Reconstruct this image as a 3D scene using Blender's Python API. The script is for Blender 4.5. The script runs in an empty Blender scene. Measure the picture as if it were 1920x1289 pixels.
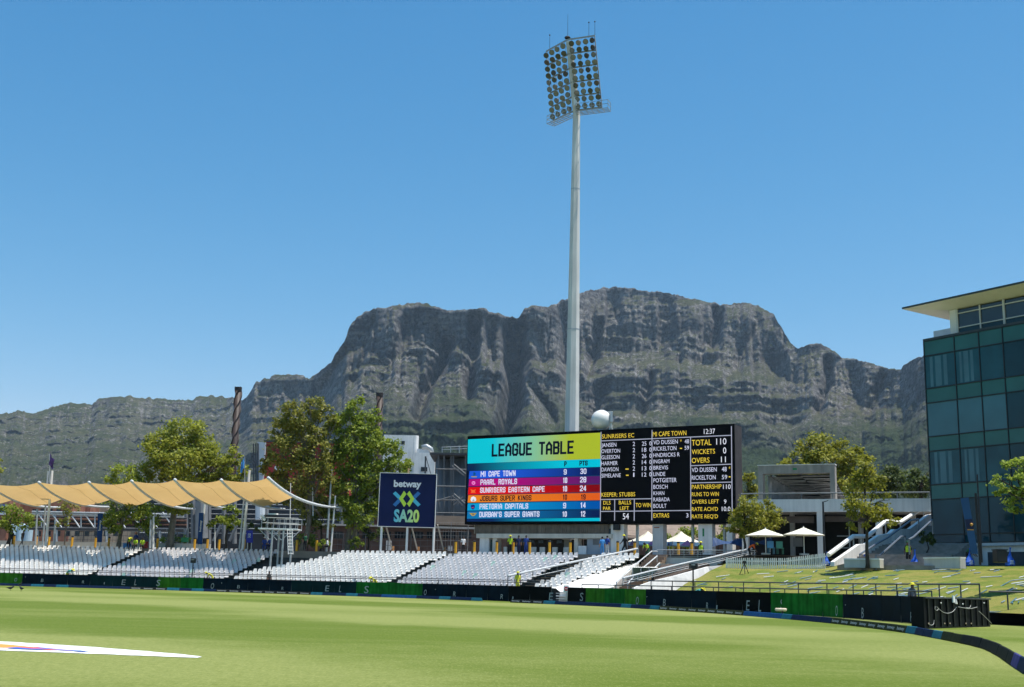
import bpy, bmesh, math, random
import numpy as np
from mathutils import Vector, Matrix, Euler

random.seed(7)
RNG = np.random.default_rng(11)
scn = bpy.context.scene
COL = scn.collection
R_ = math.radians

# ------------------------------------------------------------------ camera
F, PITCH, ROLL, EYE = 2183.0, R_(11.75), R_(1.47), 1.2
FW = np.array([0, math.cos(PITCH), math.sin(PITCH)])
U0 = np.array([0, -math.sin(PITCH), math.cos(PITCH)])
R0 = np.array([1.0, 0, 0])
RT = R0 * math.cos(ROLL) + U0 * math.sin(ROLL)
UP = U0 * math.cos(ROLL) - R0 * math.sin(ROLL)
CAM = np.array([0, 0, EYE])
cd = bpy.data.cameras.new('camera')
cam = bpy.data.objects.new('camera', cd)
COL.objects.link(cam)
cd.sensor_width = 36.0
cd.lens = 36.0 * F / 1920.0
cd.clip_start = 0.1
cd.clip_end = 30000
cam.matrix_world = Matrix(((RT[0], UP[0], -FW[0], 0), (RT[1], UP[1], -FW[1], 0), (RT[2], UP[2], -FW[2], EYE), (0, 0, 0, 1)))
scn.camera = cam

# ------------------------------------------------------------------ sky, sun, exposure
SUN = Vector((0.28, -0.07, 0.953)).normalized()
w = bpy.data.worlds.new('World')
scn.world = w
w.use_nodes = True
wn = w.node_tree
bgn = wn.nodes['Background']
sky = wn.nodes.new('ShaderNodeTexSky')
sky.sky_type = 'NISHITA'
sky.sun_disc = False
sky.sun_elevation = math.asin(SUN.z)
sky.sun_rotation = math.atan2(SUN.x, SUN.y)
sky.altitude = 0
sky.air_density = 1.0
sky.dust_density = 0.0
sky.ozone_density = 1.0
# the photograph's rendering of a clear blue sky: one colour curve for the whole dome
SKY_STRENGTH = 0.11
SKY_LEVEL = 0.083
sepc = wn.nodes.new('ShaderNodeSeparateColor')
comb = wn.nodes.new('ShaderNodeCombineColor')
wn.links.new(sky.outputs[0], sepc.inputs[0])
for ch, (gain, gam) in enumerate(((2.17, 1.83), (1.10, 0.964), (1.10, 0.70))):
    pw = wn.nodes.new('ShaderNodeMath')
    pw.operation = 'POWER'
    pw.inputs[1].default_value = gam
    ml = wn.nodes.new('ShaderNodeMath')
    ml.operation = 'MULTIPLY'
    ml.inputs[1].default_value = gain * SKY_STRENGTH ** (gam - 1)
    wn.links.new(sepc.outputs[ch], pw.inputs[0])
    wn.links.new(pw.outputs[0], ml.inputs[0])
    mn = wn.nodes.new('ShaderNodeMath')
    mn.operation = 'MINIMUM'
    mn.inputs[1].default_value = (0.46, 0.70, 0.90)[ch] / SKY_STRENGTH
    wn.links.new(ml.outputs[0], mn.inputs[0])
    wn.links.new(mn.outputs[0], comb.inputs[ch])
wn.links.new(comb.outputs[0], bgn.inputs[0])
bgn.inputs[1].default_value = SKY_LEVEL
sl = bpy.data.lights.new('sun', 'SUN')
sl.energy = 5.0
sl.angle = R_(0.53)
sl.color = (1.0, 0.955, 0.88)
so = bpy.data.objects.new('sun', sl)
COL.objects.link(so)
so.rotation_euler = (-SUN).to_track_quat('-Z', 'Y').to_euler()
so.location = (40, 20, 120)
scn.view_settings.view_transform = 'Standard'
scn.view_settings.look = 'None'
scn.view_settings.exposure = 0.42
scn.view_settings.gamma = 1.0
scn.view_settings.use_curve_mapping = False
DENOISE = True
scn.render.engine = 'CYCLES'
scn.cycles.max_bounces = 6
scn.cycles.diffuse_bounces = 3
scn.cycles.glossy_bounces = 3
scn.cycles.transmission_bounces = 4
scn.cycles.volume_bounces = 1
scn.cycles.transparent_max_bounces = 8
scn.cycles.use_denoising = DENOISE

# ------------------------------------------------------------------ pixel -> place helpers
def ray(x, y):
    return FW + (x - 960) / F * RT + (644.5 - y) / F * UP
def G(x, y, z=0.0):
    d = ray(x, y)
    return CAM + d * ((z - EYE) / d[2])
def AT(x, y, Y):
    d = ray(x, y)
    return CAM + d * (Y / d[1])
def XAT(x, Y, z):
    """point with depth Y and height z whose picture column is x"""
    P = AT(x, 1000, Y)
    for _ in range(4):
        v = P - CAM
        v[2] = z - EYE
        wv = v @ FW
        px = 960 + F * (v @ RT) / wv
        P = np.array([P[0] + (x - px) / F * wv, Y, z])
    return P
def PX(P):
    v = np.asarray(P, float) - CAM
    wv = v @ FW
    return 960 + F * (v @ RT) / wv, 644.5 - F * (v @ UP) / wv
def ONPL(x, y, A, B):
    """pixel ray meets the vertical plane through A and B"""
    d = ray(x, y)
    n = np.array([-(B[1] - A[1]), B[0] - A[0], 0.0])
    t = ((np.asarray(A, float) - CAM) @ n) / (d @ n)
    return CAM + d * t

# ------------------------------------------------------------------ materials
MATS = {}
def lin(r, g, b):
    return tuple(((c / 255) / 12.92 if c / 255 <= 0.04045 else ((c / 255 + 0.055) / 1.055) ** 2.4) for c in (r, g, b))
def mat(name, col, rough=0.6, var=0.12, scale=2.0, bump=0.0, bscale=None, metal=0.0, spec=0.4, streak=0.0, island=0.0):
    if name in MATS:
        return MATS[name]
    m = bpy.data.materials.new(name)
    m.use_nodes = True
    nt = m.node_tree
    b = nt.nodes['Principled BSDF']
    b.inputs['Roughness'].default_value = rough
    b.inputs['Metallic'].default_value = metal
    b.inputs['Specular IOR Level'].default_value = spec
    tc = nt.nodes.new('ShaderNodeNewGeometry')
    no = nt.nodes.new('ShaderNodeTexNoise')
    no.inputs['Scale'].default_value = scale
    no.inputs['Detail'].default_value = 5
    nt.links.new(tc.outputs['Position'], no.inputs['Vector'])
    rp = nt.nodes.new('ShaderNodeMapRange')
    rp.inputs[1].default_value = 0.3
    rp.inputs[2].default_value = 0.7
    rp.inputs[3].default_value = 1 - var
    rp.inputs[4].default_value = 1 + var
    nt.links.new(no.outputs[0], rp.inputs[0])
    fac = rp.outputs[0]
    if streak > 0:
        mp = nt.nodes.new('ShaderNodeMapping')
        mp.inputs['Scale'].default_value = (3.0, 3.0, 0.18)
        nt.links.new(tc.outputs['Position'], mp.inputs['Vector'])
        n2 = nt.nodes.new('ShaderNodeTexNoise')
        n2.inputs['Scale'].default_value = 1.2
        n2.inputs['Detail'].default_value = 4
        nt.links.new(mp.outputs[0], n2.inputs['Vector'])
        r2 = nt.nodes.new('ShaderNodeMapRange')
        r2.inputs[1].default_value = 0.35
        r2.inputs[2].default_value = 0.7
        r2.inputs[3].default_value = 1.0
        r2.inputs[4].default_value = 1 - streak
        nt.links.new(n2.outputs[0], r2.inputs[0])
        mu = nt.nodes.new('ShaderNodeMath')
        mu.operation = 'MULTIPLY'
        nt.links.new(fac, mu.inputs[0])
        nt.links.new(r2.outputs[0], mu.inputs[1])
        fac = mu.outputs[0]
    if island > 0:
        r3 = nt.nodes.new('ShaderNodeMapRange')
        r3.inputs[3].default_value = 1 - island
        r3.inputs[4].default_value = 1 + island
        nt.links.new(tc.outputs['Random Per Island'], r3.inputs[0])
        mu = nt.nodes.new('ShaderNodeMath')
        mu.operation = 'MULTIPLY'
        nt.links.new(fac, mu.inputs[0])
        nt.links.new(r3.outputs[0], mu.inputs[1])
        fac = mu.outputs[0]
    vm = nt.nodes.new('ShaderNodeVectorMath')
    vm.operation = 'SCALE'
    vm.inputs[0].default_value = col[:3]
    nt.links.new(fac, vm.inputs['Scale'])
    nt.links.new(vm.outputs[0], b.inputs['Base Color'])
    if bump > 0:
        bn = nt.nodes.new('ShaderNodeTexNoise')
        bn.inputs['Scale'].default_value = bscale or scale * 4
        bn.inputs['Detail'].default_value = 6
        nt.links.new(tc.outputs['Position'], bn.inputs['Vector'])
        bp = nt.nodes.new('ShaderNodeBump')
        bp.inputs['Strength'].default_value = bump
        bp.inputs['Distance'].default_value = 0.05
        nt.links.new(bn.outputs[0], bp.inputs['Height'])
        nt.links.new(bp.outputs[0], b.inputs['Normal'])
    MATS[name] = m
    return m
def emat(name, col, strength=1.0):
    """a lit screen colour"""
    if name in MATS:
        return MATS[name]
    m = bpy.data.materials.new(name)
    m.use_nodes = True
    nt = m.node_tree
    b = nt.nodes['Principled BSDF']
    b.inputs['Base Color'].default_value = (0.004, 0.004, 0.005, 1)
    b.inputs['Roughness'].default_value = 0.7
    b.inputs['Specular IOR Level'].default_value = 0.04
    tc = nt.nodes.new('ShaderNodeNewGeometry')
    no = nt.nodes.new('ShaderNodeTexNoise')
    no.inputs['Scale'].default_value = 1.7
    nt.links.new(tc.outputs['Position'], no.inputs['Vector'])
    rp = nt.nodes.new('ShaderNodeMapRange')
    rp.inputs[1].default_value = 0.3
    rp.inputs[2].default_value = 0.7
    rp.inputs[3].default_value = 0.92 * strength
    rp.inputs[4].default_value = 1.06 * strength
    nt.links.new(no.outputs[0], rp.inputs[0])
    b.inputs['Emission Color'].default_value = (*col[:3], 1)
    nt.links.new(rp.outputs[0], b.inputs['Emission Strength'])
    MATS[name] = m
    return m

# ------------------------------------------------------------------ mesh helpers
class MB:
    def __init__(s):
        s.v = []
        s.f = []
    def add(s, vs, fs):
        o = len(s.v)
        s.v.extend([tuple(map(float, p)) for p in vs])
        s.f.extend([tuple(i + o for i in f) for f in fs])
        return s
    def box(s, c, size, rz=0.0):
        x, y, z = size[0] / 2, size[1] / 2, size[2] / 2
        cs, sn = math.cos(rz), math.sin(rz)
        vs = []
        for dz in (-z, z):
            for dx, dy in ((-x, -y), (x, -y), (x, y), (-x, y)):
                vs.append((c[0] + dx * cs - dy * sn, c[1] + dx * sn + dy * cs, c[2] + dz))
        return s.add(vs, [(3, 2, 1, 0), (4, 5, 6, 7), (0, 1, 5, 4), (1, 2, 6, 5), (2, 3, 7, 6), (3, 0, 4, 7)])
    def bar(s, p, q, wd, ht=None, up=(0, 0, 1)):
        """box beam from p to q"""
        ht = ht or wd
        p, q = Vector(p), Vector(q)
        d = (q - p).normalized()
        u = Vector(up)
        if abs(d.dot(u)) > 0.98:
            u = Vector((0, 1, 0))
        sd = d.cross(u).normalized()
        u = sd.cross(d).normalized()
        vs = []
        for e in (p, q):
            for a, b in ((-1, -1), (1, -1), (1, 1), (-1, 1)):
                vs.append(e + sd * (a * wd / 2) + u * (b * ht / 2))
        return s.add(vs, [(0, 1, 2, 3), (7, 6, 5, 4), (0, 4, 5, 1), (1, 5, 6, 2), (2, 6, 7, 3), (3, 7, 4, 0)])
    def tube(s, pts, rad, n=8, cap=True):
        pts = [Vector(p) for p in pts]
        if not hasattr(rad, '__len__'):
            rad = [rad] * len(pts)
        vs, fs = [], []
        ref = Vector((0.31, 0.77, 0.12)).normalized()
        for i, p in enumerate(pts):
            d = (pts[min(i + 1, len(pts) - 1)] - pts[max(i - 1, 0)]).normalized()
            a = d.cross(ref)
            if a.length < 0.05:
                a = d.cross(Vector((0, 0, 1)))
            a.normalize()
            b = d.cross(a)
            for k in range(n):
                t = 2 * math.pi * k / n
                vs.append(p + (a * math.cos(t) + b * math.sin(t)) * rad[i])
        for i in range(len(pts) - 1):
            for k in range(n):
                k2 = (k + 1) % n
                fs.append((i * n + k, i * n + k2, (i + 1) * n + k2, (i + 1) * n + k))
        if cap:
            fs.append(tuple(range(n - 1, -1, -1)))
            fs.append(tuple((len(pts) - 1) * n + k for k in range(n)))
        return s.add(vs, fs)
    def ball(s, c, r, n=16, m=10, sz=1.0):
        vs = [(c[0], c[1], c[2] + r * sz)]
        fs = []
        for i in range(1, m):
            t = math.pi * i / m
            for k in range(n):
                a = 2 * math.pi * k / n
                vs.append((c[0] + r * math.sin(t) * math.cos(a), c[1] + r * math.sin(t) * math.sin(a), c[2] + r * math.cos(t) * sz))
        vs.append((c[0], c[1], c[2] - r * sz))
        for k in range(n):
            fs.append((0, 1 + k, 1 + (k + 1) % n))
            fs.append((len(vs) - 1, 1 + (m - 2) * n + (k + 1) % n, 1 + (m - 2) * n + k))
        for i in range(m - 2):
            for k in range(n):
                k2 = (k + 1) % n
                fs.append((1 + i * n + k, 1 + (i + 1) * n + k, 1 + (i + 1) * n + k2, 1 + i * n + k2))
        return s.add(vs, fs)
    def slab(s, poly, t):
        """planar polygon given thickness vector t"""
        n = len(poly)
        t = Vector(t)
        vs = [Vector(p) for p in poly] + [Vector(p) + t for p in poly]
        fs = [tuple(range(n - 1, -1, -1)), tuple(range(n, 2 * n))]
        for i in range(n):
            j = (i + 1) % n
            fs.append((i, j, n + j, n + i))
        return s.add(vs, fs)
    def mesh(s, name, origin=(0, 0, 0)):
        me = bpy.data.meshes.new(name)
        o = origin
        me.from_pydata([(v[0] - o[0], v[1] - o[1], v[2] - o[2]) for v in s.v], [], s.f)
        return me

def fixn(me):
    bm = bmesh.new()
    bm.from_mesh(me)
    bmesh.ops.recalc_face_normals(bm, faces=bm.faces)
    bm.to_mesh(me)
    bm.free()
def tag(o, label=None, cat=None, group=None, kind=None):
    if label: o['label'] = label
    if cat: o['category'] = cat
    if group: o['group'] = group
    if kind: o['kind'] = kind
    return o
def thing(name, label, cat, loc, group=None, rz=0.0):
    o = bpy.data.objects.new(name, None)
    o.empty_display_size = 0.2
    COL.objects.link(o)
    o.location = tuple(loc)
    o.rotation_euler = (0, 0, rz)
    return tag(o, label, cat, group)
def wloc(o):
    v = Vector((0, 0, 0))
    while o is not None:
        v += o.location
        o = o.parent
    return v
def part(name, mb, m, parent=None, local=False, smooth=False, fix=True, kind=None, bevel=0):
    """mesh from world coordinates (or local ones) under parent"""
    org = (0, 0, 0) if (parent is None or local) else wloc(parent)
    me = mb.mesh(name, org) if isinstance(mb, MB) else mb
    if fix and isinstance(mb, MB):
        fixn(me)
    o = bpy.data.objects.new(name, me)
    COL.objects.link(o)
    if len(me.materials) == 0 and m is not None:
        me.materials.append(m)
    if parent is not None:
        o.parent = parent
    if smooth:
        me.polygons.foreach_set('use_smooth', [True] * len(me.polygons))
    if kind:
        o['kind'] = kind
    if bevel:
        md = o.modifiers.new('bevel', 'BEVEL')
        md.width = bevel
        md.segments = 2
    return o
def solo(name, mb, m, label, cat, group=None, loc=None, smooth=False, bevel=0):
    """a thing that is a single mesh"""
    loc = tuple(loc) if loc is not None else tuple(np.mean(np.array(mb.v), axis=0)[:2]) + (min(v[2] for v in mb.v),)
    me = mb.mesh(name, loc)
    fixn(me)
    o = bpy.data.objects.new(name, me)
    COL.objects.link(o)
    o.location = loc
    me.materials.append(m)
    if smooth:
        me.polygons.foreach_set('use_smooth', [True] * len(me.polygons))
    if bevel:
        md = o.modifiers.new('bevel', 'BEVEL')
        md.width = bevel
        md.segments = 2
    return tag(o, label, cat, group)
def struct(name, mb, m, fix=True):
    me = mb.mesh(name)
    if fix:
        fixn(me)
    o = bpy.data.objects.new(name, me)
    COL.objects.link(o)
    me.materials.append(m)
    o['kind'] = 'structure'
    return o
def copytree(o, parent=None):
    c = o.copy()
    COL.objects.link(c)
    if parent is not None:
        c.parent = parent
    for ch in o.children:
        copytree(ch, c)
    return c
_TXT = {}
def textmesh(s, bold=0.0):
    k = (s, bold)
    if k not in _TXT:
        cu = bpy.data.curves.new('t', 'FONT')
        cu.body = s
        cu.offset = bold
        cu.resolution_u = 3
        ob = bpy.data.objects.new('t', cu)
        COL.objects.link(ob)
        dg = bpy.context.evaluated_depsgraph_get()
        me = bpy.data.meshes.new_from_object(ob.evaluated_get(dg))
        bpy.data.objects.remove(ob)
        co = np.zeros(len(me.vertices) * 3)
        me.vertices.foreach_get('co', co)
        _TXT[k] = (co.reshape(-1, 3), [tuple(p.vertices) for p in me.polygons])
    return _TXT[k]
CAPH = None
def text_on(s, O, eu, ev, en, width, height, m, parent, bold=0.0, name='lettering', lift=0.01, slant=0.0):
    """flat lettering: O = lower left, eu/ev unit axes, en normal; fitted to width x cap height"""
    global CAPH
    if CAPH is None:
        c, _ = textmesh('H')
        CAPH = c[:, 1].max() - c[:, 1].min()
    co, fs = textmesh(s, bold)
    x0, x1 = co[:, 0].min(), co[:, 0].max()
    sx = width / max(x1 - x0, 1e-6)
    sy = height / CAPH
    O, eu, ev, en = (np.asarray(a, float) for a in (O, eu, ev, en))
    mb = MB()
    X = (co[:, 0] - x0) * sx + co[:, 1] * sy * slant
    V = O + np.outer(X, eu) + np.outer(co[:, 1] * sy, ev) + en * lift
    mb.add(V, fs)
    return part(name, mb, m, parent, fix=False)

# value noise in numpy
def _hash(i, j, k, seed):
    h = (i.astype(np.int64) * 374761393 + j.astype(np.int64) * 668265263 + k.astype(np.int64) * 2147483647 + seed * 974711) & 0xffffffff
    h = ((h ^ (h >> 13)) * 1274126177) & 0xffffffff
    h = (h ^ (h >> 16))
    return (h & 0xffff) / 65535.0
def vn(P, seed=0):
    fl = np.floor(P).astype(np.int64)
    f = P - fl
    f = f * f * f * (f * (f * 6 - 15) + 10)
    i, j, k = fl[:, 0], fl[:, 1], fl[:, 2]
    r = 0
    for a in (0, 1):
        wa = f[:, 0] if a else 1 - f[:, 0]
        for b in (0, 1):
            wb = f[:, 1] if b else 1 - f[:, 1]
            for c in (0, 1):
                wc = f[:, 2] if c else 1 - f[:, 2]
                r = r + wa * wb * wc * _hash(i + a, j + b, k + c, seed)
    return r * 2 - 1
def fbm(P, octs, seed=0, gain=0.5):
    r, a = 0, 1.0
    for o in range(octs):
        r = r + a * vn(P * (2.03 ** o), seed + o * 17)
        a *= gain
    return r

# ================================================================== THE SETTING
# ------------------------------------------------------------------ mountain
SKYLINE = [(-900, 800), (-400, 770), (-150, 792), (0, 778), (35, 770), (62, 775), (91, 765), (128, 757), (157, 755), (171, 758), (186, 746), (222, 746),
 (244, 741), (277, 747), (328, 751), (354, 751), (376, 741), (397, 743), (437, 747), (455, 752), (463, 745), (481, 716), (510, 706), (540, 701),
 (569, 706), (580, 709), (590, 703), (620, 682), (628, 666), (645, 641), (656, 613), (668, 596), (685, 584), (706, 580), (761, 570), (790, 569),
 (822, 577), (852, 581), (881, 580), (906, 578), (939, 591), (968, 597), (974, 593), (983, 580), (1006, 572), (1024, 575), (1056, 563), (1088, 549),
 (1120, 542), (1152, 538), (1197, 544), (1239, 548), (1280, 557), (1332, 567), (1359, 572), (1385, 568), (1422, 574), (1452, 591), (1465, 614),
 (1482, 642), (1497, 653), (1531, 643), (1557, 655), (1580, 672), (1610, 676), (1655, 689), (1689, 695), (1694, 685), (1722, 670), (1760, 652),
 (1850, 625), (1950, 640), (2100, 690), (2400, 740), (2900, 760)]
RTOP = [(-900, 4300), (430, 4000), (470, 3500), (590, 3350), (640, 2950), (900, 2900), (960, 3050), (1000, 3000), (1060, 3150), (1120, 3350), (1440, 3300),
 (1500, 3050), (1690, 2800), (1750, 2500), (2900, 2600)]
CLIFF = [(-900, .45), (430, .5), (480, .9), (620, 1), (1470, 1), (1520, .75), (1700, .7), (2900, .6)]
GULLIES = [((966, 596), (968, 690), (962, 760), (945, 806), 15, 420), ((889, 584), (890, 640), (888, 690), (886, 730), 10, 150),
 ((842, 640), (833, 675), (806, 720), (792, 776), 11, 170), ((985, 650), (1000, 720), (1030, 760), (1045, 790), 7, 50),
 ((1062, 570), (1064, 620), (1068, 680), (1072, 720), 14, 130), ((1125, 600), (1118, 640), (1110, 670), (1105, 690), 9, 100),
 ((1345, 572), (1345, 600), (1340, 625), (1335, 640), 10, 120), ((1222, 700), (1216, 720), (1212, 745), (1205, 770), 8, 100),
 ((1552, 690), (1550, 710), (1548, 735), (1530, 770), 9, 120), ((760, 600), (752, 640), (735, 690), (715, 740), 12, 45),
 ((640, 660), (618, 700), (606, 740), (596, 790), 14, 120), ((1135, 720), (1128, 745), (1122, 765), (1110, 790), 8, 40),
 ((1425, 600), (1400, 640), (1380, 690), (1350, 730), 12, 40), ((700, 590), (695, 620), (690, 660), (670, 720), 8, 40),
 ((925, 590), (925, 640), (930, 700), (925, 760), 7, 40), ((1660, 700), (1650, 730), (1640, 760), (1625, 800), 10, 60)]
def build_mountain():
    NX, NV = 1180, 400
    xs = np.concatenate([np.linspace(-700, -60, 70, endpoint=False), np.linspace(-60, 1760, NX - 150, endpoint=False), np.linspace(1760, 2600, 80)])
    NX = len(xs)
    ys = np.interp(xs, *zip(*SKYLINE))
    ys = ys + 2.2 * vn(np.stack([xs / 9.0, xs * 0, xs * 0], 1), 3) + 1.2 * vn(np.stack([xs / 3.2, xs * 0, xs * 0], 1), 5)
    rt = np.interp(xs, *zip(*RTOP))
    cl = np.interp(xs, *zip(*CLIFF))
    k = np.ones(9) / 9
    rt = np.convolve(np.pad(rt, 4, mode='edge'), k, 'valid')
    D = FW[None] + ((xs - 960) / F)[:, None] * RT[None] + ((644.5 - ys) / F)[:, None] * UP[None]
    hor = np.hypot(D[:, 0], D[:, 1])
    ax, ay = D[:, 0] / hor, D[:, 1] / hor
    tt = D[:, 2] / hor
    zt = rt * tt + EYE
    rf = 1250.0
    arc = np.arctan2(ax, ay) * 3000.0
    v = np.linspace(0, 1, NV)
    # base profile: q along distance, zf height fraction
    qa = [0, .30, .52, .70, .82, .91, .953, 1.0]
    za = [.12, .20, .31, .45, .60, .735, .775, 1.0]
    qb = [0, .3, .55, .75, .9, 1.0]
    zb = [.13, .23, .40, .62, .84, 1.0]
    zf = .12 + .88 * np.interp(v, [0, .25, .5, 1], [0, .14, .37, 1])
    Zf = np.repeat(zf[None], NX, 0)
    Z = Zf * zt[:, None]
    A = np.repeat(arc[:, None], NV, 1)
    def r_of(zfr):
        q1 = np.interp(zfr, za, qa)
        q2 = np.interp(zfr, zb, qb)
        c = np.clip((cl[:, None] - .4) / .5, 0, 1)
        return rf + (q1 * c + q2 * (1 - c)) * (rt[:, None] - rf)
    shp = Z.shape
    def N(fx, fz, seed, o=3):
        P = np.stack([(A / fx).ravel(), (Z / fz).ravel(), np.zeros(A.size) + seed * 3.7], 1)
        return fbm(P, o, seed).reshape(shp)
    def terr(Zin, h, f0, seed):
        t = Zin / h + 0.55 * N(700, 900, seed, 3)
        fl = np.floor(t)
        fr = t - fl
        s = np.clip((fr - f0) / (1 - f0), 0, 1)
        s = s * s * (3 - 2 * s)
        return (fl + s - t) * h
    up = np.clip((Zf - .22) / .22, 0, 1)
    cw = np.clip((cl[:, None] - .38) / .55, .12, 1) * up
    pa = np.clip(.55 + 1.3 * N(420, 200, 25, 3), 0, 1)
    pb = np.clip(.5 + 1.5 * N(150, 90, 26, 3), 0, 1)
    Zs = Z + cw * terr(Z, 210, .60, 21) * (.12 + .38 * pa) + cw * terr(Z, 58, .5, 22) * .62 * pb
    Zs = Zs + cw * terr(Z, 24, .45, 23) * .6 * np.clip(.35 + 1.4 * N(120, 60, 27, 2), 0, 1)
    r = r_of(np.clip(Zs / zt[:, None], 0, 1.02))
    # buttresses and gullies
    env = np.clip((Zf - .15) / .3, 0, 1) * np.clip((1.015 - Zf) / .10, .25, 1)
    rib = lambda n: .42 - np.abs(n)
    r = r + env * (0.35 + .65 * cl[:, None]) * (.5 + .5 * np.clip((Zf - .70) / .08, 0, 1)) * (190 * rib(N(330, 1900, 31, 3)) + 80 * rib(N(105, 800, 32, 3)) + 40 * rib(N(38, 260, 33, 3)) + 15 * rib(N(14, 80, 34, 3)))
    P3 = np.stack([A.ravel() / 14, Z.ravel() / 9, r.ravel() / 14], 1)
    r = r + (env * (.3 + .7 * cl[:, None])) * (5.5 * fbm(P3, 3, 41).reshape(shp) + 1.8 * vn(P3 * np.array([3.1, 1.9, 2.0]), 47).reshape(shp))
    P4 = np.stack([A.ravel() / 45, Z.ravel() / 30, r.ravel() / 45], 1)
    r = r + env * (1 - cl[:, None]) * 34 * fbm(P4, 4, 44).reshape(shp)
    # the named clefts
    tanv = (Z - EYE) / r
    hy = np.interp(xs, [0, 1920], [1074.3, 1123.6])
    ypx = hy[:, None] - tanv * F / math.cos(PITCH) * 0.985
    for a, b, c, d, wd, dep in GULLIES:
        yy = [a[1], b[1], c[1], d[1]]
        xc = np.interp(ypx, yy, [a[0], b[0], c[0], d[0]])
        m = np.exp(-((xs[:, None] - xc) / wd) ** 2)
        m = m * np.clip((ypx - yy[0] + 14) / 14, 0, 1) * np.clip((yy[3] + 25 - ypx) / 25, 0, 1)
        r = r + dep * m * np.clip((1.0 - Zf) / .04, 0.12, 1)
    # scrub and forest on the lower slopes
    low = np.clip((.55 - Zf) / .3, 0, 1)
    Pt = np.stack([A.ravel() / 9, Z.ravel() / 9, r.ravel() / 9], 1)
    Z2 = Z + (1.5 + 4.0 * low) * vn(Pt, 51).reshape(shp) + 2.0 * low * vn(Pt * 2.1, 52).reshape(shp)
    Z2 = Z2 + np.clip((Zf - .13) / .08, 0, 1) * (16 * low * vn(Pt * .13, 53).reshape(shp)) + 7 * low * vn(Pt * .37, 54).reshape(shp)
    ratio = (r[:, -1] * tt + EYE) / zt
    Z2[:, -1] = zt
    Z2 = Z2 * ratio[:, None]
    zt = zt * ratio
    X = ax[:, None] * r
    Y = ay[:, None] * r
    # the back of the ridge
    back = []
    for dr, fz in ((60, .985), (260, .86), (900, .4), (1600, 0)):
        back.append(np.stack([ax * (r[:, -1] + dr), ay * (r[:, -1] + dr), zt * fz - (10 if fz == 0 else 0)], 1))
    foot = np.stack([ax * 700, ay * 700, ax * 0 - 5], 1)
    V = np.concatenate([foot[:, None, :], np.stack([X, Y, Z2], 2)] + [b[:, None, :] for b in back], axis=1)
    NV2 = NV + 1 + len(back)
    idx = np.arange(NX * NV2).reshape(NX, NV2)
    quads = np.stack([idx[:-1, :-1], idx[1:, :-1], idx[1:, 1:], idx[:-1, 1:]], 2).reshape(-1, 4)
    me = bpy.data.meshes.new('mountain')
    me.vertices.add(NX * NV2)
    me.vertices.foreach_set('co', V.reshape(-1).astype(np.float32))
    me.loops.add(quads.size)
    me.loops.foreach_set('vertex_index', quads.reshape(-1).astype(np.int32))
    me.polygons.add(len(quads))
    me.polygons.foreach_set('loop_start', np.arange(0, quads.size, 4, dtype=np.int32))
    me.update(calc_edges=True)
    o = bpy.data.objects.new('mountain', me)
    COL.objects.link(o)
    o['kind'] = 'structure'
    m = bpy.data.materials.new('mountain_rock_and_scrub')
    m.use_nodes = True
    nt = m.node_tree
    L = nt.links.new
    b = nt.nodes['Principled BSDF']
    b.inputs['Roughness'].default_value = 0.95
    b.inputs['Specular IOR Level'].default_value = 0.1
    ge = nt.nodes.new('ShaderNodeNewGeometry')
    sx = nt.nodes.new('ShaderNodeSeparateXYZ')
    L(ge.outputs['True Normal'], sx.inputs[0])
    sp = nt.nodes.new('ShaderNodeSeparateXYZ')
    L(ge.outputs['Position'], sp.inputs[0])
    def noise(scale, det, mapping=None, rough=.6):
        n = nt.nodes.new('ShaderNodeTexNoise')
        n.inputs['Scale'].default_value = scale
        n.inputs['Detail'].default_value = det
        n.inputs['Roughness'].default_value = rough
        if mapping:
            mp = nt.nodes.new('ShaderNodeMapping')
            mp.inputs['Scale'].default_value = mapping
            L(ge.outputs['Position'], mp.inputs['Vector'])
            L(mp.outputs[0], n.inputs['Vector'])
        else:
            L(ge.outputs['Position'], n.inputs['Vector'])
        return n.outputs[0]
    def math_(op, a, bb, clamp=False):
        n = nt.nodes.new('ShaderNodeMath')
        n.operation = op
        n.use_clamp = clamp
        for i, q in enumerate((a, bb)):
            if isinstance(q, (int, float)):
                n.inputs[i].default_value = q
            else:
                L(q, n.inputs[i])
        return n.outputs[0]
    def rng(x, a, bb, c=0., d=1.):
        n = nt.nodes.new('ShaderNodeMapRange')
        n.inputs[1].default_value, n.inputs[2].default_value = a, bb
        n.inputs[3].default_value, n.inputs[4].default_value = c, d
        L(x, n.inputs[0])
        return n.outputs[0]
    def mixc(f, a, bb):
        n = nt.nodes.new('ShaderNodeMix')
        n.data_type = 'RGBA'
        L(f, n.inputs[0])
        for i, q in ((6, a), (7, bb)):
            if isinstance(q, tuple):
                n.inputs[i].default_value = (*q, 1)
            else:
                L(q, n.inputs[i])
        return n.outputs[2]
    strata = noise(.02, 6, (.35, .35, 4.0), .65)
    rock = mixc(rng(strata, .35, .68), (.085, .083, .083), (.43, .405, .38))
    fine = noise(.09, 6, None, .7)
    rock = mixc(rng(fine, .36, .60), (.048, .042, .046), rock)
    big = noise(.006, 5)
    veg = mixc(rng(fine, .3, .7), (.018, .029, .011), (.085, .097, .038))
    veg = mixc(rng(big, .35, .65), veg, mixc(rng(fine, .3, .7), (.040, .047, .023), (.135, .125, .068)))
    forest = mixc(rng(noise(.05, 5, None, .7), .35, .66), (.010, .021, .010), (.055, .078, .026))
    f = math_('ADD', sx.outputs[2], math_('MULTIPLY', math_('SUBTRACT', noise(.018, 6, None, .68), .5), 1.5))
    vf = rng(f, .50, .78)
    surf = mixc(vf, rock, veg)
    zz = math_('ADD', sp.outputs[2], math_('MULTIPLY', math_('SUBTRACT', big, .5), 420.0))
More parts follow.
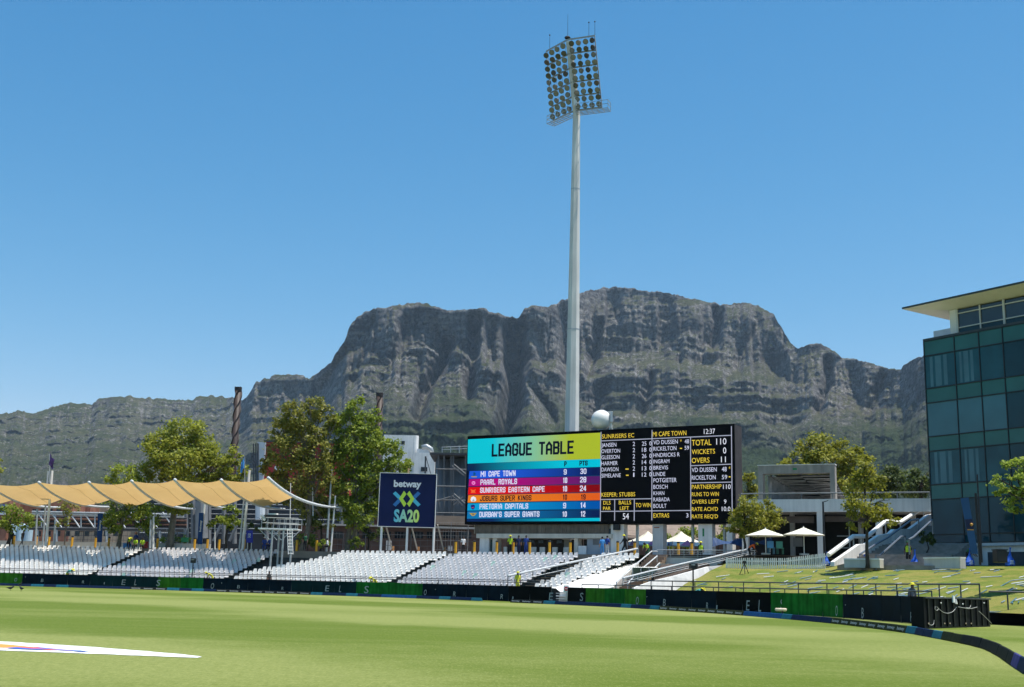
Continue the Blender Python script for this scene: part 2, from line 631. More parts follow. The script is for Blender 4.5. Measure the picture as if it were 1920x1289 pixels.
    ff = rng(zz, 440, 270)
    dist = rng(sp.outputs[0], -700, -350)
    ff = math_('MULTIPLY', ff, math_('ADD', math_('MULTIPLY', dist, .75), .25))
    surf = mixc(ff, surf, forest)
    L(surf, b.inputs['Base Color'])
    bp = nt.nodes.new('ShaderNodeBump')
    bp.inputs['Strength'].default_value = 1.0
    bp.inputs['Distance'].default_value = 9.0
    L(math_('ADD', fine, noise(.11, 5, (1.6, 1.6, .22), .7)), bp.inputs['Height'])
    L(bp.outputs[0], b.inputs['Normal'])
    me.materials.append(m)
build_mountain()

# ------------------------------------------------------------------ ground and playing field
gm = mat('dry_ground', (.09, .085, .06), .95, .35, .05)
mb = MB()
mb.add([(-9000, -3000, -.30), (9000, -3000, -.30), (9000, 9000, -.30), (-9000, 9000, -.30)], [(0, 1, 2, 3)])
struct('ground', mb, gm)

def grass_mat(name, stripes):
    m = bpy.data.materials.new(name)
    m.use_nodes = True
    nt = m.node_tree
    L = nt.links.new
    b = nt.nodes['Principled BSDF']
    b.inputs['Roughness'].default_value = 0.75
    b.inputs['Specular IOR Level'].default_value = 0.08
    ge = nt.nodes.new('ShaderNodeNewGeometry')
    def tex(scale, det=4, mp=None, rough=.6):
        n = nt.nodes.new('ShaderNodeTexNoise')
        n.inputs['Scale'].default_value = scale
        n.inputs['Detail'].default_value = det
        n.inputs['Roughness'].default_value = rough
        src = ge.outputs['Position']
        if mp:
            q = nt.nodes.new('ShaderNodeMapping')
            q.inputs['Scale'].default_value = mp[0]
            q.inputs['Rotation'].default_value = (0, 0, mp[1])
            L(src, q.inputs['Vector'])
            src = q.outputs[0]
        L(src, n.inputs['Vector'])
        return n.outputs[0]
    def M(op, a, bb, c=None):
        n = nt.nodes.new('ShaderNodeMath')
        n.operation = op
        for i, q in enumerate((a, bb, c)):
            if q is None: continue
            if isinstance(q, (int, float)):
                n.inputs[i].default_value = q
            else:
                L(q, n.inputs[i])
        return n.outputs[0]
    def rng(x, a, bb, c=0., d=1.):
        n = nt.nodes.new('ShaderNodeMapRange')
        n.interpolation_type = 'SMOOTHSTEP'
        n.inputs[1].default_value, n.inputs[2].default_value = a, bb
        n.inputs[3].default_value, n.inputs[4].default_value = c, d
        L(x, n.inputs[0])
        return n.outputs[0]
    def mixc(f, a, bb):
        n = nt.nodes.new('ShaderNodeMix')
        n.data_type = 'RGBA'
        if isinstance(f, float): n.inputs[0].default_value = f
        else: L(f, n.inputs[0])
        for i, q in ((6, a), (7, bb)):
            if isinstance(q, tuple): n.inputs[i].default_value = (*q, 1)
            else: L(q, n.inputs[i])
        return n.outputs[2]
    fine = tex(30, 7, None, .8)
    mid = tex(1.3, 5)
    big = tex(.12, 4)
    streak = tex(.9, 5, ((.10, 1.6, 1.0), R_(8)))
    if stripes:
        sep = nt.nodes.new('ShaderNodeSeparateXYZ')
        L(ge.outputs['Position'], sep.inputs[0])
        def stripe(ang, half, ph, soft, wob):
            d = M('ADD', M('MULTIPLY', sep.outputs[0], math.sin(ang)), M('MULTIPLY', sep.outputs[1], math.cos(ang)))
            d = M('ADD', d, M('MULTIPLY', M('SUBTRACT', tex(.35, 3), .5), wob))
            s = M('SINE', M('ADD', M('MULTIPLY', d, math.pi / half), ph), 0)
            return rng(s, -soft, soft)
        s1 = stripe(R_(-6), 9.6, 1.25, .8, 3.2)
        s2 = stripe(R_(48), 12.0, .6, .7, 3.0)
        s3 = stripe(R_(-4), 2.3, .3, .9, .5)
        st = M('ADD', M('MULTIPLY', s1, .40), M('ADD', M('MULTIPLY', s2, .55), M('MULTIPLY', s3, .05)))
        st = M('ADD', st, M('ADD', M('MULTIPLY', M('SUBTRACT', big, .5), .55), M('MULTIPLY', M('SUBTRACT', mid, .5), .30)))
        c = mixc(rng(st, .18, .80), (.100, .152, .010), (.305, .328, .105))
        c = mixc(M('MULTIPLY', rng(streak, .45, .75), .30), c, (.300, .318, .105))
    else:
        c = mixc(rng(mid, .3, .7), (.100, .155, .018), (.180, .205, .036))
        c = mixc(M('MULTIPLY', rng(tex(.6, 5), .40, .60), .80), c, (.34, .265, .080))
    c = mixc(M('MULTIPLY', rng(fine, .36, .64), .62), c, (.066, .098, .010))
    blade = tex(1.0, 5, ((24, 3.4, 1.0), R_(7)), .8)
    c = mixc(M('MULTIPLY', rng(blade, .50, .66), .34), c, (.092, .130, .014))
    c = mixc(M('MULTIPLY', rng(blade, .50, .36), .26), c, (.40, .41, .16))
    c = mixc(M('MULTIPLY', rng(tex(7, 5, None, .8), .40, .62), .38), c, (.085, .125, .012))
    c = mixc(M('MULTIPLY', rng(tex(60, 3), .52, .75), .5), c, (.40, .40, .15))
    L(c, b.inputs['Base Color'])
    bp = nt.nodes.new('ShaderNodeBump')
    bp.inputs['Strength'].default_value = 0.55
    bp.inputs['Distance'].default_value = 0.03
    L(fine, bp.inputs['Height'])
    L(bp.outputs[0], b.inputs['Normal'])
    return m
FIELD = grass_mat('mown_outfield_grass', True)
BANK = grass_mat('dry_lawn_grass', False)
mb = MB()
mb.add([(-140, -30, 0), (90, -30, 0), (90, 135, 0), (-140, 135, 0)], [(0, 1, 2, 3)])
struct('playing_field', mb, FIELD)

# boundary lines
CUSH = [(-75, 115.5), (-62, 113.8), (-50, 112.6), (-38, 110.5), (-24, 106.2), (-12.2, 99.8), (-4.5, 93.8), (.4, 87.6), (6.8, 78.4), (10.7, 67.9), (12.6, 58.8), (13.6, 49.6), (13.35, 40.5),
        (12.85, 36.1), (12.25, 32.2), (11.7, 29.3), (10.75, 26.1), (9.85, 23.4), (8.9, 20.6), (8.2, 18.2), (7.9, 15.6)]
def spline(pts, n=12):
    P = [np.array(p, float) for p in pts]
    P = [2 * P[0] - P[1]] + P + [2 * P[-1] - P[-2]]
    out = []
    for i in range(1, len(P) - 2):
        for k in range(n):
            t = k / n
            out.append(.5 * ((2 * P[i]) + (-P[i - 1] + P[i + 1]) * t + (2 * P[i - 1] - 5 * P[i] + 4 * P[i + 1] - P[i + 2]) * t * t + (-P[i - 1] + 3 * P[i] - 3 * P[i + 1] + P[i + 2]) * t ** 3))
    out.append(P[-2])
    return np.array(out)
def walk(path, step, start=0.0):
    seg = np.hypot(*np.diff(path[:, :2], axis=0).T)
    s = np.concatenate([[0], np.cumsum(seg)])
    d = np.arange(start, s[-1], step)
    return np.stack([np.interp(d, s, path[:, i]) for i in range(path.shape[1])], 1)
FENCE_A = spline([(-80, 118.8), (-62, 116.6), (-50, 115.4), (-37, 112.8), (-23.5, 108.6), (-11.6, 102.2), (-3.6, 96.4), (1.2, 91.6), (3.4, 89.0)])
FENCE_B = spline([(4.55, 87.2), (9.0, 79.4), (13.2, 72.0), (16.6, 65.6), (17.8, 59), (18.15, 53.2), (18.25, 51.6)])

# seating terrace geometry
FRONT = np.array([(-74, 121.0), (-58, 119.0), (-42.4, 116.1), (-26.7, 111.3), (-10.8, 103.9), (.2, 97.0), (4.8, 93.9)])
NANG = np.radians([9, 11, 15, 21, 28, 33, 34])
ROWS, TREAD, RISE, Z0 = 13, 0.75, 0.225, 0.70
FS = np.concatenate([[0], np.cumsum(np.hypot(*np.diff(FRONT, axis=0).T))])
def stand_pt(s, d):
    """s along the front line, d metres back"""
    a = np.interp(s, FS, NANG)
    x, y = np.interp(s, FS, FRONT[:, 0]), np.interp(s, FS, FRONT[:, 1])
    return np.array([x + d * math.sin(a), y + d * math.cos(a)]), a
ZB = Z0 + (ROWS - 1) * RISE + .02   # level at the top of the grass bank
ZC = ZB + .65                        # concourse level behind the seats
conc = mat('terrace_concrete', (.16, .155, .145), .9, .25, 1.2)
dark = mat('terrace_dark_paint', (.05, .055, .055), .9, .3, 1.5)
SG = np.linspace(0, FS[-1], 60)
mb = MB()
for r in range(ROWS):
    z = Z0 + r * RISE
    a0, a1 = [stand_pt(s, r * TREAD - .25)[0] for s in SG], [stand_pt(s, (r + 1) * TREAD - .25)[0] for s in SG]
    for i in range(len(SG) - 1):
        mb.add([(*a0[i], z - RISE if r else 0), (*a0[i + 1], z - RISE if r else 0), (*a0[i + 1], z), (*a0[i], z), (*a1[i + 1], z), (*a1[i], z)], [(0, 1, 2, 3), (3, 2, 4, 5)])
struct('seating_terrace', mb, dark)
# walkway in front of the seats and concourse behind
pave = mat('concourse_paving', (.24, .215, .18), .9, .2, .8)
mb = MB()
bk = [stand_pt(s, ROWS * TREAD - .25)[0] for s in SG]
for i in range(len(SG) - 1):
    mb.add([(*bk[i], ZC), (*bk[i + 1], ZC), (bk[i + 1][0] * 2.2, 420, ZC), (bk[i][0] * 2.2, 420, ZC)], [(0, 1, 2, 3)])
e = bk[-1]
mb.add([(*e, ZC), (14.0, 99.0, ZC), (18.6, 95.2, ZC), (22.5, 92.6, ZC), (25.0, 95.5, ZC), (30, 100, ZC), (70, 104, ZC), (200, 420, ZC), (e[0] * 2.2, 420, ZC)], [(0, 1, 2, 3, 4, 5, 6, 7, 8)])
for i in range(len(SG) - 1):
    mb.add([(*bk[i], ZB - .1), (*bk[i + 1], ZB - .1), (*bk[i + 1], ZC), (*bk[i], ZC)], [(0, 1, 2, 3)])
struct('concourse', mb, pave)
mb = MB()
mb.add([(16.5, 92.6, ZB - .11), (24.5, 88.0, ZB - .11), (29, 83, ZB - .11), (33, 77.5, ZB - .11), (44, 62, ZB - .11), (80, 60, ZB - .11), (80, 112, ZB - .11), (20, 112, ZB - .11)], [(0, 1, 2, 3, 4, 5, 6, 7)])
struct('lower_apron', mb, pave)
mb = MB()
fpath = np.concatenate([FENCE_A, FENCE_B])
for i in range(len(FENCE_A) - 1):
    p, q = FENCE_A[i], FENCE_A[i + 1]
    mb.add([(p[0], p[1] + .3, .03), (q[0], q[1] + .3, .03), (q[0] + 3, q[1] + 9, .03), (p[0] + 3, p[1] + 9, .03)], [(0, 1, 2, 3)])
for i in range(len(FENCE_B) - 1):
    p, q = FENCE_B[i], FENCE_B[i + 1]
    mb.add([(p[0] + .2, p[1] + .2, .03), (q[0] + .2, q[1] + .2, .03), (q[0] + 4, q[1] + 3, .03), (p[0] + 4, p[1] + 3, .03)], [(0, 1, 2, 3)])
struct('perimeter_walkway', mb, conc)
# grass bank
def bank_z(u, v):
    return .55 + (ZB - .65) * (v ** .85)
BF = spline([(10.9, 82.2), (14.2, 76.2), (17.5, 68.5), (20.5, 61.5), (22.5, 55), (26, 46), (30, 40)], 8)
BB = spline([(17.1, 92.2), (20.5, 90.6), (24.5, 88), (29, 83), (33, 77.5), (38, 70), (44, 62)], 8)
mb = MB()
nb, mbk = len(BF), 26
for i in range(nb):
    for j in range(mbk):
        t = j / (mbk - 1)
        x, y = BF[i] * (1 - t) + BB[i] * t
        mb.v.append((x, y, bank_z(i, t) + .05 * math.sin(x * 1.3 + y * .7) * math.sin(t * 3.14)))
for i in range(nb - 1):
    for j in range(mbk - 1):
        mb.f.append((i * mbk + j, (i + 1) * mbk + j, (i + 1) * mbk + j + 1, i * mbk + j + 1))
bank = struct('grass_bank', mb, BANK)
for i in range(nb - 1):
    pass
BVH = None
def on_bank(px, py):
    """pixel ray meets the grass bank"""
    global BVH
    from mathutils.bvhtree import BVHTree
    if BVH is None:
        BVH = BVHTree.FromPolygons([Vector(v) for v in mb_bank.v], mb_bank.f)
    h = BVH.ray_cast(Vector(CAM), Vector(ray(px, py)))
    return None if h[0] is None else np.array(h[0])
mb_bank = mb

# ================================================================== THE GROUND: fence, cushions, rails, seats
white = mat('white_paint', (.84, .83, .80), .5, .08, 1.5, streak=.12)
whitewall = mat('white_plaster', (.82, .80, .76), .8, .10, .7, streak=.18)
greywall = mat('grey_render', (.54, .535, .525), .85, .12, .6, streak=.12)
cream = mat('cream_plaster', (.62, .58, .50), .8, .12, .8, streak=.15)
steel = mat('galvanised_steel', (.42, .44, .45), .45, .15, 3, metal=.55)
darksteel = mat('dark_steel_rail', (.055, .06, .065), .5, .25, 4)
blackm = mat('black_plastic', (.012, .012, .014), .45, .3, 3)
fence_teal = mat('fence_dark_teal', (.003, .022, .028), .55, .25, 1.1, streak=.25, spec=.03)
fence_navy = mat('fence_navy', (.002, .010, .022), .55, .3, 1.1, streak=.25, spec=.03)
fence_black = mat('fence_black', (.003, .004, .006), .55, .3, 1.1, streak=.2, spec=.03)
fence_green = mat('fence_green', (.012, .150, .022), .55, .28, 1.6, streak=.45, spec=.03)
fence_lime = mat('fence_leaf_green', (.040, .170, .014), .55, .28, 1.6, streak=.45, spec=.03)
letterm = mat('fence_letter_grey', (.30, .34, .38), .7, .2, 3)

FH = 1.19
GREEN = [(-40, 36), (292, 398), (683, 800), (1088, 1200), (1462, 1590)]
def fence_run(path, label, letters):
    root = thing('boundary_fence', label, 'fence', (*path[0], 0))
    pts = walk(path, 2.4)
    pts = np.concatenate([pts, path[-1:]])
    for i in range(len(pts) - 1):
        p, q = pts[i], pts[i + 1]
        mid = (p + q) / 2
        px = PX((mid[0], mid[1], .7))[0]
        m = fence_teal
        for a, b in GREEN:
            if a < px < b:
                m = fence_green if random.random() < .7 else fence_lime
            elif b <= px < b + 140:
                m = fence_navy
            elif a - 110 < px <= a:
                m = fence_black if px > 900 else fence_teal
        if 962 < px < 1045:
            m = fence_black
        mb = MB()
        d = (q - p) / np.linalg.norm(q - p)
        t = .012 * random.uniform(-1, 1)
        n = np.array([d[1], -d[0]])
        a, b = p + d * .008 + n * t, q - d * .008 + n * t
        hh = FH + random.uniform(-.012, .012)
        mb.bar((a[0], a[1], hh / 2 + .01), (b[0], b[1], hh / 2 + .01), .05, hh)
        part('panel', mb, m, root)
        mb = MB()
        mb.bar((p[0], p[1], 0), (p[0] - n[0] * .05, p[1] - n[1] * .05, FH - .02), .07)
        part('post', mb, darksteel, root)
    # scattered lettering on the boards: (char, px x, px y bottom, px height)
    for ch, x, yb, h, wd in letters:
        k = int(np.argmin([abs(PX((c[0], c[1], .5))[0] - x) for c in path]))
        k = min(max(k, 1), len(path) - 2)
        A, B = path[k - 1], path[k + 1]
        P = ONPL(x, yb, (*A, 0), (*B, 0))
        Q = ONPL(x + wd, yb, (*A, 0), (*B, 0))
        T = ONPL(x, yb - h, (*A, 0), (*B, 0))
        eu = Q - P
        eu[2] = 0
        width = np.linalg.norm(eu)
        eu /= width
        en = np.array([eu[1], -eu[0], 0])
        text_on(ch, P, eu, (0, 0, 1), en, width, T[2] - P[2], letterm, root, bold=.0, lift=.05, slant=.12)
    return root
LA = []
for ch, x, yb, h, wd in (('O', 27, 1090.5, 6.5, 5), ("'", 47, 1084.6, 3, 1.5), ('B', 77, 1091.5, 6, 4.5), ('R', 154, 1094, 5, 4.5), ('I', 195, 1096, 4, 1.5), ('E', 228, 1097, 10, 7), ('L', 252, 1097.5, 11, 4), ('S', 293, 1098.6, 11, 7),
                         ('O', 395, 1104, 10, 6), ("'", 415, 1097, 4, 1.5), ('B', 445, 1103.5, 6, 5), ('R', 528, 1106.5, 6, 4), ('E', 610, 1109, 11, 7), ('L', 636, 1110.5, 12, 4), ('S', 683, 1112.3, 13, 8),
                         ('O', 795, 1116, 10, 5), ("'", 816, 1109, 4, 1.5), ('R', 850, 1118.5, 9, 5), ('R', 939, 1123.5, 9, 5), ('I', 961, 1125, 6, 2), ('E', 1030, 1125.5, 14, 7)):
    LA.append((ch, x, yb, h, wd))
LB = [('S', 1088, 1127, 15, 6), ('O', 1193, 1133.5, 14, 5), ("'", 1213, 1123, 4, 1.5), ('B', 1244, 1136.5, 13, 5), ('R', 1325, 1142, 12, 4), ('I', 1344, 1143, 8, 2), ('E', 1400, 1145, 19, 6), ('L', 1423, 1147, 22, 5),
      ('S', 1464, 1142, 18, 6), ('O', 1568, 1155, 19, 4), ("'", 1586, 1139, 5, 1.5), ('B', 1617, 1159, 19, 4), ('R', 1709, 1166, 18, 4)]
fence_run(FENCE_A, 'long dark green boundary fence below the white seats', LA)
fence_run(FENCE_B, 'dark boundary fence with green sections below the grass bank', LB)

# ------------------------------------------------------------------ boundary cushions
cblack = mat('cushion_black', (.016, .018, .018), .6, .25, 6, spec=.03)
colive = mat('cushion_olive', (.030, .036, .014), .6, .3, 6, spec=.03)
cnavy = mat('cushion_navy', (.010, .022, .060), .6, .25, 6, spec=.03)
cblue = mat('cushion_blue', (.014, .070, .200), .6, .2, 6, spec=.03)
ccyan = mat('cushion_cyan', (.022, .125, .185), .6, .2, 6, spec=.03)
cpurple = mat('cushion_purple', (.060, .055, .20), .6, .2, 6, spec=.03)
cprint = mat('cushion_print', (.42, .44, .44), .7, .15, 8)
cpath = spline(CUSH, 16)
CL, CHT = 1.28, .235
cp = walk(cpath, CL)
CMESH = {}
def cushion_mesh(m):
    """triangular foam wedge, 1 m along x, face towards -y"""
    if m.name not in CMESH:
        mb = MB()
        sec = [(-.095, 0.0), (-.10, .03), (-.03, CHT - .015), (-.005, CHT), (.025, CHT - .015), (.10, .03), (.095, 0)]
        n = len(sec)
        xsn = (0, .015, .5, .985, 1.0)
        for j, x in enumerate(xsn):
            k = .93 if j in (0, 4) else 1.0
            for a, b in sec:
                mb.v.append((x, a * k, b * k))
        for j in range(4):
            for i in range(n - 1):
                mb.f.append((j * n + i, (j + 1) * n + i, (j + 1) * n + i + 1, j * n + i + 1))
        mb.f.append(tuple(range(n)))
        mb.f.append(tuple(4 * n + i for i in range(n - 1, -1, -1)))
        me = mb.mesh('boundary_cushion')
        fixn(me)
        me.materials.append(m)
        me.polygons.foreach_set('use_smooth', [False] * len(me.polygons))
        CMESH[m.name] = me
    return CMESH[m.name]
def cush_kind(px):
    for a, b, m, t in ((1388, 1470, cblue, ''), (1470, 1482, ccyan, ''), (707, 792, cblue, ''), (1236, 1388, colive, 'betway'), (1568, 1708, colive, 'betway'), (962, 1018, cblack, 'betway'), (240, 312, cblack, 'betway'),
                       (330, 332, ccyan, ''), (1515, 1532, ccyan, ''), (1708, 1726, ccyan, ''), (1757, 1776, ccyan, ''), (64, 85, ccyan, ''), (116, 137, ccyan, ''), (312, 334, ccyan, ''), (367, 390, ccyan, ''), (582, 605, ccyan, ''),
                       (645, 668, ccyan, ''), (827, 846, ccyan, ''), (878, 900, ccyan, ''), (1018, 1036, ccyan, ''), (1166, 1184, ccyan, ''), (1216, 1232, ccyan, ''), (640, 700, cnavy, ''), (1776, 1815, colive, ''),
                       (1815, 1895, cblack, ''), (1895, 1906, cblack, ''), (1906, 1914, cpurple, ''), (1914, 1990, cnavy, ''), (0, 60, cnavy, ''), (400, 580, cblack, 'betway'), (1536, 1568, cnavy, 'x')):
        if a <= px < b:
            return m, t
    return (cnavy, 'x')
CNAME = {cblue.name: ('plain mid blue', 'blue boundary cushions'), ccyan.name: ('plain light blue', 'light blue boundary cushions'), colive.name: ('olive black', 'olive black boundary cushions'), cblack.name: ('black', 'black boundary cushions'),
         cnavy.name: ('dark navy', 'dark navy boundary cushions'), cpurple.name: ('purple', 'purple boundary cushions')}
bt_co, bt_f = textmesh('betway', .012)
PRM = {}
def print_mesh(txt):
    if txt not in PRM:
        mb = MB()
        if txt == 'betway':
            co, fs = bt_co, bt_f
            x0, x1 = co[:, 0].min(), co[:, 0].max()
            t = .04 + (co[:, 1] + .15) * .15
            X = .14 + (co[:, 0] - x0) / (x1 - x0) * .72
        # face slopes from (-.215,.03) to (-.04,CHT-.015)
        tt = np.clip((co[:, 1] + .28) / 1.25, 0, 1)
        Yv = -.10 + tt * .07 - .004
        Zv = .03 + tt * (CHT - .045) + .003
        mb.add(np.stack([X, Yv, Zv], 1), fs)
        me = mb.mesh('print')
        me.materials.append(cprint)
        PRM[txt] = me
    return PRM[txt]
KC = {}
def nth(n):
    return f"{n}{'th' if 10 <= n % 100 <= 20 else {1: 'st', 2: 'nd', 3: 'rd'}.get(n % 10, 'th')}"
for i in range(len(cp) - 1):
    p, q = cp[i], cp[i + 1]
    px = PX(((p[0] + q[0]) / 2, (p[1] + q[1]) / 2, .1))[0]
    if px < -30 or px > 1990 or 903 < px < 957:
        continue
    if p[1] < 15:
        continue
    m, t = cush_kind(px)
    nm, gr = CNAME[m.name]
    KC[(nm, t == 'betway')] = KC.get((nm, t == 'betway'), 0) + 1
    lb = f'{nm} triangular foam boundary cushion' + (' printed betway' if t == 'betway' else '') + f', {nth(KC[(nm, t == "betway")])} such cushion from the left'
    o = bpy.data.objects.new('boundary_cushion', cushion_mesh(m))
    COL.objects.link(o)
    o.location = (p[0], p[1], .004)
    o.rotation_euler = (0, 0, math.atan2(q[1] - p[1], q[0] - p[0]) + random.uniform(-.012, .012))
    ln = np.hypot(*(q - p))
    o.scale = (ln * .995, 1, 1 + random.uniform(-.03, .03))
    tag(o, lb, 'cushion', gr)
    if t == 'betway':
        c = bpy.data.objects.new('print', print_mesh('betway'))
        COL.objects.link(c)
        c.parent = o

# ------------------------------------------------------------------ rails along the fence
def railing(path, z0, ztop, step, m, label, rails=(1.0,), rad=.028, group=None, name='railing', midz=None):
    """path: (n,2) or (n,3) with its own base height"""
    P = np.array(path, float)
    if P.shape[1] == 2:
        P = np.concatenate([P, np.full((len(P), 1), z0)], 1)
    root = thing(name, label, 'railing', P[0], group)
    pts = walk(P, step)
    if np.linalg.norm(pts[-1] - P[-1]) > step * .3:
        pts = np.concatenate([pts, P[-1:]])
    h = ztop - z0
    for p in pts:
        mb = MB()
        mb.tube([p, (p[0], p[1], p[2] + h)], rad, 6)
        part('post', mb, m, root)
    dense = walk(P, max(step / 2, .5))
    dense = np.concatenate([dense, P[-1:]])
    for rr in rails:
        mb = MB()
        mb.tube([(a[0], a[1], a[2] + h * rr) for a in dense], rad * (1.25 if rr == 1.0 else .8), 6)
        part('rail', mb, m, root)
    return root
def offset(path, d):
    t = np.gradient(path, axis=0)
    t /= np.linalg.norm(t, axis=1)[:, None]
    n = np.stack([-t[:, 1], t[:, 0]], 1)
    return path + n * d
railing(offset(FENCE_A[6:-4], .25), 0, 1.47, 2.3, darksteel, 'low dark steel crowd rail directly above the fence below the seats', rad=.022)
railing(offset(FENCE_A[6:-9], 1.9), 0, 1.62, 3.6, darksteel, 'taller dark steel crowd rail running before the front row of seats', rad=.024)
railing(offset(FENCE_B[2:], .25), 0, 1.42, 2.1, darksteel, 'low dark steel rail directly above the fence below the grass bank', rad=.028)
railing(offset(FENCE_B[6:], 2.4), .1, 1.78, 2.4, darksteel, 'taller dark steel rail along the foot of the grass bank', rad=.032)

# ------------------------------------------------------------------ seats
seatA = mat('seat_white_plastic', (.78, .75, .70), .42, .10, .9, spec=.5, island=.07)
seatB = mat('seat_pale_grey_plastic', (.62, .595, .585), .42, .10, .9, spec=.5, island=.07)
seatG = mat('seat_mint_green_plastic', (.46, .62, .53), .42, .10, .9)
def seat_geo():
    mb = MB()
    w_ = .205
    # bucket shell: profile of (y, z) from front lip to top of back, seat faces -y
    prof = [(-.22, .36), (-.23, .41), (-.05, .405), (.12, .42), (.18, .50), (.225, .66), (.265, .80), (.29, .81), (.285, .70), (.235, .42), (.16, .375), (-.2, .36)]
    n = len(prof)
    for x0_, k in ((-w_, 0), (-w_ * .8, 1), (w_ * .8, 1), (w_, 0)):
        for (a, b) in prof:
            bb = b
            x = x0_ * (1.0 if b < .6 else .82)
            if not k:
                bb = b - (.05 if b > .75 else 0)
                a = a - .035 if a > -.1 else a
            mb.v.append((x, a, bb))
    for j in range(3):
        for i in range(n):
            i2 = (i + 1) % n
            mb.f.append((j * n + i, (j + 1) * n + i, (j + 1) * n + i2, j * n + i2))
    mb.f.append(tuple(range(n)))
    mb.f.append(tuple(3 * n + i for i in range(n - 1, -1, -1)))
    return mb
SGEO = seat_geo()
LGEO = MB()
LGEO.box((0, .02, .19), (.05, .10, .38))
LGEO.box((0, .0, .02), (.12, .28, .04))
def seat_mesh(m, nm):
    me = SGEO.mesh(nm)
    fixn(me)
    me.materials.append(m)
    return me
SM = {'A': seat_mesh(seatA, 'seat_white'), 'B': seat_mesh(seatB, 'seat_grey'), 'G': seat_mesh(seatG, 'seat_green')}
LEGM = LGEO.mesh('pedestal')
fixn(LEGM)
LEGM.materials.append(mat('seat_bracket_dark', (.02, .045, .04), .5, .2, 4))
# blocks: s range on the front line by picture column at the front and back row
BLOCKS = [('far left block', 'A', (-60, -60), (160, 268)), ('block left of the camera scaffold', 'B', (176, 284), (421, 520)),
          ('block under the betway billboard', 'A', (432, 640), (722, 834)), ('block below the big screen', 'B', (738, 850), (966, 1082)), ('narrow block by the white rail', 'A', (1004, 1120), (1046, 1199))]
PITCH_ = .535
allseats = []
for bi, (bn, mk, lft, rgt) in enumerate(BLOCKS):
    for r in range(ROWS):
        t = r / (ROWS - 1)
        l, g = lft[0] + (lft[1] - lft[0]) * t, rgt[0] + (rgt[1] - rgt[0]) * t
        if bi == 2:
            l = np.interp(t, [0, .25, .45, .62, .75, 1.0], [432, 470, 520, 575, 590, 640])
        cnt = 0
        for s in np.arange(.2, FS[-1] + 12, PITCH_):
            if s <= FS[-1]:
                p, a = stand_pt(s, r * TREAD + .12)
            else:
                a = NANG[-1]
                p = FRONT[-1] + (s - FS[-1]) * np.array([math.cos(a), -math.sin(a)]) + (r * TREAD + .12) * np.array([math.sin(a), math.cos(a)])
            z = Z0 + r * RISE
            px = PX((p[0], p[1], z + .5))[0]
            if l <= px <= g and px > -25:
                k = mk
                if random.random() < .012 and bi in (1, 3, 4): k = 'G'
                cnt += 1
                allseats.append((bi, r, p[0], p[1], z, a, k, math.hypot(p[0], p[1]), cnt))
allseats.sort(key=lambda q: q[7])
ORD = ['front', 'second', 'third', 'fourth', 'fifth', 'sixth', 'seventh', 'eighth', 'ninth', 'tenth', 'eleventh', 'twelfth', 'back']
for q in allseats[:300]:
    bi, r, x, y, z, a, k, _, cn = q
    o = bpy.data.objects.new('stadium_seat', SM[k])
    COL.objects.link(o)
    o.location = (x, y, z)
    o.rotation_euler = (0, 0, -a + random.uniform(-.03, .03))
    colr = {'A': 'white', 'B': 'pale grey', 'G': 'mint green'}[k]
    tag(o, f'{colr} seat, {nth(cn)} from left, {ORD[r]} row, {BLOCKS[bi][0]}', 'seat', f'seats of the {BLOCKS[bi][0]}')
    l = bpy.data.objects.new('pedestal', LEGM)
    COL.objects.link(l)
    l.parent = o
rest = allseats[300:]
bv = np.array(SGEO.v)
lv = np.array(LGEO.v)
for k, nm, m in (('A', 'white_seating', seatA), ('B', 'grey_seating', seatB), ('G', 'green_seating', seatG)):
    mb = MB()
    lb = MB()
    for bi, r, x, y, z, a, kk, _, _c in rest:
        if kk != k: continue
        a = -a + random.uniform(-.03, .03)
        R2 = np.array([[math.cos(a), -math.sin(a)], [math.sin(a), math.cos(a)]])
        P = bv.copy()
        P[:, :2] = P[:, :2] @ R2.T
        mb.add(P + np.array([x, y, z]), SGEO.f)
        P = lv.copy()
        P[:, :2] = P[:, :2] @ R2.T
        lb.add(P + np.array([x, y, z]), LGEO.f)
    if not mb.v: continue
    me = mb.mesh(nm)
    fixn(me)
    me.materials.append(m)
    o = bpy.data.objects.new(nm, me)
    COL.objects.link(o)
    tag(o, {'A': 'further white plastic seats of the left and middle blocks', 'B': 'further pale grey seats of the left and middle blocks', 'G': 'few mint green seats among the far grey ones'}[k], 'seats', None, 'stuff')
    part('pedestal', lb, LEGM.materials[0], o, kind='stuff')

# brown bench steps between the last two blocks
stepm = mat('weathered_timber_step', (.30, .20, .115), .8, .25, 3)
root = thing('bench_steps', 'flight of brown timber bench steps beside the block below the big screen', 'steps', XAT(990, 97, .6))
for r in range(ROWS):
    t = r / (ROWS - 1)
    sl_, sr_ = 966 + (1082 - 966) * t + 2, min(1004 + (1120 - 1004) * t, 1125)
    zz = Z0 + r * RISE
    P = []
    for s in np.arange(FS[-1] - 12, FS[-1] + 14, .1):
        a = NANG[-1]
        if s <= FS[-1]:
            p, a = stand_pt(s, r * TREAD)
        else:
            p = FRONT[-1] + (s - FS[-1]) * np.array([math.cos(a), -math.sin(a)]) + (r * TREAD) * np.array([math.sin(a), math.cos(a)])
        px = PX((*p, zz))[0]
        if sl_ <= px <= sr_ + 6:
            P.append(p)
    if len(P) > 2:
        mb = MB()
        mb.bar((*P[0], zz + .10), (*P[-1], zz + .10), .42, .06)
        part('tread', mb, stepm, root)
        mb = MB()
        n_ = np.array([math.sin(NANG[-1]), math.cos(NANG[-1])]) * .12
        mb.bar((*(P[0] + n_), zz - .02), (*(P[-1] + n_), zz - .02), .10, .20)
        part('riser', mb, dark, root)

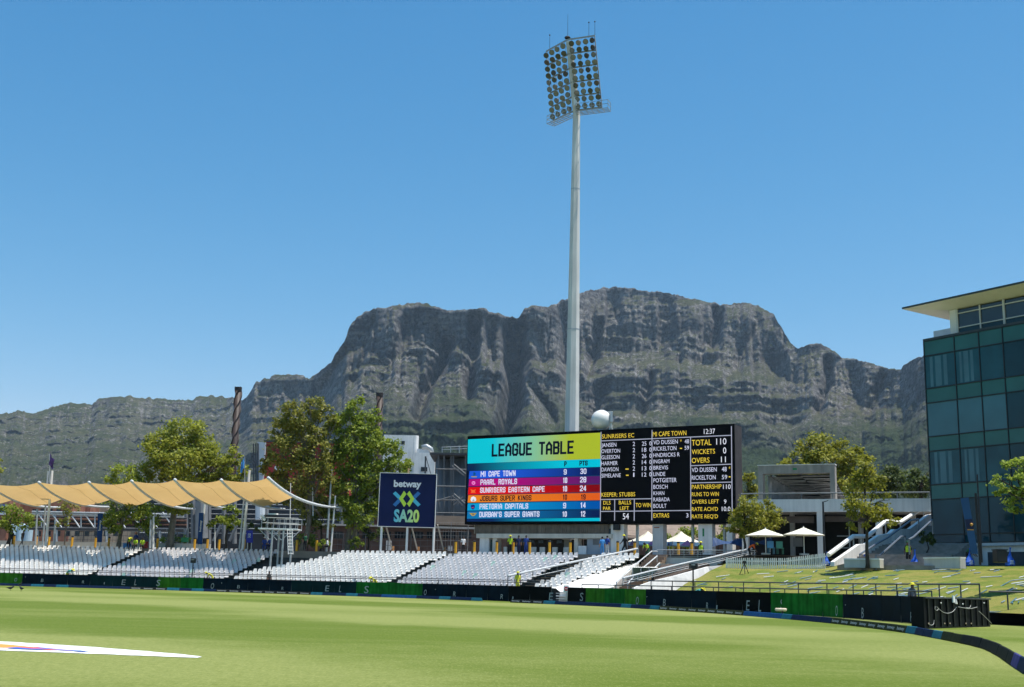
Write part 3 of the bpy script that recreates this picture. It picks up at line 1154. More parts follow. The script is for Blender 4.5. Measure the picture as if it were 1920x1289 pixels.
# ================================================================== THE BIG SCREEN
SA_, SB_ = np.array([-4.37, 118.0, 0]), np.array([20.2, 104.0, 0])
SU = (SB_ - SA_) / np.linalg.norm(SB_ - SA_)
SN = np.array([SU[1], -SU[0], 0])           # towards the field
SV = np.array([0, 0, 1.0])
def sp(px, py, out=0.0):
    return ONPL(px, py, SA_, SB_) + SN * out
scr = thing('scoreboard_screen', 'huge black electronic scoreboard showing a league table and match scores', 'scoreboard', tuple(sp(1125, 984)))
TL, TR, BR, BL = sp(876.5, 819.5), sp(1376.5, 793.5), sp(1378.5, 981), sp(871.5, 984.5)
zt_, zb_ = (TL[2] + TR[2]) / 2, (BL[2] + BR[2]) / 2
uL, uR = (TL - SA_) @ SU, (TR - SA_) @ SU
uL = (uL + (BL - SA_) @ SU) / 2
def suv(u, z, out=0.0):
    return SA_ + SU * u + SV * z + SN * out
caseM = mat('screen_black_case', (.005, .005, .006), .8, .3, 1.5, spec=.04)
sideM = mat('screen_brown_side', (.060, .045, .042), .6, .2, 1.5)
mb = MB()
mb.slab([suv(uL, zb_), suv(uR, zb_), suv(uR, zt_), suv(uL, zt_)], -SN * 1.9)
part('case', mb, caseM, scr)
for i in range(9):
    mb = MB()
    c0 = suv(uR + .03, zb_ + .05, -.12 - i * .21)
    mb.bar(c0, c0 + SV * (zt_ - zb_ - .1), .05, .15, up=SN)
    part('side_rib', mb, sideM, scr)
def squad(name, pts, m, out=.03):
    mb = MB()
    mb.slab([p + SN * out for p in pts], SN * .012)
    return part(name, mb, m, scr)
def grad_mat(name, c0, c1, p0, p1):
    m = bpy.data.materials.new(name)
    m.use_nodes = True
    nt = m.node_tree
    b = nt.nodes['Principled BSDF']
    b.inputs['Base Color'].default_value = (.004, .004, .005, 1)
    b.inputs['Specular IOR Level'].default_value = .04
    ge = nt.nodes.new('ShaderNodeNewGeometry')
    dt = nt.nodes.new('ShaderNodeVectorMath')
    dt.operation = 'DOT_PRODUCT'
    dt.inputs[1].default_value = tuple(SU)
    nt.links.new(ge.outputs['Position'], dt.inputs[0])
    mr = nt.nodes.new('ShaderNodeMapRange')
    mr.inputs[1].default_value = float(p0 @ SU)
    mr.inputs[2].default_value = float(p1 @ SU)
    nt.links.new(dt.outputs['Value'], mr.inputs[0])
    mx = nt.nodes.new('ShaderNodeMix')
    mx.data_type = 'RGBA'
    mx.inputs[6].default_value = (*c0, 1)
    mx.inputs[7].default_value = (*c1, 1)
    nt.links.new(mr.outputs[0], mx.inputs[0])
    nt.links.new(mx.outputs[2], b.inputs['Emission Color'])
    b.inputs['Emission Strength'].default_value = 0.70
    return m
def z4(x, y): return sp(870 + x / 6.446, 790 + y / 6.446)
def z5(x, y): return sp(1120 + x / 6.446, 790 + y / 6.446)
def q4(l0, l1, r0, r1, xl0, xl1, xr):
    return [z4(xl1, l1), z4(xr, r1), z4(xr, r0), z4(xl0, l0)]
# left display
squad('display_panel', q4(222, 1215, 140, 1210, 50, 36, 1652), grad_mat('scr_back', lin(6, 26, 60), lin(8, 60, 100), z4(36, 700), z4(1650, 700)), .012)
def bar_(nm, l0, l1, r0, r1, xl0, xl1, c0, c1, split=(0, 1)):
    P0, P1 = z4(xl0, l0), z4(1650, r0)
    a = P0 + (P1 - P0) * split[0]
    b = P0 + (P1 - P0) * split[1]
    squad('display_bar', q4(l0, l1, r0, r1, xl0, xl1, 1650), grad_mat('scr_' + nm, lin(*c0), lin(*c1), a, b), .026)
bar_('title', 222, 514, 140, 456, 50, 45, (10, 200, 218), (172, 190, 45), (.2, .78))
bar_('head', 516, 600, 458, 553, 45, 41, (8, 40, 80), (0, 195, 220), (.05, .72))
ROWC = [((28, 92, 222), (8, 26, 82)), ((178, 4, 124), (84, 26, 104)), ((226, 8, 16), (128, 4, 14)), ((236, 134, 30), (226, 96, 26)), ((2, 158, 214), (0, 84, 168)), ((14, 118, 178), (6, 32, 84))]
RL = [(605, 697), (703, 790), (800, 888), (897, 985), (995, 1082), (1092, 1180)]
RR = [(555, 655), (665, 755), (766, 855), (866, 955), (968, 1060), (1076, 1165)]
RX = [(70, 60), (65, 57), (58, 50), (54, 46), (48, 42), (44, 38)]
for k in range(6):
    bar_('row%d' % k, RL[k][0], RL[k][1], RR[k][0], RR[k][1], RX[k][0], RX[k][1], ROWC[k][0], ROWC[k][1], (.25, .95))
bar_('foot', 1184, 1214, 1170, 1208, 37, 36, (6, 40, 90), (0, 190, 215), (.2, .9))
tW, tB, tY, tL = emat('scr_white', lin(225, 230, 245), .78), emat('scr_ink', lin(4, 10, 30), 1.0), emat('scr_yellow', lin(232, 205, 70), .76), emat('scr_lavender', lin(208, 214, 240), .78)
STROKE = {'A': [[(0, 0), (0, .72), (.5, 1), (1, .72), (1, 0)], [(0, .36), (1, .36)]], 'B': [[(0, 0), (0, 1), (.85, 1), (1, .88), (1, .64), (.85, .52), (0, .52)], [(.85, .52), (1, .40), (1, .12), (.85, 0), (0, 0)]],
 'C': [[(1, .72), (1, .86), (.8, 1), (.2, 1), (0, .86), (0, .14), (.2, 0), (.8, 0), (1, .14), (1, .28)]], 'D': [[(0, 0), (0, 1), (.75, 1), (1, .82), (1, .18), (.75, 0), (0, 0)]], 'E': [[(1, 1), (0, 1), (0, 0), (1, 0)], [(0, .5), (.85, .5)]],
 'G': [[(1, .72), (1, .86), (.8, 1), (.2, 1), (0, .86), (0, .14), (.2, 0), (.8, 0), (1, .14), (1, .48), (.55, .48)]], 'I': [[(.5, 0), (.5, 1)]], 'J': [[(1, 1), (1, .14), (.8, 0), (.2, 0), (0, .14), (0, .3)]],
 'K': [[(0, 0), (0, 1)], [(1, 1), (.1, .46)], [(.3, .58), (1, 0)]], 'L': [[(0, 1), (0, 0), (1, 0)]], 'M': [[(0, 0), (0, 1), (.5, .42), (1, 1), (1, 0)]], 'N': [[(0, 0), (0, 1), (1, 0), (1, 1)]],
 'O': [[(.2, 0), (0, .14), (0, .86), (.2, 1), (.8, 1), (1, .86), (1, .14), (.8, 0), (.2, 0)]], 'P': [[(0, 0), (0, 1), (.8, 1), (1, .86), (1, .58), (.8, .44), (0, .44)]], 'R': [[(0, 0), (0, 1), (.8, 1), (1, .86), (1, .60), (.8, .48), (0, .48)], [(.5, .48), (1, 0)]],
 'S': [[(1, .74), (1, .86), (.8, 1), (.2, 1), (0, .86), (0, .64), (.2, .52), (.8, .48), (1, .36), (1, .14), (.8, 0), (.2, 0), (0, .14), (0, .26)]], 'T': [[(0, 1), (1, 1)], [(.5, 1), (.5, 0)]], 'U': [[(0, 1), (0, .14), (.2, 0), (.8, 0), (1, .14), (1, 1)]],
 'W': [[(0, 1), (.22, 0), (.5, .62), (.78, 0), (1, 1)]], 'Y': [[(0, 1), (.5, .48), (1, 1)], [(.5, .48), (.5, 0)]], "'": [[(.5, 1), (.5, .74)]],
 '0': [[(.2, 0), (0, .14), (0, .86), (.2, 1), (.8, 1), (1, .86), (1, .14), (.8, 0), (.2, 0)]], '1': [[(.15, .8), (.55, 1), (.55, 0)]], '2': [[(0, .76), (0, .86), (.2, 1), (.8, 1), (1, .86), (1, .62), (0, .12), (0, 0), (1, 0)]],
 '3': [[(0, .86), (.2, 1), (.8, 1), (1, .86), (1, .64), (.8, .52), (.35, .52)], [(.8, .52), (1, .40), (1, .14), (.8, 0), (.2, 0), (0, .14)]], '4': [[(.78, 0), (.78, 1), (0, .34), (0, .28), (1, .28)]],
 '8': [[(.2, .52), (0, .64), (0, .86), (.2, 1), (.8, 1), (1, .86), (1, .64), (.8, .52), (.2, .52), (0, .40), (0, .14), (.2, 0), (.8, 0), (1, .14), (1, .40), (.8, .52)]],
 '9': [[(1, .44), (.2, .44), (0, .58), (0, .86), (.2, 1), (.8, 1), (1, .86), (1, .14), (.8, 0), (.2, 0), (0, .12)]]}
GW = {'I': .18, "'": .18, ' ': .42, 'M': .82, 'W': .9, '1': .5}
def blocktext(fn, s, x0, x1, base, top, m, th=.17):
    '''condensed block capitals built from mitred strokes'''
    P, Q, T = fn(x0, base), fn(x1, base), fn(x0, top)
    wd, hh = float((Q - P) @ SU), float(T[2] - P[2])
    gap = .34
    adv = [GW.get(c, .56) for c in s]
    tot = sum(adv) + gap * (len(s) - 1)
    t = th * hh
    kx = (wd - t) / tot
    mb = MB()
    cur = 0.0
    n = 0
    for c, a in zip(s, adv):
        for line in STROKE.get(c, []):
            pts = [np.array([t / 2 + (cur + x * a) * kx, t / 2 + y * (hh - t)]) for x, y in line]
            for i in range(len(pts) - 1):
                p, q = pts[i], pts[i + 1]
                d = (q - p) / max(np.linalg.norm(q - p), 1e-6)
                nr = np.array([-d[1], d[0]]) * t / 2
                e = d * t * .42
                n += 1
                L = SN * (.045 + .0004 * (n % 40))
                mb.add([P + SU * v[0] + SV * v[1] + L for v in (p - e - nr, q + e - nr, q + e + nr, p - e + nr)], [(0, 1, 2, 3)])
        cur += a + gap
    return part('lettering', mb, m, scr, fix=False)
def stext(fn, s, x0, x1, base, top, m, bold=.0):
    P, Q, T = fn(x0, base), fn(x1, base), fn(x0, top)
    wd = (Q - P) @ SU
    text_on(s, P, SU, SV, SN, wd, T[2] - P[2], m, scr, bold, lift=.045)
blocktext(z4, 'LEAGUE TABLE', 335, 1330, 432, 276, tB, .175)
blocktext(z4, 'P', 1213, 1243, 550, 487, tB, .2)
blocktext(z4, 'PTS', 1397, 1497, 540, 480, tB, .2)
names = [('MI CAPE TOWN', 203, 625, 675, 607), ('PAARL ROYALS', 200, 643, 772, 706), ('SUNRISERS EASTERN CAPE', 197, 978, 868, 804), ('JOBURG SUPER KINGS', 195, 818, 968, 904), ('PRETORIA CAPITALS', 190, 778, 1065, 1001), ("DURBAN'S SUPER GIANTS", 187, 915, 1162, 1096)]
nums = [('9', 1207, 1243, 648, 583, '30', 1408, 1482, 640, 575), ('10', 1197, 1250, 750, 683, '28', 1405, 1480, 743, 675), ('10', 1194, 1248, 852, 785, '24', 1403, 1480, 848, 780),
        ('10', 1194, 1248, 952, 888, '19', 1414, 1472, 950, 885), ('9', 1200, 1236, 1055, 988, '14', 1408, 1473, 1050, 983), ('10', 1190, 1245, 1157, 1092, '12', 1412, 1468, 1155, 1088)]
for k in range(6):
    m = tB if k == 3 else tL
    s, a, b, c, d = names[k]
    blocktext(z4, s, a, b, c, d, m)
    n = nums[k]
    blocktext(z4, n[0], n[1], n[2], n[3], n[4], m)
    blocktext(z4, n[5], n[6], n[7], n[8], n[9], m)
# small team emblems
def emblem(cx, cy, polys):
    for m, pts in polys:
        mb = MB()
        mb.slab([z4(cx + x, cy + y) + SN * .045 for x, y in pts], SN * .006)
        part('emblem', mb, m, scr)
eg, ewh, enav, ered = emat('scr_gold', lin(150, 130, 60), 1), tW, emat('scr_navy', lin(20, 40, 110), 1), emat('scr_red', lin(210, 90, 40), 1)
ering = lambda r0, r1, n=12: [(r1 * math.cos(6.283 * k / n), r1 * math.sin(6.283 * k / n)) for k in range(n)]
emblem(125, 645, [(eg, [(-38, 22), (38, 22), (28, 34), (-28, 34)]), (emat('scr_teal', lin(10, 70, 120), 1), [(-16, 14), (14, 14), (20, -14), (4, -28), (-14, -20), (-6, -4)])])
emblem(118, 748, [(emat('scr_pink', lin(220, 130, 195), 1), ering(0, 22)), (emat('scr_magenta', lin(178, 4, 124), 1), [(x, y * .9) for x, y in ering(0, 16)])])
emblem(114, 845, [(ered, [(-34, -22), (0, -10), (34, -22), (20, 4), (30, 22), (-30, 22), (-20, 4)])])
emblem(116, 942, [(ewh, [(-34, 10), (-26, -20), (0, -32), (28, -18), (36, 12), (20, 30), (-24, 30)]), (emat('scr_green', lin(20, 110, 70), 1), [(-14, 26), (0, -6), (18, 26)])])
emblem(110, 1040, [(enav, [(-26, -18), (-12, -30), (12, -30), (26, -18), (20, 16), (0, 32), (-20, 16)]), (ered, [(-16, 2), (16, 2), (12, 10), (-12, 10)])])
emblem(112, 1125, [(eg, [(-46, -14), (46, -14), (28, 6), (12, 22), (-12, 22), (-28, 6)]), (enav, [(-14, -4), (14, -4), (8, 10), (-8, 10)])])
# right display
mb = MB()
mb.slab([z5(48, 1212) + SN * .012, z5(1640, 1180) + SN * .012, z5(1626, 50) + SN * .012, z5(50, 122) + SN * .012], SN * .01)
part('display_panel', mb, emat('scr_black', lin(4, 5, 8), .5), scr)
lineM = emat('scr_line', lin(176, 182, 205), .65)
for a, b in (((50, 240), (1620, 172)), ((663, 108), (660, 1200)), ((1128, 197), (1132, 1195)), ((1622, 62), (1632, 1150)), ((1135, 540), (1628, 520)), ((1133, 748), (1630, 737)), ((45, 948), (655, 938)), ((42, 1092), (1130, 1080)),
             ((212, 948), (210, 1205)), ((449, 946), (447, 1205)), ((47, 130), (38, 1210))):
    mb = MB()
    mb.bar(z5(*a) + SN * .035, z5(*b) + SN * .035, .075, .02, up=SN)
    part('divider_line', mb, lineM, scr)
T5 = [('SUNRISERS EC', 57, 447, 212, 163, tY), ('MI CAPE TOWN', 672, 1078, 187, 133, tY), ('12:37', 1290, 1425, 157, 97, tW),
      ('KEEPER: STUBBS', 50, 460, 915, 866, tY), ('DLS', 75, 162, 1010, 965, tY), ('PAR', 72, 162, 1076, 1035, tY), ('BALLS', 262, 410, 1008, 962, tY), ('LEFT', 275, 385, 1075, 1032, tY), ('TO WIN', 465, 650, 1042, 992, tY), ('54', 310, 383, 1187, 1115, tW),
      ('HNDRICKS R', 680, 998, 437, 390, tL), ('INGRAM', 680, 873, 512, 467, tL), ('BREVIS', 680, 857, 588, 542, tL), ('LINDE', 680, 823, 665, 619, tL), ('POTGIETER', 680, 960, 742, 693, tL), ('BOSCH', 680, 852, 820, 772, tL),
      ('KHAN', 680, 812, 895, 850, tL), ('RABADA', 680, 877, 972, 925, tL), ('BOULT', 680, 838, 1050, 1002, tL), ('EXTRAS', 680, 870, 1167, 1117, tY), ('3', 1075, 1103, 1165, 1115, tL),
      ('VD DUSSEN', 680, 975, 283, 235, tL), ('*', 1003, 1022, 272, 222, tY), ('48', 1057, 1110, 272, 222, tL), ('RICKELTON', 680, 958, 360, 312, tL), ('59', 1057, 1110, 348, 300, tL),
      ('TOTAL', 1143, 1380, 298, 230, tY), ('110', 1440, 1562, 285, 212, tW), ('WICKETS', 1143, 1425, 402, 345, tY), ('0', 1522, 1560, 392, 320, tW), ('OVERS', 1143, 1358, 507, 447, tY), ('11', 1497, 1555, 499, 430, tW),
      ('VD DUSSEN', 1143, 1445, 617, 566, tL), ('48', 1507, 1565, 610, 555, tL), ('*', 1592, 1610, 600, 550, tY), ('RICKELTON', 1143, 1432, 711, 660, tL), ('59', 1507, 1572, 703, 652, tL),
      ('PARTNERSHIP', 1143, 1502, 822, 772, tY), ('110', 1522, 1613, 821, 767, tW), ('RUNS TO WIN', 1143, 1470, 909, 862, tY), ('OVERS LEFT', 1143, 1472, 999, 952, tY), ('9', 1533, 1562, 999, 948, tW),
      ("RATE ACH'D", 1143, 1460, 1088, 1042, tY), ('10.0', 1507, 1610, 1088, 1035, tW), ("RATE REQ'D", 1143, 1460, 1176, 1130, tY)]
for i, (nm, b) in enumerate((('JANSEN', 232), ('OVERTON', 277), ('GLEESON', 270), ('HARMER', 248), ('DAWSON', 257), ('SIMELANE', 285))):
    y = 315 + i * 73.7
    T5.append((nm, 52, b, y, y - 46, tL))
    T5.append(('1' if i == 5 else '2', 430 if i < 5 else 436, 457 if i < 5 else 450, 302 + i * 74.5, 252 + i * 74.5, tL))
    T5.append((('25', '18', '26', '14', '13', '12')[i], 541, 595, 298 + i * 74.8, 249 + i * 74.8, tL))
    T5.append(('0', 632, 656, 295 + i * 74.6, 246 + i * 74.6, tL))
for s, a, b, c, d, m in T5:
    stext(z5, s, a, b, c, d, m, .0)
for x0, x1, y in ((342, 380, 580), (348, 380, 655), (1000, 1026, 330), (1590, 1612, 674)):
    mb = MB()
    mb.bar(z5(x0, y) + SN * .04, z5(x1, y) + SN * .04, .09, .01, up=SN)
    part('dash_mark', mb, tY, scr)

# ------------------------------------------------------------------ structure under the screen
brownbd = mat('brown_fluted_fascia', (.155, .125, .095), .8, .2, 2, streak=.3)
stand = thing('screen_support_building', 'low white and cream pavilion carrying the big screen on columns', 'pavilion', tuple(XAT(1020, 112, ZC)))
def under(x0, x1, y0, y1, out, dep, m, name):
    """block on the screen plane, pixel box, set back by -out, dep deep"""
    a, b = sp((x0), y1), sp(x1, y1)
    u0, u1 = (a - SA_) @ SU, (b - SA_) @ SU
    zt = sp((x0 + x1) / 2, y0)[2]
    zb = ZC if y1 is None else sp((x0 + x1) / 2, y1)[2]
    mb = MB()
    mb.slab([suv(u0, zb, out), suv(u1, zb, out), suv(u1, zt, out), suv(u0, zt, out)], -SN * dep)
    return part(name, mb, m, stand)
zB = zb_ - .02
def ublock(x0, x1, z0, z1, out, dep, m, name):
    u0, u1 = (sp(x0, 1000) - SA_) @ SU, (sp(x1, 1000) - SA_) @ SU
    mb = MB()
    mb.slab([suv(u0, z0, out), suv(u1, z0, out), suv(u1, z1, out), suv(u0, z1, out)], -SN * dep)
    return part(name, mb, m, stand)
zf0, zf1 = sp(1000, 1001)[2], sp(1000, 986)[2]
for i in range(64):      # fluted boards of the fascia
    x0 = 887 + (1139 - 887) * i / 64
    ublock(x0 + .15, 887 + (1139 - 887) * (i + 1) / 64 - .15, zf0, zB, -.25 + .02 * (i % 2), .2, brownbd, 'fascia_board')
ublock(884, 1142, zf0 + .02, zB, -.5, 1.6, cream, 'beam')
ublock(892, 1146, zf0 - .42, zf0, -.12, 2.2, cream, 'lintel')
for x0, x1, m in ((897, 914, whitewall), (921, 929, cream), (1074, 1081, cream), (1143, 1167, whitewall), (1221, 1241, greywall), (1307, 1333, whitewall), (1360, 1371, whitewall)):
    ublock(x0, x1, ZC, (zf0 - .43) if x1 < 1143 else zB, -.3, .9, m, 'column')
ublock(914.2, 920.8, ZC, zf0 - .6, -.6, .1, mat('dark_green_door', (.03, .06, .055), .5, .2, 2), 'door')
ublock(1098, 1142.6, ZC, zf0 - .43, -.35, .6, mat('blue_grey_wall', (.30, .34, .38), .8, .1, 1), 'kiosk_wall')
ublock(1109, 1131, ZC + 1.1, zf0 - .5, -.32, .05, mat('grey_shutter', (.16, .165, .17), .6, .1, 2), 'shutter')
ublock(1135, 1142, ZC + 1.6, ZC + 2.6, -.32, .05, mat('notice_dark', (.05, .06, .07), .5, .2, 6), 'notice_board')
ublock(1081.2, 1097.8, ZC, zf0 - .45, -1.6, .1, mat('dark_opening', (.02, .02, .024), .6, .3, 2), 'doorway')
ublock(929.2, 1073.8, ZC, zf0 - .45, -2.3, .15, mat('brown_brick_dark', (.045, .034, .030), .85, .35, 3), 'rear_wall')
ublock(1040, 1053, ZC, zf0 - .45, -2.0, .2, mat('grey_door', (.28, .28, .26), .6, .1, 2), 'door')
for i in range(6):
    ublock(936 + i * 17.5, 946 + i * 17.5, ZC + 1.3, ZC + 2.1, -2.28, .04, mat('pane_dark', (.015, .018, .022), .15, .2, 3), 'window')
ublock(1082, 1097, ZC, ZC + 1.0, -.3, .4, white, 'counter')
for x0 in (943, 962, 994.5, 1010.5, 1034, 1055):
    ublock(x0, x0 + (9.5 if x0 > 990 else 6), ZC, ZC + .85, -.2, .12, cream, 'low_panel')
ublock(1150, 1161, zB - .55, zB - .02, .08, .5, blackm, 'loudspeaker')
# green exit signs on the columns
for x0 in (901, 1315):
    ublock(x0, x0 + 3.2, ZC + 1.9, ZC + 2.6, -.29, .01, mat('sign_green', (.02, .22, .08), .5, .1, 3), 'exit_sign')
ublock(1224, 1234, ZC + 2.65, ZC + 2.75, -.29, .01, mat('notice_rust', (.3, .12, .06), .6, .1, 3), 'notice')
ublock(1222, 1238, ZC + 3.2, ZC + 3.55, -.29, .01, mat('notice_pale', (.42, .48, .55), .6, .1, 3), 'notice')
# steel legs up to the screen at its back
for x in (1180, 1285, 1345):
    ublock(x, x + 4, ZC, zB, -1.5, .25, steel, 'strut')

# ------------------------------------------------------------------ radome on top of the screen
P = sp(1119, 803, -1.0)
dome = thing('radome', 'white spherical radome standing on top of the big screen', 'dome', (P[0], P[1], zt_))
cz = sp(1119, 785.5, -1.0)[2]
rr = .98
mb = MB()
mb.ball((P[0], P[1], cz), rr, 28, 18)
part('sphere', mb, mat('radome_white', (.72, .71, .68), .4, .06, 1), dome, smooth=True)
mb = MB()
mb.tube([(P[0], P[1], zt_), (P[0], P[1], cz - rr * .93)], [.42, .34], 12)
part('pedestal', mb, steel, dome)
bx = P + SU * 1.0
mb = MB()
mb.box((bx[0] + .05, bx[1], cz + .25), (.22, .5, 1.0))
part('service_box', mb, mat('pale_grey_metal', (.5, .52, .54), .4, .1, 2, metal=.3), dome)
for dx in (-.12, .16):
    mb = MB()
    mb.tube([(bx[0] + dx, bx[1], zt_), (bx[0] + .03, bx[1], cz - .2)], .04, 6)
    part('bracket', mb, white, dome)
mb = MB()
mb.bar((P[0] + .5, P[1], cz + rr * .78), (bx[0] + .15, bx[1], cz + .78), .12, .06)
part('bracket', mb, white, dome)

# ================================================================== FLOODLIGHT MAST
MY = 122.0
mtop = AT(1081, 214, MY)
mx = mtop[0]
mast = thing('floodlight_mast', 'very tall pale steel floodlight mast rising behind the big screen', 'floodlight', (mx, MY, ZC))
mastM = mat('mast_galvanised', (.68, .67, .63), .6, .10, .35, streak=.22, metal=.0)
mb = MB()
zs = np.linspace(ZC, mtop[2] + 8.2, 9)
def mr_(z):
    return np.interp(z, [ZC, 17, mtop[2], mtop[2] + 8.2], [.86, .80, .42, .36])
mb.tube([(mx, MY, z) for z in np.linspace(ZC, mtop[2], 8)], [mr_(z) for z in np.linspace(ZC, mtop[2], 8)], 8)
part('pole', mb, mastM, mast)
for z in (ZC + 24.2, ZC + 40):
    mb = MB()
    mb.tube([(mx, MY, z - .04), (mx, MY, z + .04)], mr_(z) + .02, 8)
    part('joint_collar', mb, steel, mast)
HN = np.array([-.55, -.835, 0])            # the way the head faces
TILT = R_(13.5)
HU = np.array([HN[0] * math.sin(TILT), HN[1] * math.sin(TILT), math.cos(TILT)])
B0 = np.array([mx, MY, mtop[2]])
HL = 8.3
mb = MB()
mb.tube([B0, B0 + HU * HL * .98], [.42, .36], 8)
hp = part('head_column', mb, mastM, mast)
WR = np.array([2.95, -1.15, 0])
WL = np.array([-2.25, 3.0, 0])
frameM = mat('floodlight_frame_steel', (.34, .36, .36), .5, .15, 2, metal=.3)
lampBody = mat('lamp_body_dark', (.05, .05, .048), .5, .2, 5)
lampGlass = mat('lamp_glass_amber', (.19, .19, .175), .18, .15, 8, spec=.6)
lampDark = mat('lamp_glass_dark', (.06, .055, .05), .18, .2, 8, spec=.6)
lg = MB()
lg.tube([(0, .22, 0), (0, .10, 0), (0, -.10, 0), (0, -.16, 0)], [.08, .22, .30, .32], 12)
LB_ME = lg.mesh('lamp')
fixn(LB_ME)
LB_ME.materials.append(lampBody)
gl = []
for m in (lampGlass, lampDark):
    g = MB()
    g.tube([(0, -.158, 0), (0, -.175, 0)], [.30, .285], 12)
    me = g.mesh('lens')
    fixn(me)
    me.materials.append(m)
    gl.append(me)
for wing, W in (('right', WR), ('left', WL)):
    wl = np.linalg.norm(W)
    wd = W / wl
    nrm = np.cross(wd, HU)
    if nrm @ HN < 0: nrm = -nrm
    nrm = nrm / np.linalg.norm(nrm)
    base = B0 + HN * .35
    for lv in range(6):
        h = .25 + lv * (HL - .35) / 5
        mb = MB()
        mb.bar(base + HU * h, base + HU * h + W, .09, .16, up=HU)
        part('frame_rail', mb, frameM, mast)
    mb = MB()
    mb.bar(base + HU * .2 + W, base + HU * (HL - .05) + W, .09, .09)
    part('frame_edge', mb, frameM, mast)
    for c in range(4):
        mb = MB()
        q = wd * (.5 + c * (wl - .6) / 3.15)
        mb.tube([base + HU * .25 + q, base + HU * (HL - .1) + q], .022, 5)
        part('frame_rod', mb, frameM, mast)
    for lv in range(10):
        for c in range(4):
            q = base + wd * (.55 + c * (wl - .72) / 3.05) + HU * (.62 + lv * (HL - .35) / 10.15) + nrm * .22
            o = bpy.data.objects.new('lamp', LB_ME)
            COL.objects.link(o)
            o.parent = mast
            o.location = Vector(q) - mast.location
            aim = Vector(HN * .8 + np.array([random.uniform(-.35, .35), random.uniform(-.3, .2), -.55 + random.uniform(-.15, .1)]))
            o.rotation_euler = aim.to_track_quat('-Y', 'Z').to_euler()
            g = bpy.data.objects.new('lens', gl[0 if random.random() < .72 else 1])
            COL.objects.link(g)
            g.parent = o
# service platform below the lamps
pl = B0 + HU * .1
for W, ext in ((WR, 1.24), (WL, 1.06)):
    wd = W / np.linalg.norm(W)
    mb = MB()
    side = np.array([wd[1], -wd[0], 0])
    if side @ HN < 0: side = -side
    a, b = pl - HU * .3 + wd * .2, pl - HU * .3 + W * ext
    for k in range(4):
        mb.bar(a + side * k * .36, b + side * k * .36, .06)
    for k in range(7):
        c = a + (b - a) * k / 6
        mb.bar(c, c + side * 1.08, .05)
    part('platform', mb, frameM, mast)
    mb = MB()
    for hh in (.5, .95):
        mb.bar(b + SV * hh, b + side * 1.08 + SV * hh, .05)
        mb.bar(a + side * 1.08 + SV * hh, b + side * 1.08 + SV * hh, .045)
    for k in range(5):
        c = a + (b - a) * k / 4 + side * 1.08
        mb.bar(c, c + SV * .95, .045)
    mb.bar(b, b + SV * .95, .05)
    part('platform_rail', mb, frameM, mast)
top = B0 + HU * HL + HN * .3
for q, h in ((WL * .85, 1.7), (WR * .78, 1.6), (WR, 1.6), (np.zeros(3), 3.0)):
    mb = MB()
    mb.tube([top + q - HU * .2, top + q + SV * h], [.03, .015], 5)
    if h < 2: mb.ball(top + q + SV * h, .09, 8, 6)
    part('lightning_rod', mb, darksteel, mast)
mb = MB()
mb.ball(top + SV * .15, .35, 10, 8, .5)
part('beacon', mb, blackm, mast)
mb = MB()
mb.box(B0 + HU * 1.1 + HN * .75 + np.array([.35, 0, 0]), (.35, .35, .95))
part('control_box', mb, white, mast)

# ================================================================== BETWAY BILLBOARD
BY = 117.0
bb = thing('billboard', 'square navy billboard reading betway SA20 on white posts', 'billboard', tuple(XAT(765, BY, ZC)))
bbM = mat('billboard_navy', (.004, .010, .060), .5, .12, .8, spec=.15)
bA, bB = AT(711, 990, BY), AT(816.5, 990, BY)
def bz(x, y): return AT(620 + x / 4.297, 780 + y / 4.297, BY)
zt2, zb2 = bz(626, 464)[2], bz(610, 896)[2]
xl, xr = (bz(398, 470)[0] + bz(380, 895)[0]) / 2, (bz(855, 462)[0] + bz(838, 895)[0]) / 2
mb = MB()
mb.box(((xl + xr) / 2, BY + .08, (zt2 + zb2) / 2), (xr - xl, .12, zt2 - zb2))
part('panel', mb, bbM, bb)
for a, b in (((xl, zb2), (xr, zb2)), ((xl, zt2), (xr, zt2)), ((xl, zb2), (xl, zt2)), ((xr, zb2), (xr, zt2))):
    mb = MB()
    mb.bar((a[0], BY + .06, a[1]), (b[0], BY + .06, b[1]), .05, .17, up=(0, 1, 0))
    part('edge_trim', mb, white, bb)
for x in (404, 612, 828):
    X = bz(x, 1000)[0]
    mb = MB()
    mb.tube([(X, BY + .25, ZC), (X, BY + .25, zt2 - .2)], .115, 10)
    part('post', mb, white, bb)
    mb = MB()
    mb.tube([(X + .9, BY + 2.4, ZC + .5), (X + .35, BY + .3, zb2 + .3)], .07, 8)
    part('brace', mb, mat('brace_grey', (.45, .42, .38), .6, .2, 3), bb)
    mb = MB()
    mb.tube([(X + 1.0, BY + 2.5, ZC), (X + 1.0, BY + 2.5, ZC + .75)], .14, 8)
    part('brace_foot', mb, mat('rust_orange', (.40, .19, .07), .7, .2, 4), bb)
EX, EZ, EN = np.array([1., 0, 0]), np.array([0, 0, 1.]), np.array([0, -1., 0])
bwhite = mat('billboard_white', (.62, .66, .70), .6, .05, 2)
def btext(s, x0, x1, base, top, m, bold):
    P, Q, T = bz(x0, base), bz(x1, base), bz(x0, top)
    return text_on(s, P, EX, EZ, EN, Q[0] - P[0], T[2] - P[2], m, bb, bold, lift=.02)
btext('betway', 508, 730, 570, 520, bwhite, .035)
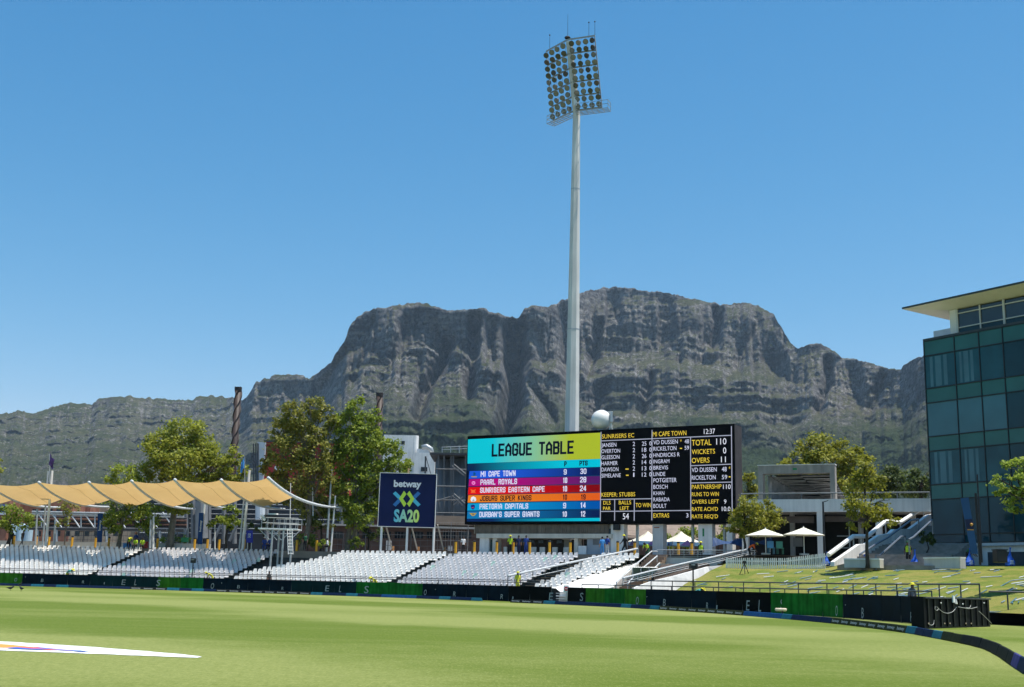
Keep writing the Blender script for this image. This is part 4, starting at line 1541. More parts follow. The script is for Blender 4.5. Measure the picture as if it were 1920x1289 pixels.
def bgrad(name, c0, c1, x0, x1):
    m = bpy.data.materials.new(name)
    m.use_nodes = True
    nt = m.node_tree
    b = nt.nodes['Principled BSDF']
    b.inputs['Roughness'].default_value = .6
    ge = nt.nodes.new('ShaderNodeNewGeometry')
    sx = nt.nodes.new('ShaderNodeSeparateXYZ')
    nt.links.new(ge.outputs['Position'], sx.inputs[0])
    mr = nt.nodes.new('ShaderNodeMapRange')
    mr.inputs[1].default_value, mr.inputs[2].default_value = x0, x1
    nt.links.new(sx.outputs[0], mr.inputs[0])
    mx = nt.nodes.new('ShaderNodeMix')
    mx.data_type = 'RGBA'
    mx.inputs[6].default_value, mx.inputs[7].default_value = (*c0, 1), (*c1, 1)
    nt.links.new(mr.outputs[0], mx.inputs[0])
    nt.links.new(mx.outputs[2], b.inputs['Base Color'])
    return m
xa, xb = bz(507, 800)[0], bz(712, 800)[0]
gcy = bgrad('logo_cyan_to_lime', (.07, .46, .66), (.62, .80, .12), xa, xb)
btext('SA20', 507, 712, 850, 758, gcy, .04)
lime = mat('logo_lime', (.46, .68, .06), .6, .05, 2)
cyn = mat('logo_cyan', (.06, .42, .60), .6, .05, 2)
dcy = mat('logo_blue', (.02, .15, .42), .6, .05, 2)
def bpoly(name, pts, m, out):
    mb = MB()
    mb.slab([bz(x, y) + EN * out for x, y in pts], EN * .006)
    part(name, mb, m, bb)
cx, cy = 613, 669
for sgn in (-1, 1):
    bpoly('logo_arm', [(cx + sgn * 90, cy - 60), (cx + sgn * 112, cy - 42), (cx + sgn * 62, cy + 8), (cx + sgn * 40, cy - 12)], cyn if sgn < 0 else dcy, .022)
    bpoly('logo_arm', [(cx + sgn * 90, cy + 64), (cx + sgn * 112, cy + 46), (cx + sgn * 62, cy - 6), (cx + sgn * 40, cy + 14)], dcy if sgn < 0 else cyn, .030)
    # chevron half of the diamond
    bpoly('logo_chevron', [(cx + sgn * 22, cy - 64), (cx + sgn * 62, cy), (cx + sgn * 30, cy), (cx + sgn * 2, cy - 38)], lime, .038)
    bpoly('logo_chevron', [(cx + sgn * 22, cy + 66), (cx + sgn * 62, cy), (cx + sgn * 30, cy), (cx + sgn * 2, cy + 40)], lime, .038)
mb = MB()
X = bz(624, 440)[0]
mb.tube([(X, BY + .3, zt2 - .3), (X, BY + .3, zt2 + .55)], .10, 8)
part('timber_post', mb, mat('raw_timber', (.42, .28, .14), .8, .2, 4), bb)

# ================================================================== GLASS OFFICE BUILDING (right)
BC = np.array([31.48, 87.0, 0])
BE = np.array([.552, -.834, 0])
BN = np.array([-.834, -.552, 0])
def bpt(s, z, out=0.0):
    return BC + BE * s + BN * out + np.array([0, 0, z])
bld = thing('office_building', 'teal glass office block with overhanging cream roof at the right edge', 'building', (BC[0] + 4, BC[1] - 2, 3.2))
def bzl(py):  # height on the left edge of the facade
    x = np.interp(py, [640, 1018], [1731, 1751])
    return AT(x, py, 87.0)[2]
bands = [641, 669, 730, 757, 820, 847, 910, 937.5, 1003, 1019]
zb = [bzl(p) for p in bands]
ss = [0.0]
for px in (1790, 1836.5, 1881.5):
    P = ONPL(px, 660, BC, BC + BE)
    ss.append(float((P - BC) @ BE))
stp = (ss[3] - ss[1]) / 2
while ss[-1] < 24:
    ss.append(ss[-1] + stp)
spand = mat('spandrel_glass_green', (.022, .115, .105), .12, .15, .5, spec=.35)
vis = [mat('vision_glass_dark', (.005, .042, .058), .06, .3, .4, spec=.3), mat('vision_glass_blind', (.032, .125, .155), .08, .15, .4, spec=.5), mat('vision_glass_mid', (.010, .070, .092), .06, .3, .6, spec=.3)]
mull = mat('mullion_black', (.006, .010, .012), .4, .2, 2)
for k in range(len(zb) - 1):
    z1, z0 = zb[k], zb[k + 1]
    isp = k in (0, 2, 4, 6)
    for i in range(len(ss) - 1):
        a, b = ss[i] + .035, ss[i + 1] - .035
        mb = MB()
        mb.slab([bpt(a, z0 + .035), bpt(b, z0 + .035), bpt(b, z1 - .035), bpt(a, z1 - .035)], -BN * .04)
        if isp:
            m = spand
        else:
            m = vis[1] if (k == 3 and i < 3) else vis[0 if i >= 3 else 2]
            if k == 7 or k == 8: m = vis[0]
        o = part('spandrel_panel' if isp else 'window_pane', mb, m, bld)
        if not isp and k in (1, 5) and i < 2:      # pale blinds and columns seen behind the glass
            for fx, fw in ((.16, .10), (.34, .2), (.62, .12)):
                mb = MB()
                c = a + (b - a) * fx
                mb.slab([bpt(c, z0 + .1, .004), bpt(c + (b - a) * fw, z0 + .1, .004), bpt(c + (b - a) * fw, z1 - .1, .004), bpt(c, z1 - .1, .004)], BN * .004)
                part('blind', mb, mat('blind_pale_teal', (.05, .14, .17), .15, .2, .5), o)
for i, s in enumerate(ss):
    mb = MB()
    mb.bar(bpt(s, zb[-1]), bpt(s, zb[0]), .075, .10, up=BN)
    part('mullion', mb, mull, bld)
for z in zb:
    mb = MB()
    mb.bar(bpt(0, z, .012), bpt(ss[-1], z, .012), .12, .075)
    part('transom', mb, mull, bld)
mb = MB()
mb.slab([bpt(.06, zb[-1], -.06), bpt(ss[-1], zb[-1], -.06), bpt(ss[-1], zb[0], -.06), bpt(.06, zb[0], -.06)], -BN * 13)
part('core', mb, mat('office_interior', (.03, .035, .04), .9, .2, .5), bld)
mb = MB()
mb.slab([bpt(-.02, zb[0] + .02, .08), bpt(ss[-1], zb[0] + .02, .08), bpt(ss[-1], zb[0] + .02, -13), bpt(-.02, zb[0] + .02, -13)], (0, 0, .16))
part('parapet_cap', mb, mat('dark_cap', (.03, .04, .04), .5, .1, 2), bld)
# plinth
mb = MB()
mb.slab([bpt(-.4, 2.6, -.1), bpt(ss[-1], 2.6, -.1), bpt(ss[-1], zb[-1] - .05, -.1), bpt(-.4, zb[-1] - .05, -.1)], -BN * 6)
part('plinth', mb, whitewall, bld)
mb = MB()
mb.slab([bpt(-.6, zb[-1] - .26, .25), bpt(ss[-1], zb[-1] - .26, .25), bpt(ss[-1], zb[-1] - .06, .25), bpt(-.6, zb[-1] - .06, .25)], -BN * .34)
part('plinth_ledge', mb, greywall, bld)
for a, b, h in ((1.9, 2.7, 1.5), (4.4, 7.6, 1.0), (10.3, 14, .7)):
    mb = MB()
    zz = ZB - .05
    mb.slab([bpt(a, zz, -.09), bpt(b, zz, -.09), bpt(b, zz + h, -.09), bpt(a, zz + h, -.09)], BN * .02)
    part('vent_recess', mb, mat('recess_dark', (.05, .055, .06), .7, .2, 2), bld)
# penthouse
creamR = mat('roof_soffit_cream', (.74, .71, .64), .7, .06, .6)
zp0 = zb[0] + .18
zp1 = AT(1767, 594, 88)[2]
s0 = 1.75
setb = -.9
mb = MB()
mb.slab([bpt(s0, zp0, setb), bpt(s0 + .62, zp0, setb), bpt(s0 + .62, zp1, setb), bpt(s0, zp1, setb)], -BN * .6)
part('corner_column', mb, creamR, bld)
frm = mat('penthouse_frame', (.55, .54, .48), .5, .08, 1)
sp_ = s0 + .64
nn = 0
while sp_ < 24:
    w_ = stp * .98
    lv = [zp0 + .05, zp0 + .05 + (zp1 - zp0) * .27, zp0 + .05 + (zp1 - zp0) * .80, zp1 - .05]
    for j in range(3):
        mb = MB()
        mb.slab([bpt(sp_ + .05, lv[j] + .04, setb - .06), bpt(sp_ + w_ - .05, lv[j] + .04, setb - .06), bpt(sp_ + w_ - .05, lv[j + 1] - .04, setb - .06), bpt(sp_ + .05, lv[j + 1] - .04, setb - .06)], -BN * .03)
        part('penthouse_pane', mb, vis[0] if j == 0 else mat('penthouse_glass', (.030, .050, .070), .07, .2, .5, spec=.5), bld)
        mb = MB()
        mb.bar(bpt(sp_, lv[j], setb), bpt(sp_ + w_, lv[j], setb), .08, .08)
        part('penthouse_transom', mb, frm, bld)
    mb = MB()
    mb.bar(bpt(sp_, zp0, setb), bpt(sp_, zp1, setb), .09 if nn % 2 else .16, .10, up=BN)
    part('penthouse_mullion', mb, frm, bld)
    sp_ += w_
    nn += 1
mb = MB()
mb.slab([bpt(s0 + .2, zp0, setb - .2), bpt(24, zp0, setb - .2), bpt(24, zp1, setb - .2), bpt(s0 + .2, zp1, setb - .2)], -BN * 9)
part('penthouse_core', mb, MATS['office_interior'], bld)
# roof with soffit: thin edge, thick centre
rs0, ro = -1.25, .72
zr = zp1 + .42
mb = MB()
mb.add([bpt(rs0, zr, ro), bpt(26, zr, ro), bpt(26, zr, -11), bpt(rs0, zr, -11), bpt(s0 + .1, zp1 + .02, setb + .05), bpt(26, zp1 + .02, setb + .05), bpt(26, zp1 + .02, -10), bpt(s0 + .1, zp1 + .02, -10)],
       [(0, 4, 5, 1), (0, 3, 7, 4), (4, 7, 6, 5), (3, 2, 6, 7)])
part('soffit', mb, creamR, bld, fix=False)
mb = MB()
mb.slab([bpt(rs0 - .03, zr + .003, ro + .03), bpt(26, zr + .003, ro + .03), bpt(26, zr + .003, -11.1), bpt(rs0 - .03, zr + .003, -11.1)], (0, 0, .14))
part('roof', mb, mat('roof_dark_green', (.02, .035, .035), .4, .1, 1), bld)
for i in range(11):
    mb = MB()
    q = bpt(.7 + i * .95, zr - .10, .30)
    mb.tube([q, q + np.array([0, 0, .12])], .045, 6)
    part('soffit_light', mb, darksteel, bld)
mb = MB()
mb.box(bpt(.9, zb[0] + .55, -2.2), (1.6, 2.2, .8), math.atan2(BE[1], BE[0]))
part('roof_unit', mb, mat('pale_grey_metal', (.5, .52, .54), .4, .1, 2), bld)

# ================================================================== RAISED DECK with pergola frame
DA, DB = XAT(1386, 101.5, 8), XAT(1745, 95.0, 8)
DU = (DB - DA) / np.linalg.norm(DB - DA)
DN = np.array([DU[1], -DU[0], 0])
def dp(px, py, out=0.0): return ONPL(px, py, DA, DB) + DN * out
def du(px): return float((dp(px, 950) - DA) @ DU)
def dpt(u, z, out=0.0): return np.array([DA[0], DA[1], 0]) + DU * u + DN * out + np.array([0, 0, z])
dz1, dz0 = dp(1560, 936)[2], dp(1560, 960)[2]
deck = thing('raised_deck', 'pale grey concrete deck on columns left of the glass office block', 'deck', tuple(dpt(8, ZC)))
def dblock(u0, u1, z0, z1, out, dep, m, name, par=None):
    mb = MB()
    mb.slab([dpt(u0, z0, out), dpt(u1, z0, out), dpt(u1, z1, out), dpt(u0, z1, out)], -DN * dep)
    return part(name, mb, m, par or deck)
fasM = mat('deck_fascia_grey', (.74, .73, .70), .8, .08, .5, streak=.15)
dblock(du(1386), du(1745), dz0, dz1, 0, .4, fasM, 'fascia')
dblock(du(1386), du(1745) - .05, dz1 - .5, dz1 - .05, -.4, 13, greywall, 'slab')
dblock(du(1745) + .003, du(1745) + .35, ZC, dz1 + .02, .05, 1.2, whitewall, 'end_pier')
for px in (1390, 1530.5, 1640):
    dblock(du(px), du(px + 11.5), ZC, dz0, -.08, .5, fasM, 'column')
for px in (1450, 1585, 1690):
    dblock(du(px), du(px) + .4, ZC, dz1 - .5, -7, .4, greywall, 'column')
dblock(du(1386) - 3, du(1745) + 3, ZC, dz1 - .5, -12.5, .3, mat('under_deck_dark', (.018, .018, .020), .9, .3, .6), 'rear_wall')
dblock(du(1400), du(1520), dz0 - .85, dz0 - .3, -1.2, .3, mat('deck_beam_brown', (.10, .08, .07), .8, .2, 1), 'beam')
dblock(du(1542), du(1640), dz0 - .75, dz0 - .3, -1.2, .3, MATS['deck_beam_brown'], 'beam')
dblock(du(1460), du(1478), ZC + 1.2, ZC + 2.0, -6, .1, mat('menu_board_grey', (.30, .29, .28), .6, .1, 2), 'menu_board')
for px in (1578, 1600):
    dblock(du(px), du(px) + .08, ZC, dz0, -3.5, .1, steel, 'glazing_post')
for zz in (ZC + 1.0, ZC + 2.0):
    dblock(du(1555), du(1640), zz, zz + .06, -3.5, .06, steel, 'glazing_rail')
rl = railing(np.array([dpt(u, dz1, -.25) for u in np.linspace(du(1388), du(1744), 12)]), dz1, dz1 + .52, 2.6, mat('deck_rail_grey', (.14, .16, .17), .5, .2, 2), 'slim grey rail along the edge of the raised deck', rad=.045)
# pergola
per = thing('pergola', 'concrete frame pergola with timber slats standing on the raised deck', 'pergola', tuple(dpt(du(1490), dz1)))
perM = mat('pergola_concrete', (.33, .30, .265), .85, .15, .9, streak=.3)
pz1 = dp(1490, 871)[2]
pz0 = dp(1490, 886.5)[2]
u0, u1 = du(1419.5), du(1565)
dblock(u0, u1, pz0, pz1, -.6, .9, perM, 'header', per)
dblock(u0, u0 + .40, dz1 - .04, pz0, -.6, .9, perM, 'leg', per)
dblock(u1 - .42, u1, dz1 - .04, pz0, -.6, .9, perM, 'leg', per)
dblock(u0 - .05, u1 + .05, pz1, pz1 + .05, -.55, 1.0, white, 'coping', per)
dblock(du(1490) - .2, du(1490) + .15, pz0 + .28, pz0 + .45, -.585, .02, mat('sign_green', (.02, .22, .08), .5, .1, 3), 'exit_sign', per)
slat = mat('weathered_slat', (.24, .23, .22), .8, .3, 2)
# slatted tunnel running back and down to the right
for i in range(24):
    t = i / 23
    oz = pz0 - .22 - t * (pz0 - dz1 - .3)
    ob = -1.6 - 9.5 * t
    ua = u0 + 1.1 + t * 2.2
    for j in range(2):
        mb = MB()
        a = ua + j * (u1 - .5 - ua) / 2 + random.uniform(-.1, .1)
        b = ua + (j + 1) * (u1 - .5 - ua) / 2 + random.uniform(-.1, .2)
        mb.bar(dpt(a, oz + random.uniform(-.05, .05), ob), dpt(b, oz + random.uniform(-.08, .08), ob - random.uniform(0, .5)), .55, .05)
        part('roof_slat', mb, slat, per)
for i in range(22):
    t = i / 21
    mb = MB()
    ob = -1.5 - 8.5 * t
    mb.bar(dpt(u0 + .85 + t * 2.3, dz1, ob), dpt(u0 + .85 + t * 2.3 + random.uniform(-.05, .05), pz0 - .1 - t * (pz0 - dz1 - .6), ob), .30, .06)
    part('wall_slat', mb, slat, per)
mb = MB()
mb.slab([dpt(u0 + 1.2, pz0 - .05, -1.8), dpt(u1 - .45, pz0 - .05, -1.8), dpt(u1 - .45, dz1 + .12, -11.6), dpt(u0 + 3.3, dz1 + .12, -11.6)], (0, 0, .04))
part('shade_backing', mb, mat('pergola_painted_shade', (.05, .05, .052), .9, .2, 1), per)  # added dark sheet; its colour paints the shade behind the slats
mb = MB()
mb.bar(dpt(u0 + .95, pz0 - .1, -1.5), dpt(u0 + 3.25, dz1 + .15, -11), .12, .16)
part('edge_beam', mb, darksteel, per)

# lamp post in front of the deck
P = XAT(1546, 92.5, ZC)
lp = thing('lamp_post', 'slim black lamp post with a short arm before the raised deck', 'lamp post', tuple(P))
zt3 = AT(1546, 941, 92.5)[2]
mb = MB()
mb.tube([P, (P[0], P[1], zt3)], [.10, .07], 8)
part('pole', mb, blackm, lp)
mb = MB()
mb.bar((P[0], P[1], zt3 - .04), (P[0] + .42, P[1], zt3 + .10), .09, .06)
part('arm', mb, blackm, lp)

# ================================================================== STAIRS up to the deck
L0 = XAT(1560, 83.5, ZB)
L1 = XAT(1737, 94.0, ZB)
sd = L1 - L0
sd[2] = 0
SL = np.linalg.norm(sd)
sd /= SL
sw = np.array([sd[1], -sd[0], 0])
stairs = thing('stone_staircase', 'wide grey staircase with white parapets climbing to the raised deck', 'staircase', tuple(L0))
brickst = mat('stair_grey_stone', (.24, .225, .205), .85, .2, 2.5)
NST = 27
top_z = dz1 - .25
def par_z(dist):
    return float(np.interp(dist, PDIST, PZ))
PP = [(1557, 1054), (1605, 1021), (1618, 1020), (1642, 1004), (1662, 1001), (1670, 993), (1700, 992), (1735, 966), (1747, 964)]
PDIST = [float((ONPL(x, y, L0, L0 + sd) - L0) @ sd) for x, y in PP]
PZ = [float(ONPL(x, y, L0, L0 + sd)[2]) for x, y in PP]
for i in range(NST):
    t0 = i / NST
    zz = max(par_z(SL * t0 + .35) - .72, ZB - .2 + .05 * i)
    q0 = L0 + sd * (SL * t0 + .35)
    wd_ = 7.4 - 1.5 * t0
    mb = MB()
    q1 = q0 + sd * (SL / NST + .25)
    a, b, c, d = q0 + sw * .2, q0 + sw * wd_, q1 + sw * wd_, q1 + sw * .2
    for v in (a, b, c, d): v[2] = zz
    mb.slab([a, b, c, d], (0, 0, -.6))
    part('step', mb, brickst, stairs)
def stp_(px, py, off=0.0):
    return ONPL(px, py, L0 + sw * off, L0 + sw * off + sd)
PP = [(1557, 1054), (1605, 1021), (1618, 1020), (1642, 1004), (1662, 1001), (1670, 993), (1700, 992), (1735, 966), (1747, 964)]
for i in range(len(PP) - 1):
    a, b = stp_(*PP[i]), stp_(*PP[i + 1])
    mb = MB()
    lo = 1.1
    mb.slab([a, b, (b[0], b[1], max(b[2] - lo, ZB - .3)), (a[0], a[1], max(a[2] - lo, ZB - .3))], sw * .3)
    part('parapet', mb, whitewall, stairs)
PR = [(1553, 1041), (1600, 1006), (1626, 1006), (1660, 978), (1688, 980), (1731, 952), (1747, 955)]
pts = [stp_(x, y, -1.5) for x, y in PR]
mb = MB()
mb.tube(pts, .17, 8)
part('outer_handrail', mb, white, stairs)
for p in pts[1:]:
    mb = MB()
    mb.tube([(p[0], p[1], ZB - .1), tuple(p)], .05, 6)
    part('handrail_post', mb, steel, stairs)
railst = mat('stair_rail_blue_grey', (.18, .21, .25), .4, .15, 2, metal=.4)
for off, pr in ((3.4, [(1642, 1042), (1650, 1042), (1690, 1006), (1697, 1006)]), (5.6, [(1704, 1012), (1712, 1008), (1748, 975)]), (1.0, [(1612, 1040), (1640, 1022), (1665, 1008), (1708, 976), (1722, 974)])):
    pts = [stp_(x, y, off) for x, y in pr]
    mb = MB()
    mb.tube(pts, .07, 6)
    part('handrail', mb, railst, stairs)
    for p in (pts[0], pts[-1]):
        mb = MB()
        mb.tube([(p[0], p[1], p[2] - 1.0), tuple(p)], .05, 6)
        part('handrail_post', mb, railst, stairs)
# low bench walls at the foot of the stairs
def wallpx(name, label, cat, x0, x1, Y0, Y1, zb_w, zt_w, th, m, cap=None):
    a, b = XAT(x0, Y0, zb_w), XAT(x1, Y1, zb_w)
    root = thing(name, label, cat, tuple(a))
    mb = MB()
    d = (b - a) / np.linalg.norm(b - a)
    n = np.array([-d[1], d[0], 0])
    mb.slab([a, b, (b[0], b[1], zt_w), (a[0], a[1], zt_w)], n * th)
    part('wall', mb, m, root)
    if cap:
        mb = MB()
        a2, b2 = a - n * .05, b - n * .05
        a2[2] = b2[2] = zt_w + .002
        mb.slab([a2, b2, b2 + n * (th + .1), a2 + n * (th + .1)], (0, 0, .09))
        part('coping', mb, cap, root)
    return root
wallpx('bench_wall', 'low cream bench wall at the foot of the stairs beside the slim tree', 'wall', 1583, 1650, 82.5, 80.5, ZB - .4, ZB + .14, .5, cream, white)
wallpx('bench_wall', 'long low pale wall under the glass office block', 'wall', 1733, 1800, 79.5, 76.5, ZB - .4, ZB + .25, .5, greywall, white)

# ================================================================== RAMP, STAIRS AND RAILS beside the seats
def polyrail(name, label, pts3, top, m, nrails, step, rad=.05, midm=None):
    """pts3 base line; rail(s) above it"""
    root = thing(name, label, 'railing', tuple(pts3[0]))
    P = np.array(pts3, float)
    mb = MB()
    mb.tube([(p[0], p[1], p[2] + top) for p in P], rad * 1.5, 8)
    part('handrail', mb, m, root)
    for k in range(nrails):
        mb = MB()
        mb.tube([(p[0], p[1], p[2] + top * (k + .6) / (nrails + .6)) for p in P], rad * .5, 5)
        part('rail', mb, m, root)
    for p in walk(P, step):
        mb = MB()
        mb.tube([p, (p[0], p[1], p[2] + top)], rad * .7, 5)
        part('post', mb, midm or m, root)
    return root
def pl(list_, Y0, Y1):
    x0, x1 = list_[0][0], list_[-1][0]
    return [AT(x, y, Y0 + (Y1 - Y0) * (x - x0) / (x1 - x0)) for x, y in list_]
railW = mat('ramp_rail_white_grey', (.55, .57, .58), .45, .1, 2)
base = pl([(952, 1099), (1010, 1086), (1060, 1075), (1110, 1064.5), (1160, 1054), (1195, 1046)], 94.2, 103.6)
polyrail('seating_rail', 'thick pale sloping handrail beside the narrow seat block', base, .78, railW, 1, 1.35, .055, darksteel)
# white flank wall under that rail
A0, A1 = base[1], base[-1]
flank = thing('flank_wall', 'bright white sloping flank wall at the end of the seats', 'wall', (base[2][0], base[2][1], 0))
wl_ = pl([(1040, 1102), (1075, 1093), (1110, 1078), (1150, 1068), (1178, 1060.5), (1200, 1052)], 93.6, 102.2)
ft_ = [AT(x, y, Yd) for x, y, Yd in ((1050, 1110, 92.2), (1082, 1109, 91.4), (1118, 1108, 90.6), (1150, 1101, 90.6), (1172, 1078, 93.5), (1198, 1056, 99.5))]
mb = MB()
nfl = len(wl_)
for a, b in zip(wl_, ft_):
    b = np.array([b[0], b[1], max(b[2], .1)])
    mb.v += [tuple(a), tuple(b), (a[0] - .2, a[1] + .3, a[2] - .02), (b[0] - .1, b[1] + .3, 0.02)]
for i in range(nfl - 1):
    for k0, k1 in ((0, 1), (2, 0), (1, 3)):
        mb.f.append((i * 4 + k0, i * 4 + k1, (i + 1) * 4 + k1, (i + 1) * 4 + k0))
part('wall', mb, whitewall, flank)
# stair flight between the rails
fl = thing('stair_flight', 'narrow brown stair flight with steel handrails between seats and ramp', 'staircase', tuple(XAT(1165, 90, 1)))
brownst = mat('brown_stone_step', (.27, .185, .125), .85, .2, 3)
for i in range(15):
    t = i / 14
    Yd = 90.2 + t * 9.5
    z = .9 + t * (ZC - .9)
    a, b = XAT(1152 + t * 64, Yd, z), XAT(1188 + t * 62, Yd - .5, z)
    mb = MB()
    mb.slab([a, b, b + np.array([.4, .95, 0]), a + np.array([.4, .95, 0])], (0, 0, -.3))
    part('step', mb, brownst, fl)
for pts in (pl([(1156, 1092), (1178, 1069), (1188, 1062), (1222, 1034), (1232, 1034)], 90, 99), pl([(1177, 1095), (1193, 1076), (1232, 1043)], 89, 97.5), pl([(1216, 1078), (1230, 1063), (1237, 1056)], 92, 96)):
    mb = MB()
    mb.tube(pts, .055, 6)
    part('handrail', mb, railW, fl)
    for p in (pts[0], pts[-1], (np.array(pts[0]) + np.array(pts[-1])) / 2):
        mb = MB()
        mb.tube([(p[0], p[1], p[2] - 1.0), tuple(p)], .035, 5)
        part('handrail_post', mb, steel, fl)
# glass balustrade panel
gp = thing('glass_balustrade', 'dark green glass balustrade panel beside the narrow stairs', 'balustrade', tuple(AT(1192, 1100, 89)))
glassG = mat('balustrade_glass_green', (.05, .075, .06), .08, .3, .8, spec=.5)
for x0, x1 in ((1186, 1201), (1202, 1216), (1217, 1231)):
    mb = MB()
    c = [AT(x0, 1092 - (x0 - 1186) * .35, 90.5), AT(x1, 1092 - (x1 - 1186) * .35, 91), AT(x1, 1065, 91), AT(x0, 1065, 90.5)]
    mb.slab(c, (0, .03, 0))
    part('glass_panel', mb, glassG, gp)
    mb = MB()
    mb.tube([c[0], c[3]], .03, 5)
    part('post', mb, steel, gp)
mb = MB()
mb.tube([AT(1171, 1064, 90), AT(1233, 1064.5, 91)], .03, 5)
part('rail', mb, steel, gp)
# grey block wall with railing above
gw = wallpx('ramp_wall', 'flat grey concrete wall below the gazebos', 'wall', 1233, 1352, 99.5, 96.5, 1.0, AT(1290, 1046, 98)[2], .4, greywall)
gw2 = wallpx('ramp_wall', 'small pale concrete pier at the top of the narrow stairs', 'wall', 1232, 1251, 96.8, 96.6, 1.0, AT(1240, 1057, 96.7)[2], 1.2, cream)
tz = AT(1290, 1046, 98)[2]
railing(np.array([XAT(1232, 99.3, tz), XAT(1300, 97.7, tz), XAT(1352, 96.4, tz), XAT(1418, 95.2, tz)]), tz, tz + .62, 1.2, steel, 'grey steel railing on top of the flat grey wall', rails=(1.0, .72, .44, .16), rad=.028)
# ramp rail and dark inner side
rb = pl([(1168, 1098), (1215, 1086), (1290, 1068), (1340, 1057), (1372, 1049), (1410, 1041)], 87.5, 95.5)
polyrail('ramp_rail', 'long pale sloping rail climbing over the white retaining wall', rb, .52, railW, 3, 1.5, .05, steel)
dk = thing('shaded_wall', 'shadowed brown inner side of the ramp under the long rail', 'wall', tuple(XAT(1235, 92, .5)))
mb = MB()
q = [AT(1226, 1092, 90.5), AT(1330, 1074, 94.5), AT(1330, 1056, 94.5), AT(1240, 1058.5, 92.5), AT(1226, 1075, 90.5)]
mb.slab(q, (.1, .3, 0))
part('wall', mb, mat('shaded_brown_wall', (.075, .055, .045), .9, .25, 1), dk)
# white retaining wall along the bank
rw = thing('retaining_wall', 'white retaining wall sloping along the left edge of the grass bank', 'wall', tuple(XAT(1210, 86.5, .5)))
RW = [(1188, 1103), (1225, 1089.5), (1262, 1081), (1328, 1063), (1362, 1060)]
rp_ = pl(RW, 86.2, 92.0)
for i in range(len(rp_) - 1):
    a, b = rp_[i], rp_[i + 1]
    mb = MB()
    mb.slab([(a[0] + .3, a[1] - .32, .2), (b[0] + .3, b[1] - .32, .2 if i < 1 else b[2] - 1.3), b, a], (-.1, .3, 0))
    part('wall', mb, whitewall if i < 3 else greywall, rw)
# no entry sign at the players' gap
ne = thing('no_entry_sign', 'red and white no entry sign at the gap in the boundary fence', 'sign', tuple(XAT(1061, 91, 0)))
P = AT(1061.5, 1104.5, 91.0)
mb = MB()
mb.box((P[0], P[1], P[2]), (.40, .02, .52))
part('board', mb, white, ne)
mb = MB()
mb.tube([(P[0], P[1] - .012, P[2]), (P[0], P[1] - .03, P[2])], .155, 20)
part('disc', mb, mat('sign_red', (.55, .01, .02), .5, .05, 2), ne)
mb = MB()
mb.box((P[0], P[1] - .036, P[2]), (.22, .01, .055))
part('bar', mb, white, ne)
mb = MB()
mb.tube([(P[0] + .03, P[1] + .03, 0), (P[0] + .03, P[1] + .03, P[2] + .2)], .025, 6)
part('post', mb, steel, ne)
# grey steps in the gap
gs = thing('gap_steps', 'small pale steps and frame inside the gap in the boundary fence', 'steps', tuple(XAT(1052, 92, 0)))
for k in range(4):
    mb = MB()
    a = XAT(1043, 91.5 + k * .3, .15 + k * .2)
    mb.box((a[0] + .35, a[1], .12 + k * .2), (.75, .3, .06))
    part('tread', mb, steel if k % 2 else white, gs)
# ================================================================== TENSILE CANOPIES (left)
fabric = bpy.data.materials.new('tan_shade_fabric')
fabric.use_nodes = True
nt = fabric.node_tree
out = nt.nodes['Material Output']
bs = nt.nodes['Principled BSDF']
bs.inputs['Base Color'].default_value = (.62, .36, .12, 1)
bs.inputs['Roughness'].default_value = .85
bs.inputs['Specular IOR Level'].default_value = .1
tr = nt.nodes.new('ShaderNodeBsdfTranslucent')
tr.inputs[0].default_value = (.66, .36, .11, 1)
mxs = nt.nodes.new('ShaderNodeMixShader')
mxs.inputs[0].default_value = .36
nt.links.new(bs.outputs[0], mxs.inputs[1])
nt.links.new(tr.outputs[0], mxs.inputs[2])
nt.links.new(mxs.outputs[0], out.inputs[0])
ge = nt.nodes.new('ShaderNodeNewGeometry')
nz = nt.nodes.new('ShaderNodeTexNoise')
nz.inputs['Scale'].default_value = .5
nt.links.new(ge.outputs['Position'], nz.inputs['Vector'])
mm = nt.nodes.new('ShaderNodeMix')
mm.data_type = 'RGBA'
mm.inputs[6].default_value = (.72, .455, .185, 1)
mm.inputs[7].default_value = (.83, .555, .245, 1)
nt.links.new(nz.outputs[0], mm.inputs[0])
nt.links.new(mm.outputs[2], bs.inputs[0])
nt.links.new(mm.outputs[2], tr.inputs[0])
PEAK = [(-118, 909), (-24, 907), (72, 904.5), (166, 904.5), (246, 902), (327, 899.5), (414, 900), (502, 896)]
TIP = [(10, 952), (118, 952), (205, 951), (290, 953), (366, 955), (446, 956), (534, 955), (645, 953)]
YF = lambda x: np.interp(x, [-120, 72, 502], [123, 121, 112.5])
YT = lambda x: np.interp(x, [0, 190, 645], [134, 131.5, 120.5])
ribs = []
for (a, b), (c, d) in zip(PEAK, TIP):
    p, q = AT(a, b, YF(a)), AT(c, d, YT(c))
    ts = np.linspace(0, 1, 15)
    R = np.array([p * (1 - t) + q * t for t in ts])
    R[:, 2] -= 1.05 * 4 * ts * (1 - ts) * (1 - .35 * ts)
    ribs.append(R)
def rib_at(R, t):
    k = np.clip(t, 0, 1) * 14
    i = int(min(k, 13))
    return R[i] * (1 - (k - i)) + R[i + 1] * (k - i)
ORDC = ['leftmost, cut by the picture edge', 'second from the left', 'third from the left', 'fourth from the left', 'fifth from the left', 'sixth from the left', 'rightmost, beside the camera scaffold']
